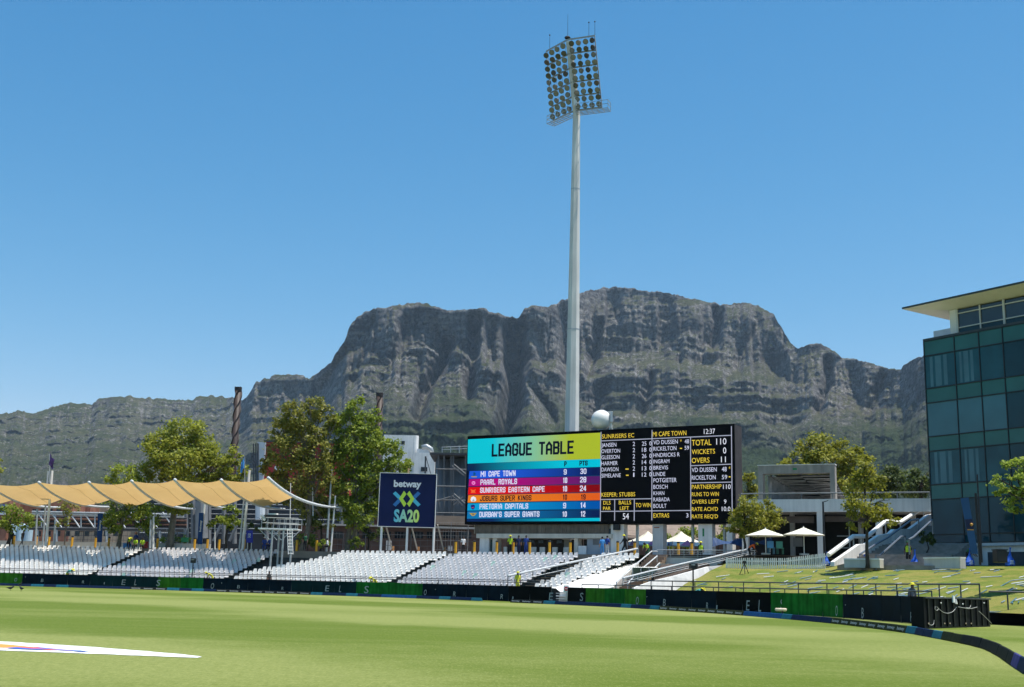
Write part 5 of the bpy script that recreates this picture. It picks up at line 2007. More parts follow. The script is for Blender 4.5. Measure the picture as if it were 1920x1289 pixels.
for i in range(7):
    A, B = ribs[i], ribs[i + 1]
    root = thing('shade_sail', f'tan fabric shade sail over the seats, {ORDC[i]}', 'canopy', (A[0][0], A[0][1], A[0][2]), 'tan shade sails over the left seats')
    mb = MB()
    na, nbb = 25, 22
    for u in range(na):
        a = u / (na - 1)
        for v in range(nbb):
            b = v / (nbb - 1)
            P = rib_at(A, b * .64) * (1 - a) + rib_at(B, b * .34) * a
            sag = 4 * a * (1 - a)
            P = P.copy()
            P[2] += -.26 * sag * (1 - b) ** 2 + .55 * sag * (b / .42 if b < .42 else (1 - b) / .58) - .12 * sag * b
            # front and back edges are cut to a curve
            pull = (A[3] - A[0]) * .28 * sag * (1 - b) ** 3
            P[:2] += pull[:2]
            mb.v.append(tuple(P))
    for u in range(na - 1):
        for v in range(nbb - 1):
            mb.f.append((u * nbb + v, (u + 1) * nbb + v, (u + 1) * nbb + v + 1, u * nbb + v + 1))
    o = part('membrane', mb, fabric, root, smooth=False, fix=False)
    mb = MB()
    mb.tube([p + np.array([0, 0, .02]) for p in B], [.15] * 9 + [.14, .13, .12, .11, .10, .09], 8)
    part('curved_beam', mb, railW, root, smooth=True)
    for ua in (12,):
        mb = MB()
        mb.tube([Vector(q) + wloc(root) - Vector((0, 0, .012)) for q in [o.data.vertices[ua * nbb + v].co for v in range(nbb)]], .012, 4, cap=False)
        part('seam', mb, mat('sail_seam', (.40, .24, .09), .8, .1, 1), o, fix=False)
    mb = MB()
    e0, e1 = rib_at(A, .64), rib_at(B, .34)
    mb.tube([e0, e0 * .5 + e1 * .5 - np.array([0, 0, .15]), e1], .03, 5)
    part('edge_cable', mb, steel, root)
# canopy masts and props
mastW = mat('canopy_mast_white', (.66, .66, .64), .45, .1, 2)
def pole(name, label, cat, x0, x1, y1, Y, r0, r1=None, m=None, group=None, n=8, zb=None):
    a = XAT(x0, Y, ZC if zb is None else zb)
    b = AT(x1, y1, Y + .2)
    mb = MB()
    mb.tube([a, b], [r0, r1 or r0 * .8], n)
    return solo(name, mb, m or mastW, label, cat, group, loc=tuple(a), smooth=False)
pole('canopy_mast', 'thick white leaning canopy mast under the purple flag', 'mast', 86, 98, 883, 125, .15)
pole('canopy_mast', 'thinner grey prop just left of the mast under the purple flag', 'mast', 80, 90, 884, 127, .10, m=steel)
pole('canopy_mast', 'white leaning canopy mast rising through the sails near the blue flag', 'mast', 455, 468, 882, 118.5, .145)
pole('canopy_mast', 'grey prop left of the white mast near the blue flag', 'mast', 449, 458, 930, 120, .10, m=steel)
pole('canopy_mast', 'short white mast beside the blue banner left of the small round tree', 'mast', 376, 384, 943, 121, .13)
pole('canopy_mast', 'pale twin prop in the shade of the big left tree', 'mast', 281, 283, 975, 124, .13, m=steel)
pole('canopy_mast', 'slim white mast right of the pale twin prop', 'mast', 287, 288, 968, 124.5, .12)
pole('canopy_mast', 'pale grey tall mast standing behind the two big trees', 'mast', 612, 622, 880, 119, .12, m=steel)
pole('canopy_mast', 'second pale mast close to the tall one behind the trees', 'mast', 620, 629, 930, 119.5, .10)
pole('lamp_pole', 'thin white lamp pole left of the blue banner', 'pole', 403, 403, 985, 123, .06)
pole('light_pole', 'grey pole near the left pipe bridge with one square head', 'pole', 66, 70, 955, 129, .12, m=steel)
pole('light_pole', 'grey pole right of the leaning mast in front of the brick wall', 'pole', 101, 104, 975, 131, .14, m=steel)
pole('light_pole', 'thin white pole over the camera scaffold', 'pole', 543, 545, 906, 117, .05)
pole('light_pole', 'thin white pole hanging beside the last canopy beam', 'pole', 587, 586, 914, 119, .05, zb=AT(587, 968, 119)[2])
# flags
def flag(name, label, px, py0, py1, Y, col, xt):
    P0, P1 = AT(px, py1, Y), AT(px, py0, Y)
    root = thing(name, label, 'flag', tuple(P0))
    mb = MB()
    mb.tube([P0, P1], [.05, .03], 6)
    part('pole', mb, steel, root)
    mb = MB()
    n = 7
    h = (P1[2] - P0[2])
    for i in range(n):
        t = i / (n - 1)
        for v in (0, .33, .66, 1):
            x = P1[0] + xt * t * .9
            mb.v.append((x, P1[1] + .12 * math.sin(t * 9 + v * 3), P1[2] - .05 - v * 1.15 - .55 * t + .1 * math.sin(t * 7)))
    for i in range(n - 1):
        for v in range(3):
            mb.f.append((i * 4 + v, (i + 1) * 4 + v, (i + 1) * 4 + v + 1, i * 4 + v + 1))
    part('cloth', mb, mat('flag_' + name + str(px), col, .7, .5, 3), root, fix=False)
flag('flag', 'small purple flag on a thin pole above the left canopies', 93, 851, 905, 128, (.055, .03, .15), .65)
flag('flag', 'small light blue flag on a pole right of the big left tree', 459, 857, 905, 121, (.05, .25, .6), -.35)
# vertical banners
def banner(label, x0, x1, y0, y1, Y, col, txt=None, tilt=0.0):
    a, b = AT(x0, y1, Y), AT(x1, y0, Y)
    root = thing('vertical_banner', label, 'banner', ((a[0] + b[0]) / 2, Y, ZC))
    mb = MB()
    wdt = AT(x1, y1, Y)[0] - a[0]
    top = AT((x0 + x1) / 2 + tilt, y0, Y)
    bot = AT((x0 + x1) / 2, y1, Y)
    mb.slab([(bot[0] - wdt / 2, Y, bot[2]), (bot[0] + wdt / 2, Y, bot[2]), (top[0] + wdt / 2, Y, top[2]), (top[0] - wdt / 2, Y, top[2])], (0, .04, 0))
    part('cloth', mb, mat('banner_%d' % x0, col, .6, .15, 1, spec=.15), root)
    mb = MB()
    mb.tube([(bot[0] - wdt * .3, Y + .1, ZC), (top[0] - wdt * .3, Y + .1, top[2])], .05, 6)
    mb.tube([(bot[0] + wdt * .3, Y + .1, ZC), (top[0] + wdt * .3, Y + .1, top[2])], .05, 6)
    part('pole', mb, steel, root)
    if txt:
        h = top[2] - bot[2]
        mb = MB()
        c0 = np.array([(bot[0] + top[0]) / 2 + wdt * .16, Y - .01, bot[2] + h * .40])
        text_on(txt, c0, (0, 0, 1), (-1, 0, 0), (0, -1, 0), h * .36, wdt * .42, mat('banner_print', (.55, .58, .62), .6, .1, 2), root, .02, lift=.015)
    return root
banner('tall blue sponsor banner beside the tree right of the pipe bridge', 181.5, 191, 963, 1017, 126, (.010, .045, .16), 'betway', 2)
banner('tall blue sponsor banner on the short white mast', 370, 379, 962, 1021, 120.5, (.010, .045, .16), 'betway', 3)
banner('short royal blue banner left of the camera scaffold', 462, 474, 995, 1018, 117.5, (.03, .04, .30), 'SA20', 0)
# ================================================================== CAMERA SCAFFOLD
CY = 113.5
sc_ = thing('camera_scaffold', 'white steel camera platform on slim legs with a ladder and rails', 'scaffold', tuple(XAT(528, CY, 2.0)))
zP = AT(520, 992, CY)[2]
xA, xB = AT(484, 992, CY)[0], AT(558, 992, CY)[0]
mb = MB()
mb.box(((xA + xB) / 2, CY + 1.1, zP), (xB - xA, 2.4, .12))
part('deck', mb, white, sc_)
for px, dy in ((506, 0), (519, 1.6), (527, 0), (543, 1.0)):
    p = XAT(px, CY + dy, 2.0)
    mb = MB()
    mb.tube([p, (p[0], p[1], zP)], .10, 8)
    part('leg', mb, steel, sc_)
for px, dx in ((506, -1.1), (506, .9), (527, -.9), (527, 1.1), (543, 1.0), (519, -1.0)):
    p = XAT(px, CY, zP - 1.05)
    mb = MB()
    mb.tube([p, (p[0] + dx, p[1], zP - .05)], .045, 6)
    part('brace', mb, steel, sc_)
for hh in (.55, 1.05):
    for dy in (0, 2.2):
        mb = MB()
        mb.tube([(xA + .3, CY + dy, zP + hh), (xB, CY + dy, zP + hh)], .035, 6)
        part('guard_rail', mb, steel, sc_)
for t in np.linspace(0.08, 1, 7):
    for dy in (0, 2.2):
        mb = MB()
        x = xA + (xB - xA) * t
        mb.tube([(x, CY + dy, zP), (x, CY + dy, zP + 1.05)], .03, 6)
        part('guard_post', mb, steel, sc_)
lx = XAT(533, CY - .3, 2)[0]
for dx in (0, .45):
    mb = MB()
    mb.tube([(lx + dx + .3, CY - .4, zP - 2.4), (lx + dx, CY - .1, zP)], .035, 6)
    part('ladder_rail', mb, white, sc_)
for k in range(8):
    mb = MB()
    t = k / 7
    mb.tube([(lx + .3 - .3 * t, CY - .4 + .3 * t, zP - 2.3 + 2.2 * t), (lx + .75 - .3 * t, CY - .4 + .3 * t, zP - 2.3 + 2.2 * t)], .028, 5)
    part('rung', mb, white, sc_)
# covered broadcast camera on the platform
bcam = thing('broadcast_camera', 'covered broadcast camera with white lens hood on the scaffold platform', 'camera', tuple(AT(508, 990, CY + .8)))
q = AT(508, 972, CY + .8)
mb = MB()
mb.box((q[0], q[1], q[2]), (1.0, .6, .6), .3)
mb.box((q[0] + .1, q[1], q[2] - .35), (.5, .5, .3))
part('body', mb, blackm, bcam)
mb = MB()
mb.tube([(q[0] - .5, q[1] - .2, q[2] - .2), (q[0] - .85, q[1] - .4, q[2] + .25)], .16, 8)
mb.box((q[0] + .2, q[1], q[2] + .4), (.9, .4, .12), -.3)
part('hood', mb, white, bcam)
mb = MB()
for a in range(3):
    mb.tube([(q[0], q[1], q[2] - .3), (q[0] + .4 * math.cos(a * 2.1), q[1] + .4 * math.sin(a * 2.1), zP + .06)], .04, 5)
part('tripod', mb, blackm, bcam)

# ================================================================== TREES
def leaf_mat(name, c0, c1, trans=.48):
    m = bpy.data.materials.new(name)
    m.use_nodes = True
    nt = m.node_tree
    L = nt.links.new
    b = nt.nodes['Principled BSDF']
    b.inputs['Roughness'].default_value = .55
    b.inputs['Specular IOR Level'].default_value = .35
    ge = nt.nodes.new('ShaderNodeNewGeometry')
    no = nt.nodes.new('ShaderNodeTexNoise')
    no.inputs['Scale'].default_value = .55
    L(ge.outputs['Position'], no.inputs['Vector'])
    ad = nt.nodes.new('ShaderNodeMath')
    ad.operation = 'MULTIPLY_ADD'
    L(ge.outputs['Random Per Island'], ad.inputs[0])
    ad.inputs[1].default_value = .75
    L(no.outputs[0], ad.inputs[2])
    mr = nt.nodes.new('ShaderNodeMapRange')
    mr.inputs[1].default_value, mr.inputs[2].default_value = .35, 1.15
    L(ad.outputs[0], mr.inputs[0])
    mx = nt.nodes.new('ShaderNodeMix')
    mx.data_type = 'RGBA'
    mx.inputs[6].default_value, mx.inputs[7].default_value = (*c0, 1), (*c1, 1)
    L(mr.outputs[0], mx.inputs[0])
    L(mx.outputs[2], b.inputs['Base Color'])
    tr = nt.nodes.new('ShaderNodeBsdfTranslucent')
    L(mx.outputs[2], tr.inputs[0])
    ms = nt.nodes.new('ShaderNodeMixShader')
    ms.inputs[0].default_value = trans
    L(b.outputs[0], ms.inputs[1])
    L(tr.outputs[0], ms.inputs[2])
    L(ms.outputs[0], nt.nodes['Material Output'].inputs[0])
    return m
lfA = leaf_mat('leaf_yellow_green', (0.115, 0.162, 0.016), (0.365, 0.378, 0.041))
lfB = leaf_mat('leaf_olive_brown', (0.097, 0.119, 0.019), (0.317, 0.304, 0.051))
lfC = leaf_mat('leaf_fresh_green', (0.084, 0.151, 0.016), (0.297, 0.351, 0.035))
lfD = leaf_mat('leaf_dark_green', (0.030, 0.057, 0.016), (0.108, 0.142, 0.032))
lfE = leaf_mat('leaf_gold_green', (.105, .132, .014), (.350, .340, .036))
lfF = leaf_mat('leaf_lime', (0.135, 0.189, 0.027), (0.365, 0.446, 0.068))
bark = mat('bark_pale_grey', (.20, .165, .125), .9, .3, 3, streak=.3)
barkd = mat('bark_dark', (.05, .040, .032), .9, .3, 3)
def leaves(cent, rad, n, size, gap):
    """leaf quads in clumps filling an ellipsoid shell"""
    ncl = max(7, int(n / 52))
    d = RNG.normal(size=(ncl, 3))
    d /= np.linalg.norm(d, axis=1)[:, None]
    rr = RNG.uniform(.45, 1.0, ncl) ** .6 * RNG.uniform(.82, 1.12, ncl)
    C = cent + d * rr[:, None] * rad
    k = RNG.integers(0, ncl, n)
    crad = rad.mean() * gap * .92
    P = C[k] + RNG.normal(size=(n, 3)) * crad * np.array([1, 1, .75])
    nrm = RNG.normal(size=(n, 3)) + np.array([.2, -.25, .9]) + (P - cent) / rad * .6
    nrm /= np.linalg.norm(nrm, axis=1)[:, None]
    t = np.cross(nrm, RNG.normal(size=(n, 3)))
    t /= np.linalg.norm(t, axis=1)[:, None]
    b = np.cross(nrm, t)
    s = (size * RNG.uniform(.65, 1.35, n))[:, None]
    V = np.stack([P - t * s * .55, P + b * s * .36 + nrm * s * .1, P + t * s * .55, P - b * s * .36 + nrm * s * .1], 1)
    return V.reshape(-1, 3), C
def tree(name, label, base, Y, blobs, leafm, barkm, size=.27, dens=.62, gap=.20, tr=.2, lean=0, group=None, cat='tree', zb=None, stems=1):
    zb = ZC if zb is None else zb
    B = XAT(base, Y, zb)
    root = thing(name, label, cat, tuple(B), group)
    Vs, tips = [], []
    for (cx, cy, rx, ry) in blobs:
        c = AT(cx, cy, Y + random.uniform(-.8, .8))
        pxm = F / (Y * 1.02)
        r = np.array([rx / pxm, rx / pxm * .9, ry / pxm])
        n = int(rx * ry * dens * 1.55)
        V, C = leaves(c, r, max(n, 60), size, gap)
        Vs.append(V)
        tips.append((c, r))
    V = np.concatenate(Vs)
    nq = len(V) // 4
    me = bpy.data.meshes.new('crown')
    me.vertices.add(len(V))
    me.vertices.foreach_set('co', (V - B).astype(np.float32).ravel())
    me.loops.add(nq * 4)
    me.loops.foreach_set('vertex_index', np.arange(nq * 4, dtype=np.int32))
    me.polygons.add(nq)
    me.polygons.foreach_set('loop_start', np.arange(0, nq * 4, 4, dtype=np.int32))
    me.update(calc_edges=True)
    me.materials.append(leafm)
    o = bpy.data.objects.new('crown', me)
    COL.objects.link(o)
    o.parent = root
    # trunk and limbs
    top = max(tips, key=lambda q: q[0][2])[0]
    low = min(q[0][2] - q[1][2] * .4 for q in tips)
    for sidx in range(stems):
        b0 = Vector(B) + Vector((sidx * .5 - (stems - 1) * .25, sidx * .2, -.05))
        fork = Vector((B[0] + (top[0] - B[0]) * .35 + lean + sidx * .4, Y, max(low, zb + 1.0)))
        mb = MB()
        mid = b0.lerp(fork, .5) + Vector((random.uniform(-.12, .12), random.uniform(-.1, .1), 0))
        mb.tube([b0, b0 + Vector((0, 0, .25)), mid, fork, fork.lerp(Vector(top), .75)], [tr * 1.35, tr * 1.05, tr * .85, tr * .72, tr * .25], 8)
        tk = part('trunk', mb, barkm, root, smooth=True)
        if sidx:
            continue
        for c, r in tips:
            mb = MB()
            e = Vector(c) + Vector((0, 0, r[2] * .2))
            s = fork.lerp(Vector(top), random.uniform(0, .35))
            m_ = s.lerp(e, .5) + Vector((random.uniform(-.2, .2), random.uniform(-.2, .2), .15))
            mb.tube([s, m_, e], [tr * .42, tr * .28, tr * .10], 6, cap=False)
            for _ in range(3):
                e2 = Vector(c) + Vector((random.uniform(-.8, .8) * r[0], random.uniform(-.8, .8) * r[1], random.uniform(-.5, .9) * r[2]))
                mb.tube([m_, m_.lerp(e2, .6) + Vector((0, 0, .1)), e2], [tr * .2, tr * .13, tr * .05], 5, cap=False)
            part('limb', mb, barkm, tk, smooth=True, fix=False)
    return root
tree('plane_tree', 'large rounded yellow green tree rising behind the left canopies', 317, 128, [(345, 815, 46, 32), (305, 838, 36, 34), (378, 838, 36, 42), (340, 862, 58, 38), (295, 880, 30, 26), (398, 882, 30, 36), (440, 872, 24, 32), (450, 900, 18, 22), (358, 900, 52, 24), (420, 905, 30, 20), (330, 950, 30, 18)], lfA, bark, .30, .85, .16, .42)
tree('plane_tree', 'dark leafy tree in the shade of the canopies left of the large tree', 222, 126.5, [(238, 893, 36, 24), (205, 908, 20, 18), (265, 915, 30, 20), (212, 950, 28, 26), (250, 955, 34, 24), (230, 980, 34, 18), (285, 965, 30, 26), (275, 990, 22, 14)], lfC, bark, .28, .75, .17, .26)
tree('small_tree', 'low spreading tree at the far left edge under the canopies', 14, 130, [(20, 962, 34, 16), (45, 978, 24, 15), (8, 980, 28, 16), (28, 985, 34, 12)], lfC, barkd, .26, .8, .18, .18)
tree('small_tree', 'thin sparse young tree before the brick brewery', 121, 131, [(124, 945, 15, 14), (135, 952, 16, 10), (122, 966, 13, 14), (118, 980, 11, 10)], lfB, bark, .22, .55, .2, .09)
tree('small_tree', 'small round tree between the blue banner and the camera scaffold', 424, 122, [(425, 966, 25, 16), (412, 980, 22, 13), (440, 980, 18, 13)], lfC, barkd, .26, .8, .18, .13)
tree('small_tree', 'dark little tree directly left of the camera platform', 492, 121, [(490, 980, 20, 13), (505, 985, 14, 11)], lfD, barkd, .26, .9, .18, .12)
tree('plane_tree', 'tall olive brown tree left of the betway billboard', 566, 119.5, [(595, 765, 26, 22), (560, 780, 34, 30), (530, 812, 28, 30), (578, 815, 40, 32), (545, 850, 46, 34), (595, 850, 34, 34), (512, 872, 26, 26), (560, 892, 50, 32), (600, 900, 34, 32), (540, 922, 34, 24), (585, 945, 36, 26), (605, 975, 26, 20), (620, 800, 18, 24)], lfB, bark, .28, .80, .17, .34, lean=.3)
tree('plane_tree', 'tall dense green tree touching the left edge of the betway billboard', 655, 121.5, [(672, 770, 28, 22), (650, 795, 32, 28), (690, 800, 32, 30), (668, 835, 46, 34), (712, 850, 40, 32), (650, 870, 42, 34), (700, 890, 44, 34), (745, 872, 24, 26), (752, 900, 22, 20), (655, 915, 40, 34), (700, 930, 30, 30), (640, 950, 32, 30), (680, 965, 32, 26)], lfC, bark, .28, .90, .16, .30, stems=2)
tree('small_tree', 'slim dark stemmed tree half hidden behind the betway billboard', 690, 124, [(690, 975, 24, 20), (700, 1000, 20, 14), (672, 990, 16, 16)], lfD, barkd, .26, .55, .2, .12)
tree('small_tree', 'dark stemmed tree before the green hedge right of the camera scaffold', 601, 121, [(600, 968, 26, 18), (588, 985, 20, 12)], lfD, barkd, .26, .5, .2, .14)
tree('yellow_tree', 'small dense yellow green tree before the right end of the big screen', 1397, 96.5, [(1402, 950, 30, 18), (1435, 958, 26, 20), (1385, 968, 26, 18), (1418, 975, 44, 20), (1390, 992, 30, 13), (1445, 982, 18, 15), (1425, 997, 30, 10)], lfE, barkd, .20, 1.15, .17, .12, lean=-.2)
tree('young_tree', 'slim sparse tree standing alone on the grass bank before the stairs', 1627, 81, [(1618, 868, 16, 18), (1625, 895, 26, 24), (1600, 915, 20, 22), (1645, 918, 24, 24), (1622, 940, 34, 22), (1660, 952, 26, 16), (1598, 958, 22, 18), (1640, 968, 34, 14), (1672, 975, 18, 10), (1610, 985, 18, 10)], lfE, barkd, .19, .52, .22, .13, zb=AT(1627, 1064, 81)[2])
tree('plane_tree', 'broad golden green tree behind the concrete pergola', 1560, 128, [(1530, 838, 38, 22), (1575, 848, 36, 26), (1495, 868, 34, 20), (1545, 872, 50, 28), (1605, 870, 30, 32), (1590, 905, 46, 28), (1620, 920, 30, 26), (1520, 905, 40, 20), (1475, 895, 22, 16)], lfE, bark, .30, .95, .16, .35)
tree('dark_tree', 'dark evergreen tree between the golden tree and the glass office', 1690, 138, [(1672, 890, 28, 18), (1690, 905, 36, 20), (1655, 912, 26, 16), (1680, 925, 40, 12)], lfD, barkd, .34, 1.0, .18, .3)
tree('dark_tree', 'dark evergreen tree hard against the left side of the glass office', 1732, 134, [(1730, 895, 24, 16), (1720, 912, 26, 18), (1745, 915, 24, 18)], lfD, barkd, .34, 1.0, .18, .3)
tree('yellow_tree', 'olive tree seen between the big screen and the pergola', 1404, 126, [(1405, 898, 16, 13), (1402, 915, 20, 14), (1412, 928, 18, 10)], lfE, barkd, .28, .95, .18, .2)
tree('edge_tree', 'bright lime leafed tree cut by the right picture edge', 1948, 60, [(1905, 872, 24, 20), (1880, 905, 20, 16), (1912, 905, 28, 24), (1925, 935, 32, 26), (1900, 945, 24, 20), (1880, 925, 14, 12), (1945, 900, 34, 34)], lfF, barkd, .17, .42, .20, .11, zb=AT(1935, 1075, 60)[2])
tree('shrub_tree', 'bright green tree behind the gazebos under the big screen', 1285, 127, [(1285, 997, 24, 14), (1262, 1008, 18, 12), (1300, 1010, 24, 14), (1275, 1020, 30, 10)], lfC, barkd, .28, .9, .2, .15)
tree('shrub_tree', 'green tree seen between the white columns under the big screen', 1348, 122, [(1345, 1000, 18, 14), (1352, 1015, 16, 12)], lfC, barkd, .26, .9, .2, .12)
tree('edge_tree', 'yellow green tree crown just showing at the left picture edge', -12, 136, [(-8, 866, 11, 13), (-20, 880, 20, 20)], lfA, barkd, .28, .9, .2, .2)
def bush(label, cx, cy, rx, ry, Y, m, name='shrub'):
    return tree(name, label, cx, Y, [(cx - rx * .4, cy, rx * .6, ry), (cx + rx * .4, cy + ry * .1, rx * .6, ry * .9)], m, barkd, .22, 1.1, .22, .05, cat='shrub')
bush('small green shrub at the foot of the tall trees', 607, 1018, 12, 9, 119, lfC)
bush('rounded green shrub left of the billboard posts', 668, 1016, 16, 12, 119.5, lfC)
bush('green hedge behind the trunk of the large left tree', 330, 1012, 30, 8, 129, lfC, 'hedge')
bush('green hedge behind the dark stemmed tree near the scaffold', 577, 1012, 26, 12, 123, lfC, 'hedge')
bush('dark shrub overhanging the plinth of the glass office', 1738, 1010, 14, 14, 84, lfD)

# ================================================================== BREWERY behind the stands
def pxbox(name, m, par, x0, x1, y0, y1, Y, dep, out=0.0, z0=None):
    a, b = XAT(x0, Y - out, 10), XAT(x1, Y - out, 10)
    zt = AT((x0 + x1) / 2, y0, Y - out)[2]
    zb = AT((x0 + x1) / 2, y1, Y - out)[2] if y1 is not None else (ZC if z0 is None else z0)
    mb = MB()
    mb.box(((a[0] + b[0]) / 2, Y - out + dep / 2, (zt + zb) / 2), (b[0] - a[0], dep, zt - zb))
    return part(name, mb, m, par)
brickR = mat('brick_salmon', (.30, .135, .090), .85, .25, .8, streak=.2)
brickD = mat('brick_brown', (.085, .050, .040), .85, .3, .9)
beige = mat('beige_render', (.42, .33, .24), .85, .15, .5, streak=.2)
glassD = mat('window_dark_glass', (.012, .016, .022), .12, .3, 1.5)
tin = mat('dark_corrugated', (.045, .050, .058), .6, .2, .8, streak=.3)
redP = mat('brewery_red_panel', (.36, .020, .022), .6, .15, .6)
bw = thing('brick_brewery', 'salmon brick brewery blocks behind the left pipe bridge', 'building', tuple(XAT(150, 178, ZC)))
pxbox('wall', brickR, bw, -60, 16, 912, None, 176, 14)
pxbox('wall', brickR, bw, 8, 82, 928, None, 180, 14)
pxbox('wall', brickR, bw, 66, 132, 938, None, 178, 12)
pxbox('wall', brickR, bw, 118, 168, 945, None, 184, 12)
pxbox('wall', beige, bw, 133, 262, 980, None, 174, 10)
pxbox('wall', beige, bw, 155, 200, 948, None, 188, 10)
for k in range(5):
    pxbox('window', glassD, bw, 60 + k * 15, 67 + k * 15, 955, 963, 178, .3, .2)
for k in range(9):
    pxbox('window', glassD, bw, 72 + k * 18, 80 + k * 18, 996, 1006, 172, .3, .2)
pxbox('window', glassD, bw, 80, 92, 936, 945, 178, .4, .3)
for k in range(3):
    pxbox('window', glassD, bw, 150 + k * 14, 162 + k * 14, 992, 997, 174, .3, .2)
for k in range(6):
    pxbox('cornice', beige, bw, -40 + k * 34, -10 + k * 34, 962, 964, 176, .5, .4)
tanks = thing('pale_tank', 'pale blue storage tanks behind the low left tree', 'tank', tuple(XAT(40, 165, ZC)))
for x in (22, 36, 50):
    a = XAT(x, 165, ZC)
    mb = MB()
    zt = AT(x, 985, 165)[2]
    mb.tube([a, (a[0], a[1], zt), (a[0], a[1], zt + .3)], [.55, .55, .2], 14)
    part('cylinder', mb, mat('tank_pale_blue', (.42, .55, .62), .5, .15, .6), tanks)
bs_ = thing('site_sign', 'blue and white striped site sign at the left picture edge', 'sign', tuple(XAT(4, 150, ZC)))
for k, c in enumerate(((.02, .08, .35), (.6, .62, .65), (.02, .08, .35), (.5, .55, .62))):
    pxbox('stripe', mat('sign_stripe%d' % k, c, .6, .1, 1), bs_, -6, 12, 946 + k * 5, 950.6 + k * 5, 150, .15)
# pipe bridge
pb = thing('pipe_bridge', 'steel truss pipe bridge crossing before the brick brewery', 'bridge', tuple(XAT(70, 152, ZC)))
def seg(par, name, x0, y0, x1, y1, Y, r, m, n=6):
    mb = MB()
    mb.tube([AT(x0, y0, Y), AT(x1, y1, Y)], r, n)
    return part(name, mb, m, par)
for y in (960, 964):
    seg(pb, 'chord', 60, y, 345, y + 6, 152, .13, steel)
seg(pb, 'chord', 55, 991, 345, 994, 152, .22, tin)
for x in (78, 104, 128, 152, 178, 204, 232, 260, 290, 320):
    seg(pb, 'strut', x, 961, x, 990, 152, .09, steel)
for x in (70, 96, 130, 157, 186, 215, 245, 275, 305):
    seg(pb, 'diagonal', x, 961, x + 20, 990, 152, .11, steel)
for k, y in enumerate((969, 974, 978, 982, 986)):
    seg(pb, 'pipe', 55, y, 350, y + 3, 153, .12 + .05 * (k % 2), mat('pipe_rust', (.14, .07, .05), .6, .3, 2) if k % 2 else tin)
for x in (70, 106, 200, 300):
    seg(pb, 'leg', x, 992, x, 1022, 152, .18, steel)
# dark steel halls
hall = thing('process_hall', 'dark blue grey process hall behind the trees with pale pipes', 'building', tuple(XAT(480, 170, ZC)))
navyT = mat('navy_cladding', (.020, .028, .042), .6, .25, .6, streak=.2)
pxbox('wall', navyT, hall, 262, 640, 928, None, 172, 14)
for k in range(7):
    seg(hall, 'pipe', 262, 945 + k * 9, 640, 948 + k * 9, 170.5, .06, mat('pipe_pale', (.30, .32, .33), .5, .2, 1))
for x in (350, 362, 392, 420, 440, 500, 640):
    seg(hall, 'column', x, 935, x, 1020, 170, .35, mat('hall_column_grey', (.16, .17, .18), .7, .2, 1))
for x in (400, 430, 450):
    seg(hall, 'diagonal', x, 1015, x + 14, 985, 168, .25, MATS['hall_column_grey'])
seg(hall, 'duct', 378, 940, 378, 1010, 169, .9, mat('duct_grey', (.20, .21, .22), .6, .2, .7), 12)
seg(hall, 'duct', 488, 935, 488, 975, 169, .7, mat('duct_pale', (.55, .60, .64), .5, .1, .7), 12)
redb = thing('red_brewery_hall', 'red fronted brewery hall half hidden behind the tall olive tree', 'building', tuple(XAT(545, 186, ZC)))
pxbox('wall', redP, redb, 487, 640, 830, None, 186, 14)
pxbox('cap', tin, redb, 484, 643, 827, 830.5, 185.8, 14.4)
pxbox('pier', mat('clad_pale_grey', (.42, .46, .50), .5, .1, 1), redb, 473, 487, 829, None, 185, 6)
for x in (475.5, 480, 484):
    seg(redb, 'pier_rib', x, 832, x, 905, 184.9, .12, tin)
pxbox('logo_panel', white, redb, 597, 613, 838, 858, 186, .2, .25)
pxbox('logo_bar', redP, redb, 601, 609, 844, 853, 186, .2, .45)
pxbox('logo_panel', white, redb, 508, 540, 874, 882, 186, .2, .25)
def chimney(label, xt, xb, y0, y1, Y, r):
    a, b = AT(xb, y1, Y), AT(xt, y0, Y)
    a = np.array([a[0] + (a[0] - b[0]) / (b[2] - a[2]) * (a[2] - ZC), Y, ZC])
    root = thing('chimney', label, 'chimney', tuple(a))
    cm = mat('chimney_brown_steel', (.060, .038, .031), .6, .3, .8, streak=.2)
    mb = MB()
    mb.tube([a, b], r, 14)
    part('flue', mb, cm, root, smooth=True)
    # helical strakes
    n = 260
    L = b - a
    for ph in (0, 2.094, 4.189):
        mb = MB()
        vs = []
        for i in range(n):
            t = .25 + .75 * i / (n - 1)
            an = ph + t * np.linalg.norm(L) / 2.5 * 2 * math.pi / 3.0
            c = a + L * t
            for rr_, dz in ((r * .98, -.16), (r * 1.30, -.10), (r * 1.30, .10), (r * .98, .16)):
                mb.v.append((c[0] + rr_ * math.cos(an), c[1] + rr_ * math.sin(an), c[2] + dz))
        for i in range(n - 1):
            for k in range(3):
                mb.f.append((i * 4 + k, (i + 1) * 4 + k, (i + 1) * 4 + k + 1, i * 4 + k + 1))
        part('strake', mb, mat('chimney_strake_dark', (.022, .016, .014), .6, .2, 1), root, fix=False)
    mb = MB()
    mb.tube([b - np.array([0, 0, .6]), b + np.array([0, 0, .05])], r * 1.12, 14)
    part('rim', mb, MATS['chimney_strake_dark'], root)
chimney('tall dark brown chimney with spiral strakes right of the large left tree', 447.5, 440, 727, 835, 196, .52)
chimney('shorter dark chimney rising behind the dense green tree', 712.5, 711, 738, 800, 200, .50)
wt = thing('white_tower', 'white brewery tower with one small square window', 'building', tuple(XAT(742, 180, ZC)))
pxbox('wall', whitewall, wt, 712, 768, 816, None, 180, 9)
a, b_ = XAT(768, 180, ZC), XAT(768, 189, ZC)
mb = MB()
zt = AT(760, 816, 180)[2]
mb.tube([(a[0], 180.55, ZC), (a[0], 180.55, zt - .02)], .55, 14)
part('rounded_corner', mb, whitewall, wt, smooth=False)
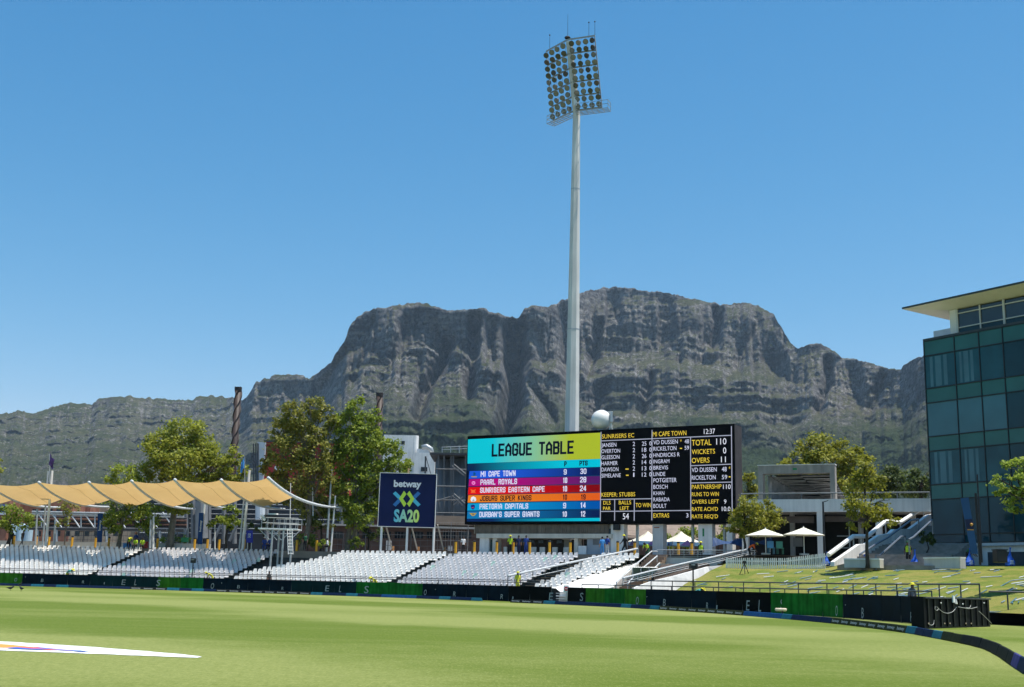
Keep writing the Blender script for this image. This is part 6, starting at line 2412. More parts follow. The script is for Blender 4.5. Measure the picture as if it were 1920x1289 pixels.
pxbox('window', glassD, wt, 745.5, 752, 827, 833.5, 180, .3, .1)
wb = thing('white_annexe', 'white annexe with a curved silver duct beside the white tower', 'building', tuple(XAT(790, 178, ZC)))
pxbox('wall', whitewall, wb, 771.5, 811, 849, None, 177, 8)
pxbox('roof_unit', mat('pale_grey_metal', (.5, .52, .54), .4, .1, 2), wb, 776, 799, 842, 849.5, 178, 3)
mb = MB()
q = AT(803, 848, 178)
mb.tube([(q[0] - 1.0, q[1], q[2] + .65), (q[0] - .3, q[1], q[2] + .85), (q[0] + .35, q[1], q[2] + .5), (q[0] + .55, q[1], q[2] - .2)], .40, 12)
part('duct', mb, mat('duct_silver', (.36, .38, .39), .45, .1, 1, metal=.4), wb, smooth=True)
pxbox('window', glassD, wb, 785, 797, 876, 884, 177, .2, .1)
midsteel = mat('weathered_mid_steel', (.12, .125, .13), .6, .2, 1)
# grey shed with silos
sh = thing('silo_shed', 'dark open sided shed with grey silos and stairs left of the big screen', 'building', tuple(XAT(850, 160, ZC)))
pxbox('roof', tin, sh, 801, 900, 849.5, 853.5, 158, 10)
pxbox('rear_wall', mat('shed_grey', (.10, .105, .11), .7, .2, .6, streak=.3), sh, 812, 905, 853.5, None, 166, 3)
for x, r in ((826, 1.1), (842, .9), (864, 1.7)):
    c = XAT(x, 162, ZC)
    mb = MB()
    zt = AT(x, 862, 162)[2]
    mb.tube([c, (c[0], c[1], zt)], r, 18)
    part('silo', mb, mat('silo_grey', (.15, .16, .175), .5, .15, .5, streak=.25), sh, smooth=True)
for x in (822, 832.5, 846, 850, 873):
    seg(sh, 'column', x, 854, x, 985, 158.5, .12, midsteel)
for y in (880, 912, 938, 962):
    seg(sh, 'walkway', 818, y, 876, y + 1, 158, .09, midsteel)
for x0, y0, x1, y1 in ((848, 874, 870, 892), (851, 871, 873, 889), (848, 930, 868, 948), (851, 926, 871, 944), (868, 932, 850, 948), (818, 940, 845, 932)):
    seg(sh, 'stair_stringer', x0, y0, x1, y1, 157, .10, midsteel)
for y in (838, 842.5):
    seg(sh, 'roof_rail', 828, y + 1, 878, y - 1, 160, .05, steel)
for x in (829, 845, 861, 877):
    seg(sh, 'roof_post', x, 838, x, 850, 160, .05, steel)
seg(sh, 'mast_pole', 798, 856, 797, 895, 157, .12, tin)
seg(sh, 'stay', 799, 858, 808, 890, 157, .05, tin)
# low brick range behind the concourse
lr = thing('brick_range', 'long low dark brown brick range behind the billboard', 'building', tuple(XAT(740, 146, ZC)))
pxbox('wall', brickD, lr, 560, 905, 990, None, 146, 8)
pxbox('roof_edge', mat('roof_edge_pale', (.34, .33, .31), .7, .15, 1), lr, 556, 905, 985, 988.5, 145.4, 9)
pxbox('roof_deck', mat('tile_brown', (.22, .165, .125), .85, .2, 1), lr, 812, 905, 968, 985, 150, 6)
for k in range(9):
    o = pxbox('window', glassD, lr, 622 + k * 30, 645 + k * 30, 998, 1010, 146, .3, .15)
    for j in range(3):
        pxbox('glazing_bar', mat('glazing_bar', (.10, .10, .10), .6, .1, 2), lr, 627 + k * 30 + j * 6, 627.6 + k * 30 + j * 6, 998, 1010, 146, .1, .3)
pxbox('cooler_unit', mat('pale_grey_metal', (.5, .52, .54), .4, .1, 2), lr, 842, 850, 1024, 1033, 144, .6)
pxbox('cooler_unit', MATS['pale_grey_metal'], lr, 727, 736, 1014, 1032, 143, .6)
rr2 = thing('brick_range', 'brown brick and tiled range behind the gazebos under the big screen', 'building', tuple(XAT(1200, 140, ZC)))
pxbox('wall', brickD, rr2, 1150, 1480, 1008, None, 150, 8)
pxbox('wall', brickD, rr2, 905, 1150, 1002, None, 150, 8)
mb = MB()
q = [AT(1140, 1010, 149.5), AT(1400, 1016, 149.5), AT(1400, 985, 158), AT(1140, 978, 158)]
mb.slab(q, (0, 0, .2))
part('roof', mb, MATS['tile_brown'], rr2)
# low walls and mesh fence on the concourse
wallpx('concourse_wall', 'low beige wall behind the back row of the left seats', 'wall', -40, 392, 136, 127, ZC, ZC + .62, .3, cream, mat('coping_pale', (.55, .52, .46), .8, .1, 1))
def meshfence(label, x0, x1, Y0, Y1, h, m, gap=.5):
    a, b = XAT(x0, Y0, ZC), XAT(x1, Y1, ZC)
    root = thing('mesh_fence', label, 'fence', tuple(a))
    L = np.linalg.norm(b - a)
    n = int(L / 3) + 1
    for i in range(n + 1):
        p = a + (b - a) * i / n
        mb = MB()
        mb.tube([p, (p[0], p[1], ZC + h)], .06, 6)
        part('post', mb, m, root)
    mb = MB()
    for i in range(int(L / gap)):
        p = a + (b - a) * (i + .5) / int(L / gap)
        mb.tube([(p[0], p[1], ZC + .1), (p[0], p[1], ZC + h - .05)], .018, 4, cap=False)
    for k in range(5):
        mb.tube([(a[0], a[1], ZC + .1 + (h - .15) * k / 4), (b[0], b[1], ZC + .1 + (h - .15) * k / 4)], .02, 4, cap=False)
    part('mesh', mb, m, root, fix=False)
meshfence('black mesh fence behind the left bollards', 120, 330, 139, 133, 2.2, darksteel)
meshfence('grey railing beside the hedge behind the large left tree', 285, 350, 131, 129, 2.4, steel, 1.0)
meshfence('thin mesh fence on the roof edge left of the big screen', 812, 876, 142, 140, 4.4, mat('mesh_grey', (.20, .19, .18), .6, .2, 3), .35)
meshfence('dark mesh fence behind the billboard posts', 600, 900, 138, 134, 2.6, darksteel, .8)
gz = thing('exit_sign', 'small green exit sign on posts behind the left seats', 'sign', tuple(XAT(353, 128, ZC)))
pxbox('board', mat('sign_green', (.02, .22, .08), .5, .1, 3), gz, 346.5, 360.5, 1008.5, 1017, 128, .05)
for x in (348, 359):
    pxbox('post', steel, gz, x, x + .7, 1017, None, 128, .06)

# ================================================================== CONCOURSE FURNITURE
yel = mat('bollard_yellow', (.72, .36, .02), .5, .15, 2)
def bollard_mesh():
    mb = MB()
    mb.tube([(0, 0, 0), (0, 0, 1.12)], .125, 10)
    me = mb.mesh('post')
    fixn(me)
    me.materials.append(yel)
    mb = MB()
    mb.tube([(0, 0, 1.12), (0, 0, 1.24), (0, 0, 1.27)], [.13, .13, .09], 10)
    m2 = mb.mesh('cap')
    fixn(m2)
    m2.materials.append(blackm)
    return me, m2
BM1, BM2 = bollard_mesh()
BOL = [(25, 130.5), (67, 130), (91, 129.8), (134, 129.5), (178, 129), (203, 128.5), (294, 126.5), (364, 125), (388, 124.5), (410, 124), (457, 121.5), (556, 119.3), (593, 118.5), (854, 113.5), (889, 112.5), (931, 111.5), (962, 110.5), (993, 109.5), (1030, 108.5), (1069, 107.5), (1158, 105), (1190, 104.5), (1272, 103), (1297, 102.5)]
BLW = ['leftmost, beside the dark figure at the left edge', 'left of the leaning canopy mast', 'right of the leaning canopy mast', 'right of the thin young tree', 'left of the first blue banner', 'right of the first blue banner', 'left of the large tree trunk',
       'left of the second blue banner', 'right of the second blue banner', 'right of the thin lamp pole', 'under the royal blue banner', 'right of the camera scaffold', 'beside the dark stemmed tree', 'right of the billboard', 'left of the screen pavilion',
       'at the left pavilion column', 'between pavilion workers', 'in the middle of the pavilion', 'right of the pavilion middle', 'at the right end of the pavilion', 'by the bright pavilion pier', 'under the left gazebo', 'left one under the right gazebo', 'right one under the right gazebo']
for (x, Y), wl in zip(BOL, BLW):
    P = XAT(x, Y, ZC)
    o = thing('bollard', f'yellow bollard with black cap, {wl}', 'bollard', tuple(P), 'yellow bollards along the concourse')
    for nm, me in (('post', BM1), ('cap', BM2)):
        c = bpy.data.objects.new(nm, me)
        COL.objects.link(c)
        c.parent = o
# bins
def boxthing(name, label, cat, x0, x1, y0, Y, dep, m, lid=None, zb=None):
    ZC = ZB + .65 if zb is None else zb
    root = thing(name, label, cat, tuple(XAT((x0 + x1) / 2, Y, ZC)))
    a, b = XAT(x0, Y, ZC), XAT(x1, Y, ZC)
    zt = AT((x0 + x1) / 2, y0, Y)[2]
    mb = MB()
    mb.box(((a[0] + b[0]) / 2, Y + dep / 2, (ZC + zt) / 2), (b[0] - a[0], dep, zt - ZC))
    part('body', mb, m, root, bevel=.04)
    mb = MB()
    mb.box(((a[0] + b[0]) / 2, Y + dep / 2, zt + .03), (b[0] - a[0] + .06, dep + .06, .07))
    part('lid', mb, lid or m, root)
boxthing('waste_bin', 'blue waste bin behind the seats left of the red bin', 'bin', 230, 242, 1020, 125.5, .7, mat('bin_blue', (.02, .16, .42), .5, .1, 2))
boxthing('waste_bin', 'dark red waste bin behind the seats near the large left tree', 'bin', 262, 276, 1017, 125, .8, mat('bin_red', (.24, .015, .02), .5, .1, 2))
boxthing('waste_bin', 'black wheeled bin against the plinth of the glass office', 'bin', 1871, 1890, 1032, 74.5, .8, blackm, zb=ZB)

# ------------------------------------------------------------------ umbrellas
def umbrella(label, px, Y, apex_y, edge_y, half_px, zb, m):
    P = XAT(px, Y, zb)
    root = thing('market_umbrella', label, 'umbrella', tuple(P), 'white umbrellas before the deck')
    za, ze = AT(px, apex_y, Y)[2], AT(px, edge_y, Y)[2]
    r = half_px / F * Y * 1.02 * 1.12
    mb = MB()
    n = 8
    N = 32
    rings = 7
    mb.v.append((P[0], P[1], za))
    for j in range(1, rings):
        t = j / (rings - 1)
        for k in range(N):
            a = 2 * math.pi * k / N + .2
            sc = math.cos(math.pi / n) / math.cos(((a - .2) % (2 * math.pi / n)) - math.pi / n)
            seam = abs(math.sin((a - .2) * n / 2))
            z = za + (ze - za) * t ** .92 + .10 * seam * t * (1 - t) * -1.2
            mb.v.append((P[0] + r * t * sc * math.cos(a), P[1] + r * t * sc * math.sin(a), z))
    for k in range(N):
        mb.f.append((0, 1 + k, 1 + (k + 1) % N))
    for j in range(rings - 2):
        for k in range(N):
            k2 = (k + 1) % N
            mb.f.append((1 + j * N + k, 1 + (j + 1) * N + k, 1 + (j + 1) * N + k2, 1 + j * N + k2))
    cn_ = part('canopy', mb, m, root, fix=True, smooth=False)
    for k in range(n):
        a = 2 * math.pi * k / n + .2
        mb = MB()
        mb.tube([(P[0], P[1], za - .12), (P[0] + r * .97 * math.cos(a), P[1] + r * .97 * math.sin(a), ze - .02)], .018, 4)
        part('rib', mb, steel, cn_)
    mb = MB()
    mb.tube([P, (P[0], P[1], za + .08)], .035, 8)
    part('pole', mb, white, root)
    mb = MB()
    mb.box((P[0], P[1], zb + .06), (.6, .6, .12))
    part('base', mb, greywall, root)
umbM = mat('umbrella_canvas', (.74, .72, .58), .8, .10, .7)
umbrella('left white market umbrella behind the picket fence', 1436, 92, 991.5, 1005.5, 35, ZC, umbM)
umbrella('right white market umbrella behind the picket fence', 1508, 91, 989, 1004, 35, ZC, umbM)
# ------------------------------------------------------------------ gazebos
tentW = mat('tent_white', (.76, .73, .60), .75, .08, .8)
tentB = mat('tent_valance_blue', (.16, .36, .62), .75, .1, 1)
tentP = mat('tent_valance_purple', (.10, .08, .30), .75, .1, 1)
def gazebo(label, x0, x1, apex, Y, ya, ye, rz=.25):
    c = XAT((x0 + x1) / 2, Y, ZC)
    root = thing('gazebo', label, 'gazebo', tuple(c), 'pop-up gazebos under the big screen')
    h = (XAT(x1, Y, 7)[0] - XAT(x0, Y, 7)[0]) / 2 * .82
    za, ze = AT(apex, ya, Y)[2], AT(apex, ye, Y)[2]
    cs, sn = math.cos(rz), math.sin(rz)
    cor = [(c[0] + (sx * cs - sy * sn) * h, c[1] + (sx * sn + sy * cs) * h) for sx, sy in ((-1, -1), (1, -1), (1, 1), (-1, 1))]
    mb = MB()
    N = 6
    for k in range(4):
        p, q = np.array(cor[k]), np.array(cor[(k + 1) % 4])
        off = len(mb.v)
        for j in range(N + 1):
            t = j / N
            zz = za + (ze - za) * (t ** .72)
            for i in range(N + 1):
                u = i / N
                e = p * (1 - u) + q * u
                xy = np.array(c[:2]) * (1 - t) + e * t
                mb.v.append((xy[0], xy[1], zz - .12 * t * 4 * u * (1 - u)))
        for j in range(N):
            for i in range(N):
                a = off + j * (N + 1) + i
                mb.f.append((a, a + 1, a + N + 2, a + N + 1))
    part('roof', mb, tentW, root, fix=True, smooth=True)
    for k in range(4):
        p, q = np.array(cor[k]), np.array(cor[(k + 1) % 4])
        mb = MB()
        mb.slab([(*p, ze - .36), (*q, ze - .36), (*q, ze - .01), (*p, ze - .01)], (0, .015, 0))
        vl = part('valance', mb, tentB, root)
        mb = MB()
        a, b = p * .75 + q * .25, p * .25 + q * .75
        nn_ = np.array([(q - p)[1], -(q - p)[0]]) / np.linalg.norm(q - p) * .03
        mb.slab([(*(a + nn_), ze - .36), (*(b + nn_), ze - .36), (*((a + b) / 2 + nn_), ze + .15)], (nn_[0] * .3, nn_[1] * .3, 0))
        part('valance_flash', mb, tentP, vl)
        mb = MB()
        mb.tube([(*p, ZC), (*p, ze - .02)], .03, 6)
        part('leg', mb, steel, root)
gazebo('left pop-up gazebo with white peak beside the grey column', 1178, 1252, 1213, 112.5, 996, 1016)
gazebo('right pop-up gazebo with white peak between the screen columns', 1243, 1312, 1276, 112.0, 996, 1017)
# draped blue awning behind the yellow tree
aw = thing('blue_awning', 'draped dark blue awning behind the small yellow tree', 'awning', tuple(XAT(1390, 103.5, ZC)))
mb = MB()
na_ = 15
for i in range(na_):
    t = i / (na_ - 1)
    x = 1336 + t * 112
    yb = 1026 - 6 * abs(math.sin(t * 6.3))
    a, b = AT(x, 1008 + 8 * math.sin(t * 6.3) ** 2, 103.5), AT(x, yb, 102.8)
    mb.v.append(tuple(a))
    mb.v.append(tuple(b))
for i in range(na_ - 1):
    mb.f.append((2 * i, 2 * i + 1, 2 * i + 3, 2 * i + 2))
part('cloth', mb, mat('awning_blue', (.012, .045, .13), .7, .3, .8), aw, fix=False)
for x in (1340, 1392, 1444):
    seg(aw, 'post', x, 1008, x, 1036, 103.5, .05, steel)
# ------------------------------------------------------------------ picket fences
def picket(label, x0, x1, Y0, Y1, ytop0, ytop1, n, m):
    a, b = XAT(x0, Y0, 0), XAT(x1, Y1, 0)
    za, zb = AT(x0, ytop0, Y0)[2], AT(x1, ytop1, Y1)[2]
    root = thing('picket_fence', label, 'fence', (a[0], a[1], za - 1.1))
    d = (b - a)[:2] / np.linalg.norm((b - a)[:2])
    nr = np.array([d[1], -d[0]])
    for i in range(n):
        t = (i + .5) / n
        p = a + (b - a) * t
        z = za + (zb - za) * t
        wv = .088
        l = random.uniform(-.03, .03)
        mb = MB()
        q = lambda u, zz: (p[0] + d[0] * (u + l * (zz - z + 1)), p[1] + d[1] * (u + l * (zz - z + 1)), zz)
        mb.slab([q(-wv / 2, z - 1.12), q(wv / 2, z - 1.12), q(wv / 2, z - .07), q(0, z), q(-wv / 2, z - .07)], (nr[0] * .022, nr[1] * .022, 0))
        part('picket', mb, m, root)
    for dz in (-.25, -.85):
        mb = MB()
        mb.bar((a[0] - nr[0] * .03, a[1] - nr[1] * .03, za + dz), (b[0] - nr[0] * .03, b[1] - nr[1] * .03, zb + dz), .04, .08)
        part('rail', mb, m, root)
picket('white picket fence run in shade left of the umbrellas poles', 1361, 1475, 90.2, 87.6, 1046, 1046.5, 31, white)
picket('bright white picket fence run rising to the stairs', 1476, 1551, 87.5, 85.4, 1046.5, 1037, 21, white)
# tables behind the pickets
for x, col, lb in ((1446, (.05, .16, .26), 'blue'), (1463, (.04, .16, .12), 'green')):
    root = thing('terrace_chair', f'{lb} garden chair on the terrace between the umbrellas', 'chair', tuple(XAT(x, 90, ZC)))
    p = XAT(x, 90, ZC)
    cm = mat('chair_' + lb, col, .6, .1, 2)
    mb = MB()
    mb.box((p[0], p[1], ZC + .45), (.5, .5, .05))
    part('seat', mb, cm, root)
    mb = MB()
    mb.box((p[0], p[1] + .24, ZC + .72), (.5, .05, .5))
    part('backrest', mb, cm, root)
    for sx in (-.2, .2):
        for sy in (-.2, .2):
            mb = MB()
            mb.tube([(p[0] + sx, p[1] + sy, ZC), (p[0] + sx, p[1] + sy, ZC + .45)], .025, 5)
            part('leg', mb, cm, root)

# ------------------------------------------------------------------ bank litter, sacks
clapA = mat('clapper_white', (.52, .54, .56), .5, .1, 3)
clapB = mat('clapper_blue_grey', (.16, .24, .30), .5, .2, 3)
clapC = mat('clapper_teal', (.05, .15, .20), .5, .2, 3)
cme = []
for m in (clapA, clapB, clapC):
    mb = MB()
    mb.tube([(-.5, 0, .035), (-.46, 0, .04), (.46, 0, .04), (.5, 0, .035)], [.012, .030, .030, .012], 6)
    me = mb.mesh('clapper_stick')
    fixn(me)
    me.materials.append(m)
    cme.append(me)
LIT = []
rnd = random.Random(5)
while len(LIT) < 125:
    x, y = rnd.uniform(1300, 1925), rnd.uniform(1062, 1135)
    if y < 1064 + max(0, (1480 - x) * .12): continue
    if y > np.interp(x, [1300, 1920], [1100, 1150]): continue
    LIT.append((x, y))
KS = {}
for x, y in sorted(LIT):
    p = on_bank(x, y)
    if p is None: continue
    k = rnd.choices((0, 1, 2), (4, 5, 4))[0]
    o = bpy.data.objects.new('inflatable_stick', cme[k])
    COL.objects.link(o)
    o.location = tuple(p + np.array([0, 0, .02]))
    ln = rnd.uniform(.45, 1.35)
    o.scale = (ln, 1, 1)
    o.rotation_euler = (rnd.uniform(-.1, .1), rnd.uniform(-.25, -.05), rnd.gauss(.62, .28))
    cn_ = ("white", "blue grey", "dark teal")[k]
    KS[k] = KS.get(k, 0) + 1
    tag(o, f'{cn_} deflated cheering stick on the grass bank, {nth(KS[k])} {cn_} one from the left', 'litter', 'cheering sticks scattered on the grass bank')
sackM = mat('sack_blue', (.012, .09, .48), .45, .2, 3)
sackW = mat('sack_print', (.55, .6, .7), .6, .1, 4)
SK = [(1548, 1062, .75, 'next to the end of the picket fence'), (1619, 1063, .62, 'beside the slim tree trunk'), (1714, 1064, .85, 'held open beside the cleaner on the stairs'), (1817, 1062, .85, 'below the leaning blue feather banner'), (1893, 1062, .85, 'in front of the black wheeled bin')]
for x, y, h, wl in SK:
    p = on_bank(x, y)
    if p is None: p = AT(x, y, np.interp(x, [1548, 1893], [84, 73]))
    root = thing('refuse_sack', f'blue refuse sack with white print {wl}', 'bag', tuple(p), 'blue refuse sacks on the bank')
    mb = MB()
    n, rings = 10, [(0, .20), (.06, .30), (.3, .30), (.55, .22), (.75, .12), (1.0, .05), (1.25, .03), (1.42, .07)]
    for z, r in rings:
        for k in range(n):
            a = 2 * math.pi * k / n
            rr_ = r * (1 + .18 * math.sin(3 * a + z * 5 + x) + .08 * math.sin(7 * a + x))
            mb.v.append((p[0] + rr_ * math.cos(a) + z * .08, p[1] + rr_ * math.sin(a), p[2] + z * h))
    for j in range(len(rings) - 1):
        for k in range(n):
            k2 = (k + 1) % n
            mb.f.append((j * n + k, j * n + k2, (j + 1) * n + k2, (j + 1) * n + k))
    mb.f.append(tuple(range(n - 1, -1, -1)))
    part('sack', mb, sackM, root)
    mb = MB()
    for dz, w_ in ((.18, .26), (.30, .2), (.40, .22)):
        mb.box((p[0] + .03, p[1] - .33, p[2] + dz * h), (w_, .01, .05))
    part('print', mb, sackW, root)
# leaning feather banner
fb = thing('feather_banner', 'tall blue feather banner with dark crest leaning before the glass office', 'banner', tuple(XAT(1835, 74.5, ZB)))
yb_ = 74.5
fbm = mat('feather_blue', (.012, .075, .22), .6, .15, .6)
mb = MB()
q = [AT(1821, 1039, yb_), AT(1834, 1039, yb_), AT(1816, 933, yb_ - .3), AT(1801, 935, yb_ - .3)]
mb.slab([q[0], q[1], q[2], q[3]], (0, .03, 0))
part('cloth', mb, fbm, fb)
mb = MB()
lerp = lambda a, b, t: a + (b - a) * t
mb.slab([lerp(q[0], q[3], .42) - np.array([0, .02, 0]), lerp(q[1], q[2], .42) - np.array([0, .02, 0]), lerp(q[1], q[2], .62) - np.array([0, .02, 0]), lerp(q[0], q[3], .62) - np.array([0, .02, 0])], (0, -.01, 0))
part('crest', mb, mat('crest_navy', (.006, .014, .07), .6, .1, 1), fb)
c = lerp(lerp(q[0], q[3], .52), lerp(q[1], q[2], .52), .75)
mb = MB()
mb.ball((c[0], c[1] - .04, c[2]), .10, 10, 6)
part('crest_ball', mb, mat('crest_gold', (.5, .25, .05), .6, .1, 2), fb, smooth=True)
c2 = lerp(lerp(q[0], q[3], .43), lerp(q[1], q[2], .43), .5)
mb = MB()
mb.box((c2[0], c2[1] - .04, c2[2]), (.4, .01, .06))
part('crest_stripe', mb, MATS['crest_gold'], fb)
mb = MB()
mb.tube([XAT(1838, yb_ + .2, ZB - .2), AT(1829, 925, yb_ + .2)], .07, 6)
part('pole', mb, blackm, fb)
pole('lamp_pole', 'slim black pole behind the leaning blue banner', 'pole', 1841, 1832, 890, 76, .06, m=blackm, zb=ZB)

# ------------------------------------------------------------------ black equipment panel by the fence
bp0, bp1 = G(1734, 1179.5), G(1857, 1175.5)
eq = thing('led_panel_back', 'black ribbed equipment panel with white cables at the end of the fence', 'panel', tuple(bp0))
e_ = (bp1 - bp0) / np.linalg.norm(bp1 - bp0)
n_ = np.array([e_[1], -e_[0], 0])
LP_ = np.linalg.norm(bp1 - bp0)
EH = AT(1790, 1121, bp0[1] * .5 + bp1[1] * .5)[2]
mb = MB()
mb.slab([bp0, bp1, bp1 + np.array([0, 0, EH]), bp0 + np.array([0, 0, EH])], -n_ * .5)
part('case', mb, mat('panel_black', (.006, .006, .007), .6, .3, 2, spec=.15), eq)
for k in range(11):
    mb = MB()
    a = bp0 + e_ * (LP_ * (k + .5) / 11) + n_ * .03
    mb.bar(a + np.array([0, 0, .06]), a + np.array([0, 0, EH - .08]), .11, .06, up=n_)
    part('rib', mb, mat('panel_rib', (.010, .010, .011), .5, .3, 2, spec=.2), eq)
mb = MB()
mb.bar(bp0 + n_ * .04 + np.array([0, 0, EH - .02]), bp1 + n_ * .04 + np.array([0, 0, EH - .02]), .09, .06)
part('top_rail', mb, darksteel, eq)
def ep(px, py): return ONPL(px, py, bp0, bp1) + n_ * .09
cab = mat('cable_white', (.42, .42, .40), .6, .1, 4)
for pts in ([(1749, 1137), (1749, 1143), (1753, 1144.5), (1755, 1141), (1752, 1138)], [(1755, 1141), (1764, 1148), (1773, 1150), (1782, 1147), (1789, 1139)], [(1792, 1138), (1803, 1140), (1815, 1141.5), (1828, 1138.5)], [(1806, 1140), (1814, 1139.5), (1816, 1135)], [(1736, 1170), (1742, 1172.5), (1746, 1170), (1747, 1163)], [(1831, 1146), (1842, 1156), (1855, 1169)]):
    mb = MB()
    P3 = spline([tuple(ep(*p)) for p in pts], 6)
    mb.tube([Vector(p) for p in P3], .011, 5)
    part('cable', mb, cab, eq)
for x, y in ((1760, 1131), (1801, 1133), (1841, 1131)):
    mb = MB()
    mb.ball(ep(x, y), .032, 8, 6)
    part('connector', mb, white, eq)
for x, y in ((1737, 1169.5), (1767, 1169.5), (1777, 1169.5), (1807, 1169.5), (1817, 1169.5)):
    mb = MB()
    mb.ball(ep(x, y), .03, 8, 6)
    part('plug', mb, mat('plug_brass', (.45, .36, .24), .5, .1, 3), eq)
mb = MB()
a = ep(1781, 1130)
mb.slab([a, a + e_ * .2, a + e_ * .22 + np.array([0, 0, .22]), a + e_ * .02 + np.array([0, 0, .28])], n_ * .05)
a2 = ep(1786, 1132)
mb.slab([a2, a2 + e_ * .16 + np.array([0, 0, -.02]), a2 + e_ * .05 + np.array([0, 0, .18])], n_ * .06)
part('white_tag', mb, white, eq)
# low dark wall and rail carrying on to the right
w0, w1 = G(1857, 1171.5), G(1990, 1176)
lw = thing('low_dark_wall', 'low dark wall with steel rail at the right picture edge', 'wall', tuple(w0))
ew = (w1 - w0) / np.linalg.norm(w1 - w0)
nw = np.array([ew[1], -ew[0], 0])
mb = MB()
mb.slab([w0, w1, w1 + np.array([0, 0, .55]), w0 + np.array([0, 0, .55])], -nw * .4)
part('wall', mb, fence_black, lw)
mb = MB()
mb.bar(w0 + nw * .02 + np.array([0, 0, .58]), w1 + nw * .02 + np.array([0, 0, .58]), .5, .05)
part('coping', mb, greywall, lw)
for k in range(5):
    a = w0 + ew * (.8 + k * 1.5)
    mb = MB()
    mb.tube([a + np.array([0, 0, .58]), a + np.array([0, 0, 1.5])], .035, 6)
    part('post', mb, darksteel, lw)
mb = MB()
mb.tube([w0 + np.array([0, 0, 1.5]), w1 + np.array([0, 0, 1.5])], .04, 6)
part('rail', mb, darksteel, lw)
# rolled cover by the cushions
rc = thing('rolled_cover', 'cream rolled cover resting on a small stand above the blue cushions', 'roll', tuple(G(1464, 1158)))
p = AT(1464, 1143.5, 57.5)
mb = MB()
mb.tube([p + np.array([-.28, 0, 0]), p + np.array([-.24, 0, 0]), p + np.array([.24, 0, 0]), p + np.array([.28, 0, 0])], [.03, .075, .075, .05], 10)
part('roll', mb, mat('canvas_cream', (.62, .54, .40), .8, .15, 6), rc, smooth=True)
mb = MB()
mb.tube([(p[0] + .08, p[1], .0), (p[0] + .08, p[1], p[2] - .06)], .05, 6)
part('stand', mb, blackm, rc)
# loudspeakers / cameras on poles
def polebox(name, label, cat, px, ytop, ybox, bwpx, Y, zb):
    P = XAT(px, Y, zb)
    root = thing(name, label, cat, tuple(P))
    zt, z1 = AT(px, ytop, Y)[2], AT(px, ybox, Y)[2]
    mb = MB()
    mb.tube([P, (P[0], P[1], z1)], .05, 6)
    part('pole', mb, blackm, root)
    w_ = bwpx / F * Y
    mb = MB()
    mb.box((P[0], P[1], (zt + z1) / 2), (w_, w_ * .8, zt - z1), .2)
    mb.box((P[0] + w_ * .45, P[1] - w_ * .3, (zt + z1) / 2 + .05), (w_ * .35, w_ * .3, (zt - z1) * .6), .2)
    part('head', mb, blackm, root)
    mb = MB()
    mb.box((P[0] - .02, P[1] - w_ * .45, (zt + z1) / 2 + .08), (w_ * .6, .02, .05))
    part('grip', mb, steel, root)
polebox('pole_camera', 'black remote camera on a pole before the shaded left seats', 'camera', 358, 1047, 1056, 9.5, 112.5, 0)
polebox('pole_camera', 'black remote camera on a pole at the left end of the grass bank', 'camera', 1300, 1057, 1067, 12.5, 75.5, 0)
tp = thing('tripod', 'small black tripod standing before the picket fence', 'tripod', tuple(on_bank(1396, 1077) if on_bank(1396, 1077) is not None else XAT(1396, 88, 2.6)))
p = np.array(tp.location)
mb = MB()
mb.box((p[0], p[1], p[2] + .85), (.22, .2, .2))
part('head', mb, blackm, tp)
for k in range(3):
    mb = MB()
    a = k * 2.09 + .4
    mb.tube([(p[0], p[1], p[2] + .78), (p[0] + .38 * math.cos(a), p[1] + .38 * math.sin(a), p[2])], .028, 5)
    part('leg', mb, blackm, tp)
# ------------------------------------------------------------------ painted logo mat on the outfield
lm = thing('painted_field_logo', 'white painted sponsor logo with orange and blue wedge on the outfield', 'field logo', tuple(G(150, 1215)))
def gpoly(name, pts, m, z):
    mb = MB()
    P3 = [G(x, y, z) for x, y in pts]
    mb.add(P3, [tuple(range(len(P3)))])
    me = mb.mesh(name, lm.location)
    o = bpy.data.objects.new(name, me)
    COL.objects.link(o)
    o.parent = lm
    me.materials.append(m)
rnw = random.Random(3)
edge_t = [(x, 1203 + (x / 372) * 27 - 2.2 * math.sin(x / 372 * 3.14) + rnw.uniform(-.35, .35)) for x in range(-60, 372, 16)]
edge_b = [(x, 1219.5 + (x / 372) * 14 + rnw.uniform(-.3, .3)) for x in range(372, -61, -16)]
paintw = mat('field_paint_white', (.74, .75, .73), .85, .10, 14)
gpoly('white_base', edge_t + [(372, 1230.5), (379, 1232), (370, 1233.2)] + edge_b, paintw, .006)
gpoly('orange_wedge', [(-40, 1205), (20, 1209), (70, 1214.5), (30, 1215.5), (-40, 1213)], mat('field_paint_orange', (.72, .28, .06), .85, .12, 14), .010)
gpoly('red_wedge', [(30, 1213.2), (70, 1213.8), (125, 1219), (90, 1219.4), (45, 1216.4)], mat('field_paint_red', (.60, .10, .10), .85, .12, 14), .012)
gpoly('violet_wedge', [(62, 1212), (100, 1216), (150, 1220.5), (125, 1220.5), (80, 1216)], mat('field_paint_violet', (.28, .22, .50), .85, .12, 14), .014)
gpoly('blue_wedge', [(10, 1215), (30, 1213.8), (60, 1216.4), (98, 1216.8), (72, 1218.3), (30, 1216.6)], mat('field_paint_blue', (.03, .12, .50), .85, .12, 14), .016)
gpoly('blue_wedge', [(128, 1219.2), (150, 1219.8), (170, 1222), (148, 1221.8)], MATS['field_paint_blue'], .016)
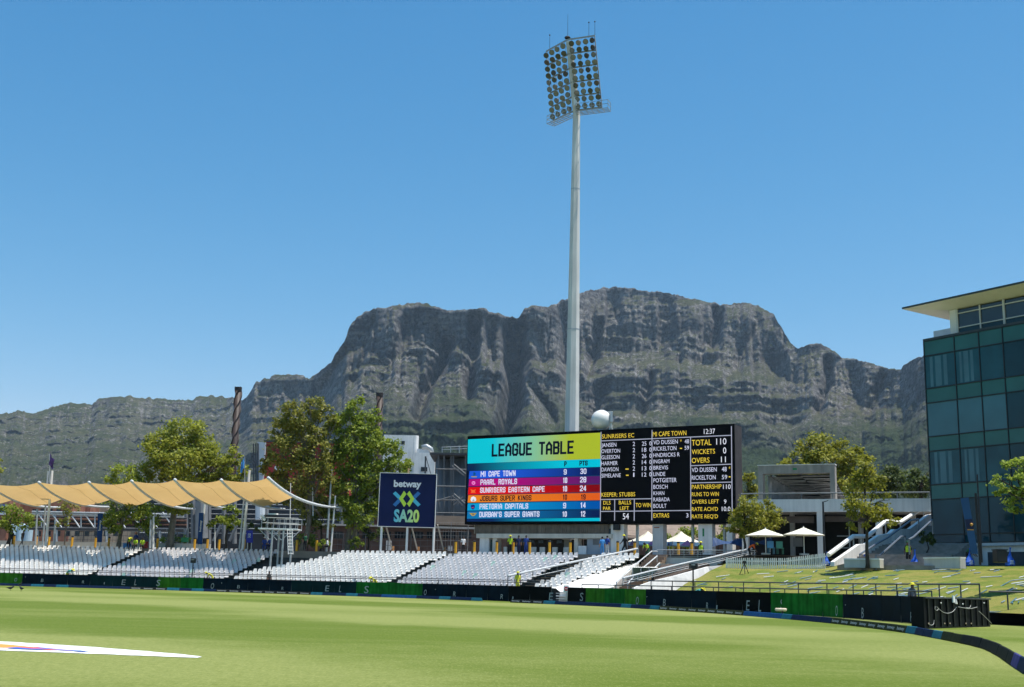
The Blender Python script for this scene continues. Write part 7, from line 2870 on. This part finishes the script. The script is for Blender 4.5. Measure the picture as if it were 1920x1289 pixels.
# ------------------------------------------------------------------ birds
birdM = mat('bird_black', (.012, .013, .016), .5, .3, 8)
for x, y, rz, lb in ((19, 1108, .3, 'black bird standing leftmost on the outfield'), (40, 1109, 2.6, 'black bird with lowered head right of the leftmost bird'), (37, 1100, -.4, 'dark bird walking farthest back near the cushions')):
    p = G(x, y)
    root = thing('bird', lb, 'bird', tuple(p), 'birds on the outfield', rz)
    mb = MB()
    sec = [(-.26, .20, .012), (-.16, .19, .035), (-.06, .185, .075), (.06, .20, .085), (.13, .24, .06), (.17, .30, .042), (.20, .335, .045), (.235, .335, .03), (.27, .325, .008)]
    mb.tube([(a, 0, b) for a, b, r in sec], [r for a, b, r in sec], 8)
    o = part('body', mb, birdM, root, local=True, smooth=True)
    for s in (-.03, .03):
        mb = MB()
        mb.tube([(.02, s, .14), (.0, s, .07), (.02, s, 0), (.06, s, .004)], .009, 5)
        part('leg', mb, birdM, root, local=True)

# ================================================================== PEOPLE
SK_J = {
 'stand': dict(pel=(0, 0, .94), sp=(0, .01, 1.14), ch=(0, 0, 1.34), nk=(0, .01, 1.50), hd=(0, -.02, 1.60), ht=(0, -.01, 1.72),
   sl=(-.17, .01, 1.41), el=(-.23, .03, 1.13), wl=(-.24, -.05, .90), fl=(-.235, -.08, .80), sr=(.17, .01, 1.41), er=(.23, .03, 1.13), wr=(.24, -.05, .90), fr=(.235, -.08, .80),
   hl=(-.09, 0, .88), kl=(-.10, -.02, .49), al=(-.10, .02, .08), tl=(-.11, -.13, .035), hr=(.09, 0, .88), kr=(.10, -.02, .49), ar=(.10, .02, .08), tr=(.11, -.13, .035)),
 'walk': dict(pel=(0, 0, .92), sp=(0, -.02, 1.12), ch=(0, -.05, 1.32), nk=(0, -.07, 1.48), hd=(0, -.12, 1.57), ht=(0, -.12, 1.69),
   sl=(-.17, -.04, 1.39), el=(-.23, -.16, 1.14), wl=(-.22, -.34, .98), fl=(-.21, -.42, .93), sr=(.17, -.04, 1.39), er=(.23, .12, 1.13), wr=(.24, .16, .90), fr=(.235, .15, .80),
   hl=(-.09, 0, .86), kl=(-.10, -.20, .50), al=(-.10, -.22, .09), tl=(-.11, -.36, .05), hr=(.09, 0, .86), kr=(.10, .10, .48), ar=(.10, .36, .16), tr=(.11, .28, .04)),
 'bend': dict(pel=(0, .10, .88), sp=(0, -.06, 1.04), ch=(0, -.25, 1.14), nk=(0, -.41, 1.17), hd=(0, -.52, 1.16), ht=(0, -.62, 1.18),
   sl=(-.17, -.32, 1.14), el=(-.22, -.38, .86), wl=(-.18, -.52, .68), fl=(-.16, -.58, .60), sr=(.17, -.32, 1.14), er=(.22, -.36, .86), wr=(.16, -.52, .66), fr=(.14, -.58, .58),
   hl=(-.09, .08, .82), kl=(-.11, -.03, .47), al=(-.11, .06, .08), tl=(-.12, -.09, .035), hr=(.09, .08, .82), kr=(.11, -.03, .47), ar=(.11, .06, .08), tr=(.12, -.09, .035)),
 'sit': dict(pel=(0, .05, .50), sp=(0, .03, .70), ch=(0, 0, .90), nk=(0, -.02, 1.06), hd=(0, -.06, 1.15), ht=(0, -.06, 1.27),
   sl=(-.17, -.01, .97), el=(-.23, -.05, .70), wl=(-.16, -.26, .60), fl=(-.12, -.32, .58), sr=(.17, -.01, .97), er=(.23, -.05, .70), wr=(.16, -.26, .60), fr=(.12, -.32, .58),
   hl=(-.10, .02, .48), kl=(-.13, -.38, .50), al=(-.13, -.38, .09), tl=(-.13, -.52, .04), hr=(.10, .02, .48), kr=(.13, -.38, .50), ar=(.13, -.38, .09), tr=(.13, -.52, .04)),
}
SK_R = dict(pel=(.155, .12), sp=(.15, .11), ch=(.165, .12), nk=(.062, .062), hd=(.082, .095), ht=(.070, .080), sl=(.075, .075), el=(.052, .052), wl=(.036, .036), fl=(.030, .042), hl=(.10, .10), kl=(.066, .066), al=(.046, .046), tl=(.044, .034))
SK_E = [('pel', 'sp'), ('sp', 'ch'), ('ch', 'nk'), ('nk', 'hd'), ('hd', 'ht')]
for sd_ in 'lr':
    SK_E += [('ch', 's' + sd_), ('s' + sd_, 'e' + sd_), ('e' + sd_, 'w' + sd_), ('w' + sd_, 'f' + sd_), ('pel', 'h' + sd_), ('h' + sd_, 'k' + sd_), ('k' + sd_, 'a' + sd_), ('a' + sd_, 't' + sd_)]
SEGCAT = {}
def body_mesh(pose):
    J = SK_J[pose]
    names = list(J)
    me = bpy.data.meshes.new('body_' + pose)
    me.from_pydata([J[n] for n in names], [(names.index(a), names.index(b)) for a, b in SK_E], [])
    ob = bpy.data.objects.new('b', me)
    COL.objects.link(ob)
    ob.modifiers.new('s', 'SKIN')
    sv = me.skin_vertices[0].data
    for i, n in enumerate(names):
        k = n if n in SK_R else n[0] + 'l'
        sv[i].radius = SK_R[k]
        sv[i].use_root = (n == 'pel')
    md = ob.modifiers.new('u', 'SUBSURF')
    md.levels = md.render_levels = 1
    dg = bpy.context.evaluated_depsgraph_get()
    out = bpy.data.meshes.new_from_object(ob.evaluated_get(dg))
    bpy.data.objects.remove(ob)
    # materials: 0 skin, 1 shirt, 2 trousers, 3 shoes
    segs = []
    for a, b in SK_E:
        c = 1
        if a in ('nk', 'hd') or b in ('hd',): c = 0
        elif a[0] == 'w' or (a[0] == 'e' and b[0] == 'w'): c = 0
        elif a[0] == 'h' or a[0] == 'k' or b[0] == 'h': c = 2
        elif a[0] == 'a': c = 3
        segs.append((np.array(J[a]), np.array(J[b]), c))
    for p in out.polygons:
        x = np.array(p.center)
        best, bc = 9, 1
        for A, B, c in segs:
            t = np.clip((x - A) @ (B - A) / ((B - A) @ (B - A)), 0, 1)
            d = np.linalg.norm(x - A - t * (B - A))
            if d < best: best, bc = d, c
        p.material_index = bc
        p.use_smooth = True
    return out
BODY = {k: body_mesh(k) for k in SK_J}
skin = mat('skin_brown', (.16, .085, .055), .6, .1, 8)
skinL = mat('skin_light', (.42, .25, .18), .6, .1, 8)
hiviz = mat('hi_vis_lime', (.42, .62, .02), .6, .12, 6)
CLO = {'black': (.010, .010, .012), 'navy': (.010, .018, .07), 'blue': (.02, .06, .28), 'sky': (.06, .27, .62), 'green': (.02, .10, .05), 'white': (.65, .66, .66), 'teal': (.08, .40, .38), 'orange': (.75, .12, .03), 'khaki': (.30, .27, .20), 'grey': (.12, .12, .13), 'yellow': (.72, .66, .05)}
def cmat(c):
    return hiviz if c == 'lime' else mat('cloth_' + c, CLO[c], .8, .15, 6)
def person(label, px, Y, zb, pose, shirt, pants, hat=None, rz=0.0, h=1.0, sk=skin, vest=None, P=None):
    B = XAT(px, Y, zb) if P is None else P
    root = thing('person', label, 'person', tuple(B), None, rz)
    me = BODY[pose].copy()
    for m in (sk, cmat(shirt), cmat(pants), cmat('black')):
        me.materials.append(m)
    o = bpy.data.objects.new('body', me)
    COL.objects.link(o)
    o.parent = root
    root.scale = (h, h, h)
    J = SK_J[pose]
    ht, hd = np.array(J['ht']), np.array(J['hd'])
    ax = (ht - hd) / np.linalg.norm(ht - hd)
    mb = MB()
    if hat:
        c = hd + ax * .075
        if pose == 'bend': ax = np.array([0, -.55, .84]); c = hd + ax * .07
        mb.tube([c - ax * .012, c], [.20 if hat != 'black' else .11, .19 if hat != 'black' else .11], 14)
        mb.tube([c, c + ax * .07, c + ax * .105], [.108, .098, .05], 12)
        part('hat', mb, cmat(hat), root, local=True)
    else:
        c = hd + ax * .05
        mb.ball(tuple(c + np.array([0, .018, .02])), .098, 10, 8, .95)
        part('hair', mb, cmat('black'), root, local=True, smooth=True)
    if vest:
        mb = MB()
        ch, spn = np.array(J['ch']), np.array(J['sp'])
        up_ = (np.array(J['nk']) - np.array(J['pel']))
        up_ /= np.linalg.norm(up_)
        mb.tube([spn - up_ * .14, spn, ch, ch + up_ * .10], [.175, .172, .185, .13], 12, cap=False)
        part('vest', mb, cmat(vest), root, local=True, fix=False)
    return root
ZW = Z0 - .05
fz = lambda px, Y: ZC
person('person in black standing at the far left behind the seats', 20, 130.5, ZC, 'stand', 'black', 'black', None, .4)
person('person in dark top with white bag straps near the left bollard', 40, 130, ZC, 'walk', 'black', 'grey', None, 1.2)
person('crouching cleaner in lime vest beside the blue bin', 240, 124.6, ZC - .2, 'bend', 'green', 'black', 'yellow', .6, vest='lime')
person('seated cleaner in lime vest between the two bins', 253, 124.4, ZC - .2, 'sit', 'lime', 'black', None, -.2)
person('seated cleaner in lime vest before the dark red bin', 266, 124.2, ZC - .2, 'sit', 'lime', 'black', None, .3)
person('worker in blue and red behind the bins', 253, 128, ZC, 'stand', 'blue', 'navy', 'orange', .1)
def walkway(px, frac=.5):
    k = int(np.argmin([abs(PX((c[0], c[1], 1.2))[0] - px) for c in FENCE_A]))
    return FENCE_A[k][1] + 1.2
person('cleaner in yellow hat and teal overalls before the far left seats', 125, walkway(125), 0.45, 'bend', 'teal', 'yellow', 'yellow', 1.4)
person('cleaner in yellow overalls before the shaded left seats', 396, walkway(396), 0.45, 'bend', 'yellow', 'yellow', 'yellow', -1.3)
person('cleaner in yellow hat at the foot of the aisle below the billboard', 703, walkway(703), 0.35, 'bend', 'yellow', 'yellow', 'yellow', -.9)
person('cleaner in yellow hat before the brown bench steps', 970, walkway(970), 0.55, 'stand', 'yellow', 'yellow', 'yellow', .3)
person('dark clothed person leaning on the rail before the bright seats', 503, walkway(503), 0.3, 'stand', 'black', 'black', None, 1.0, .95)
person('guard in lime vest before the royal blue banner', 466, 119.5, ZC, 'stand', 'black', 'black', None, .2, vest='lime')
person('seated worker in white hat and blue overalls by the scaffold', 495, 118.8, ZC, 'sit', 'blue', 'blue', 'white', .2)
person('seated worker in blue beside the scaffold legs', 505, 119.0, ZC, 'sit', 'blue', 'navy', None, -.4)
person('person in dark green jacket standing by the tall trees', 571, 117.3, ZC, 'stand', 'black', 'black', None, .5, vest='green')
person('seated person in a white shirt behind the bright seats', 613, 117, ZC, 'sit', 'white', 'black', None, -1.2)
person('person in black and white left of the screen pavilion', 868, 115, ZC, 'stand', 'white', 'black', None, .3)
person('guard in lime jacket and hood under the big screen', 956, 110.3, ZC, 'stand', 'lime', 'black', 'yellow', .3)
person('worker in navy overalls under the big screen', 972, 110, ZC, 'stand', 'navy', 'navy', None, .2)
person('worker in blue overalls right of the navy worker', 986, 109.6, ZC, 'stand', 'blue', 'blue', None, -.3)
person('person seen from behind in a sky blue shirt by the kiosk', 1129, 104.6, ZC - .15, 'stand', 'sky', 'sky', None, 3.2, sk=skinL)
person('person in a blue shirt and pale trousers talking by the kiosk', 1138.5, 106, ZC, 'stand', 'blue', 'white', None, 2.6, sk=skinL)
person('striding person in black with a yellow helmet by the white pier', 1172, 104.3, ZC, 'walk', 'black', 'black', 'yellow', -1.2, 1.05)
person('crouching worker in lime vest at the top of the narrow stairs', 1214, 101, ZC - .3, 'bend', 'lime', 'green', 'black', -.6)
person('guard in lime vest leaning on the railing by the gazebos', 1314, 99.4, tz - .35, 'stand', 'green', 'black', 'yellow', .2, vest='lime')
person('bending worker in an orange vest under the yellow tree', 1406, 92.5, ZC - .4, 'bend', 'orange', 'black', 'yellow', 1.3)
q_ = on_bank(1704, 1063)
person('cleaner in lime vest and dark trousers at the foot of the stairs', 1704, 79.5, 0, 'stand', 'black', 'black', 'green', -.5, 1.0, vest='lime', P=(q_ if q_ is not None else XAT(1704, 79.5, ZB)))
q_ = on_bank(1816, 1061.5)
person('person in a dark green top behind a blue sack below the banner', 1816, 75.5, 0, 'bend', 'green', 'black', None, .8, 1.02, P=(q_ if q_ is not None else XAT(1816, 75.5, ZB)))
person('cleaner in a lime hat behind the fence by the pole camera', 1303, 76.5, .1, 'bend', 'teal', 'yellow', 'yellow', 1.2)
person('worker in a wide lime hat behind the fence left of the black panel', 1713, 57.0, .15, 'stand', 'grey', 'black', 'yellow', .4, .95)

# ------------------------------------------------------------------ haze
def build_haze():
    mb = MB()
    mb.box((0, 2300, 480), (9000, 6600, 1000))
    o = struct('haze', mb, None) if False else None
    me = mb.mesh('haze')
    fixn(me)
    o = bpy.data.objects.new('haze', me)
    COL.objects.link(o)
    o['kind'] = 'stuff'
    m = bpy.data.materials.new('thin_haze')
    m.use_nodes = True
    nt = m.node_tree
    for n in list(nt.nodes):
        if n.type != 'OUTPUT_MATERIAL':
            nt.nodes.remove(n)
    v = nt.nodes.new('ShaderNodeVolumePrincipled')
    v.inputs['Color'].default_value = (.60, .80, 1.0, 1)
    v.inputs['Density'].default_value = 3.5e-5
    v.inputs['Anisotropy'].default_value = 0.2
    nt.links.new(v.outputs[0], nt.nodes['Material Output'].inputs['Volume'])
    me.materials.append(m)
build_haze()
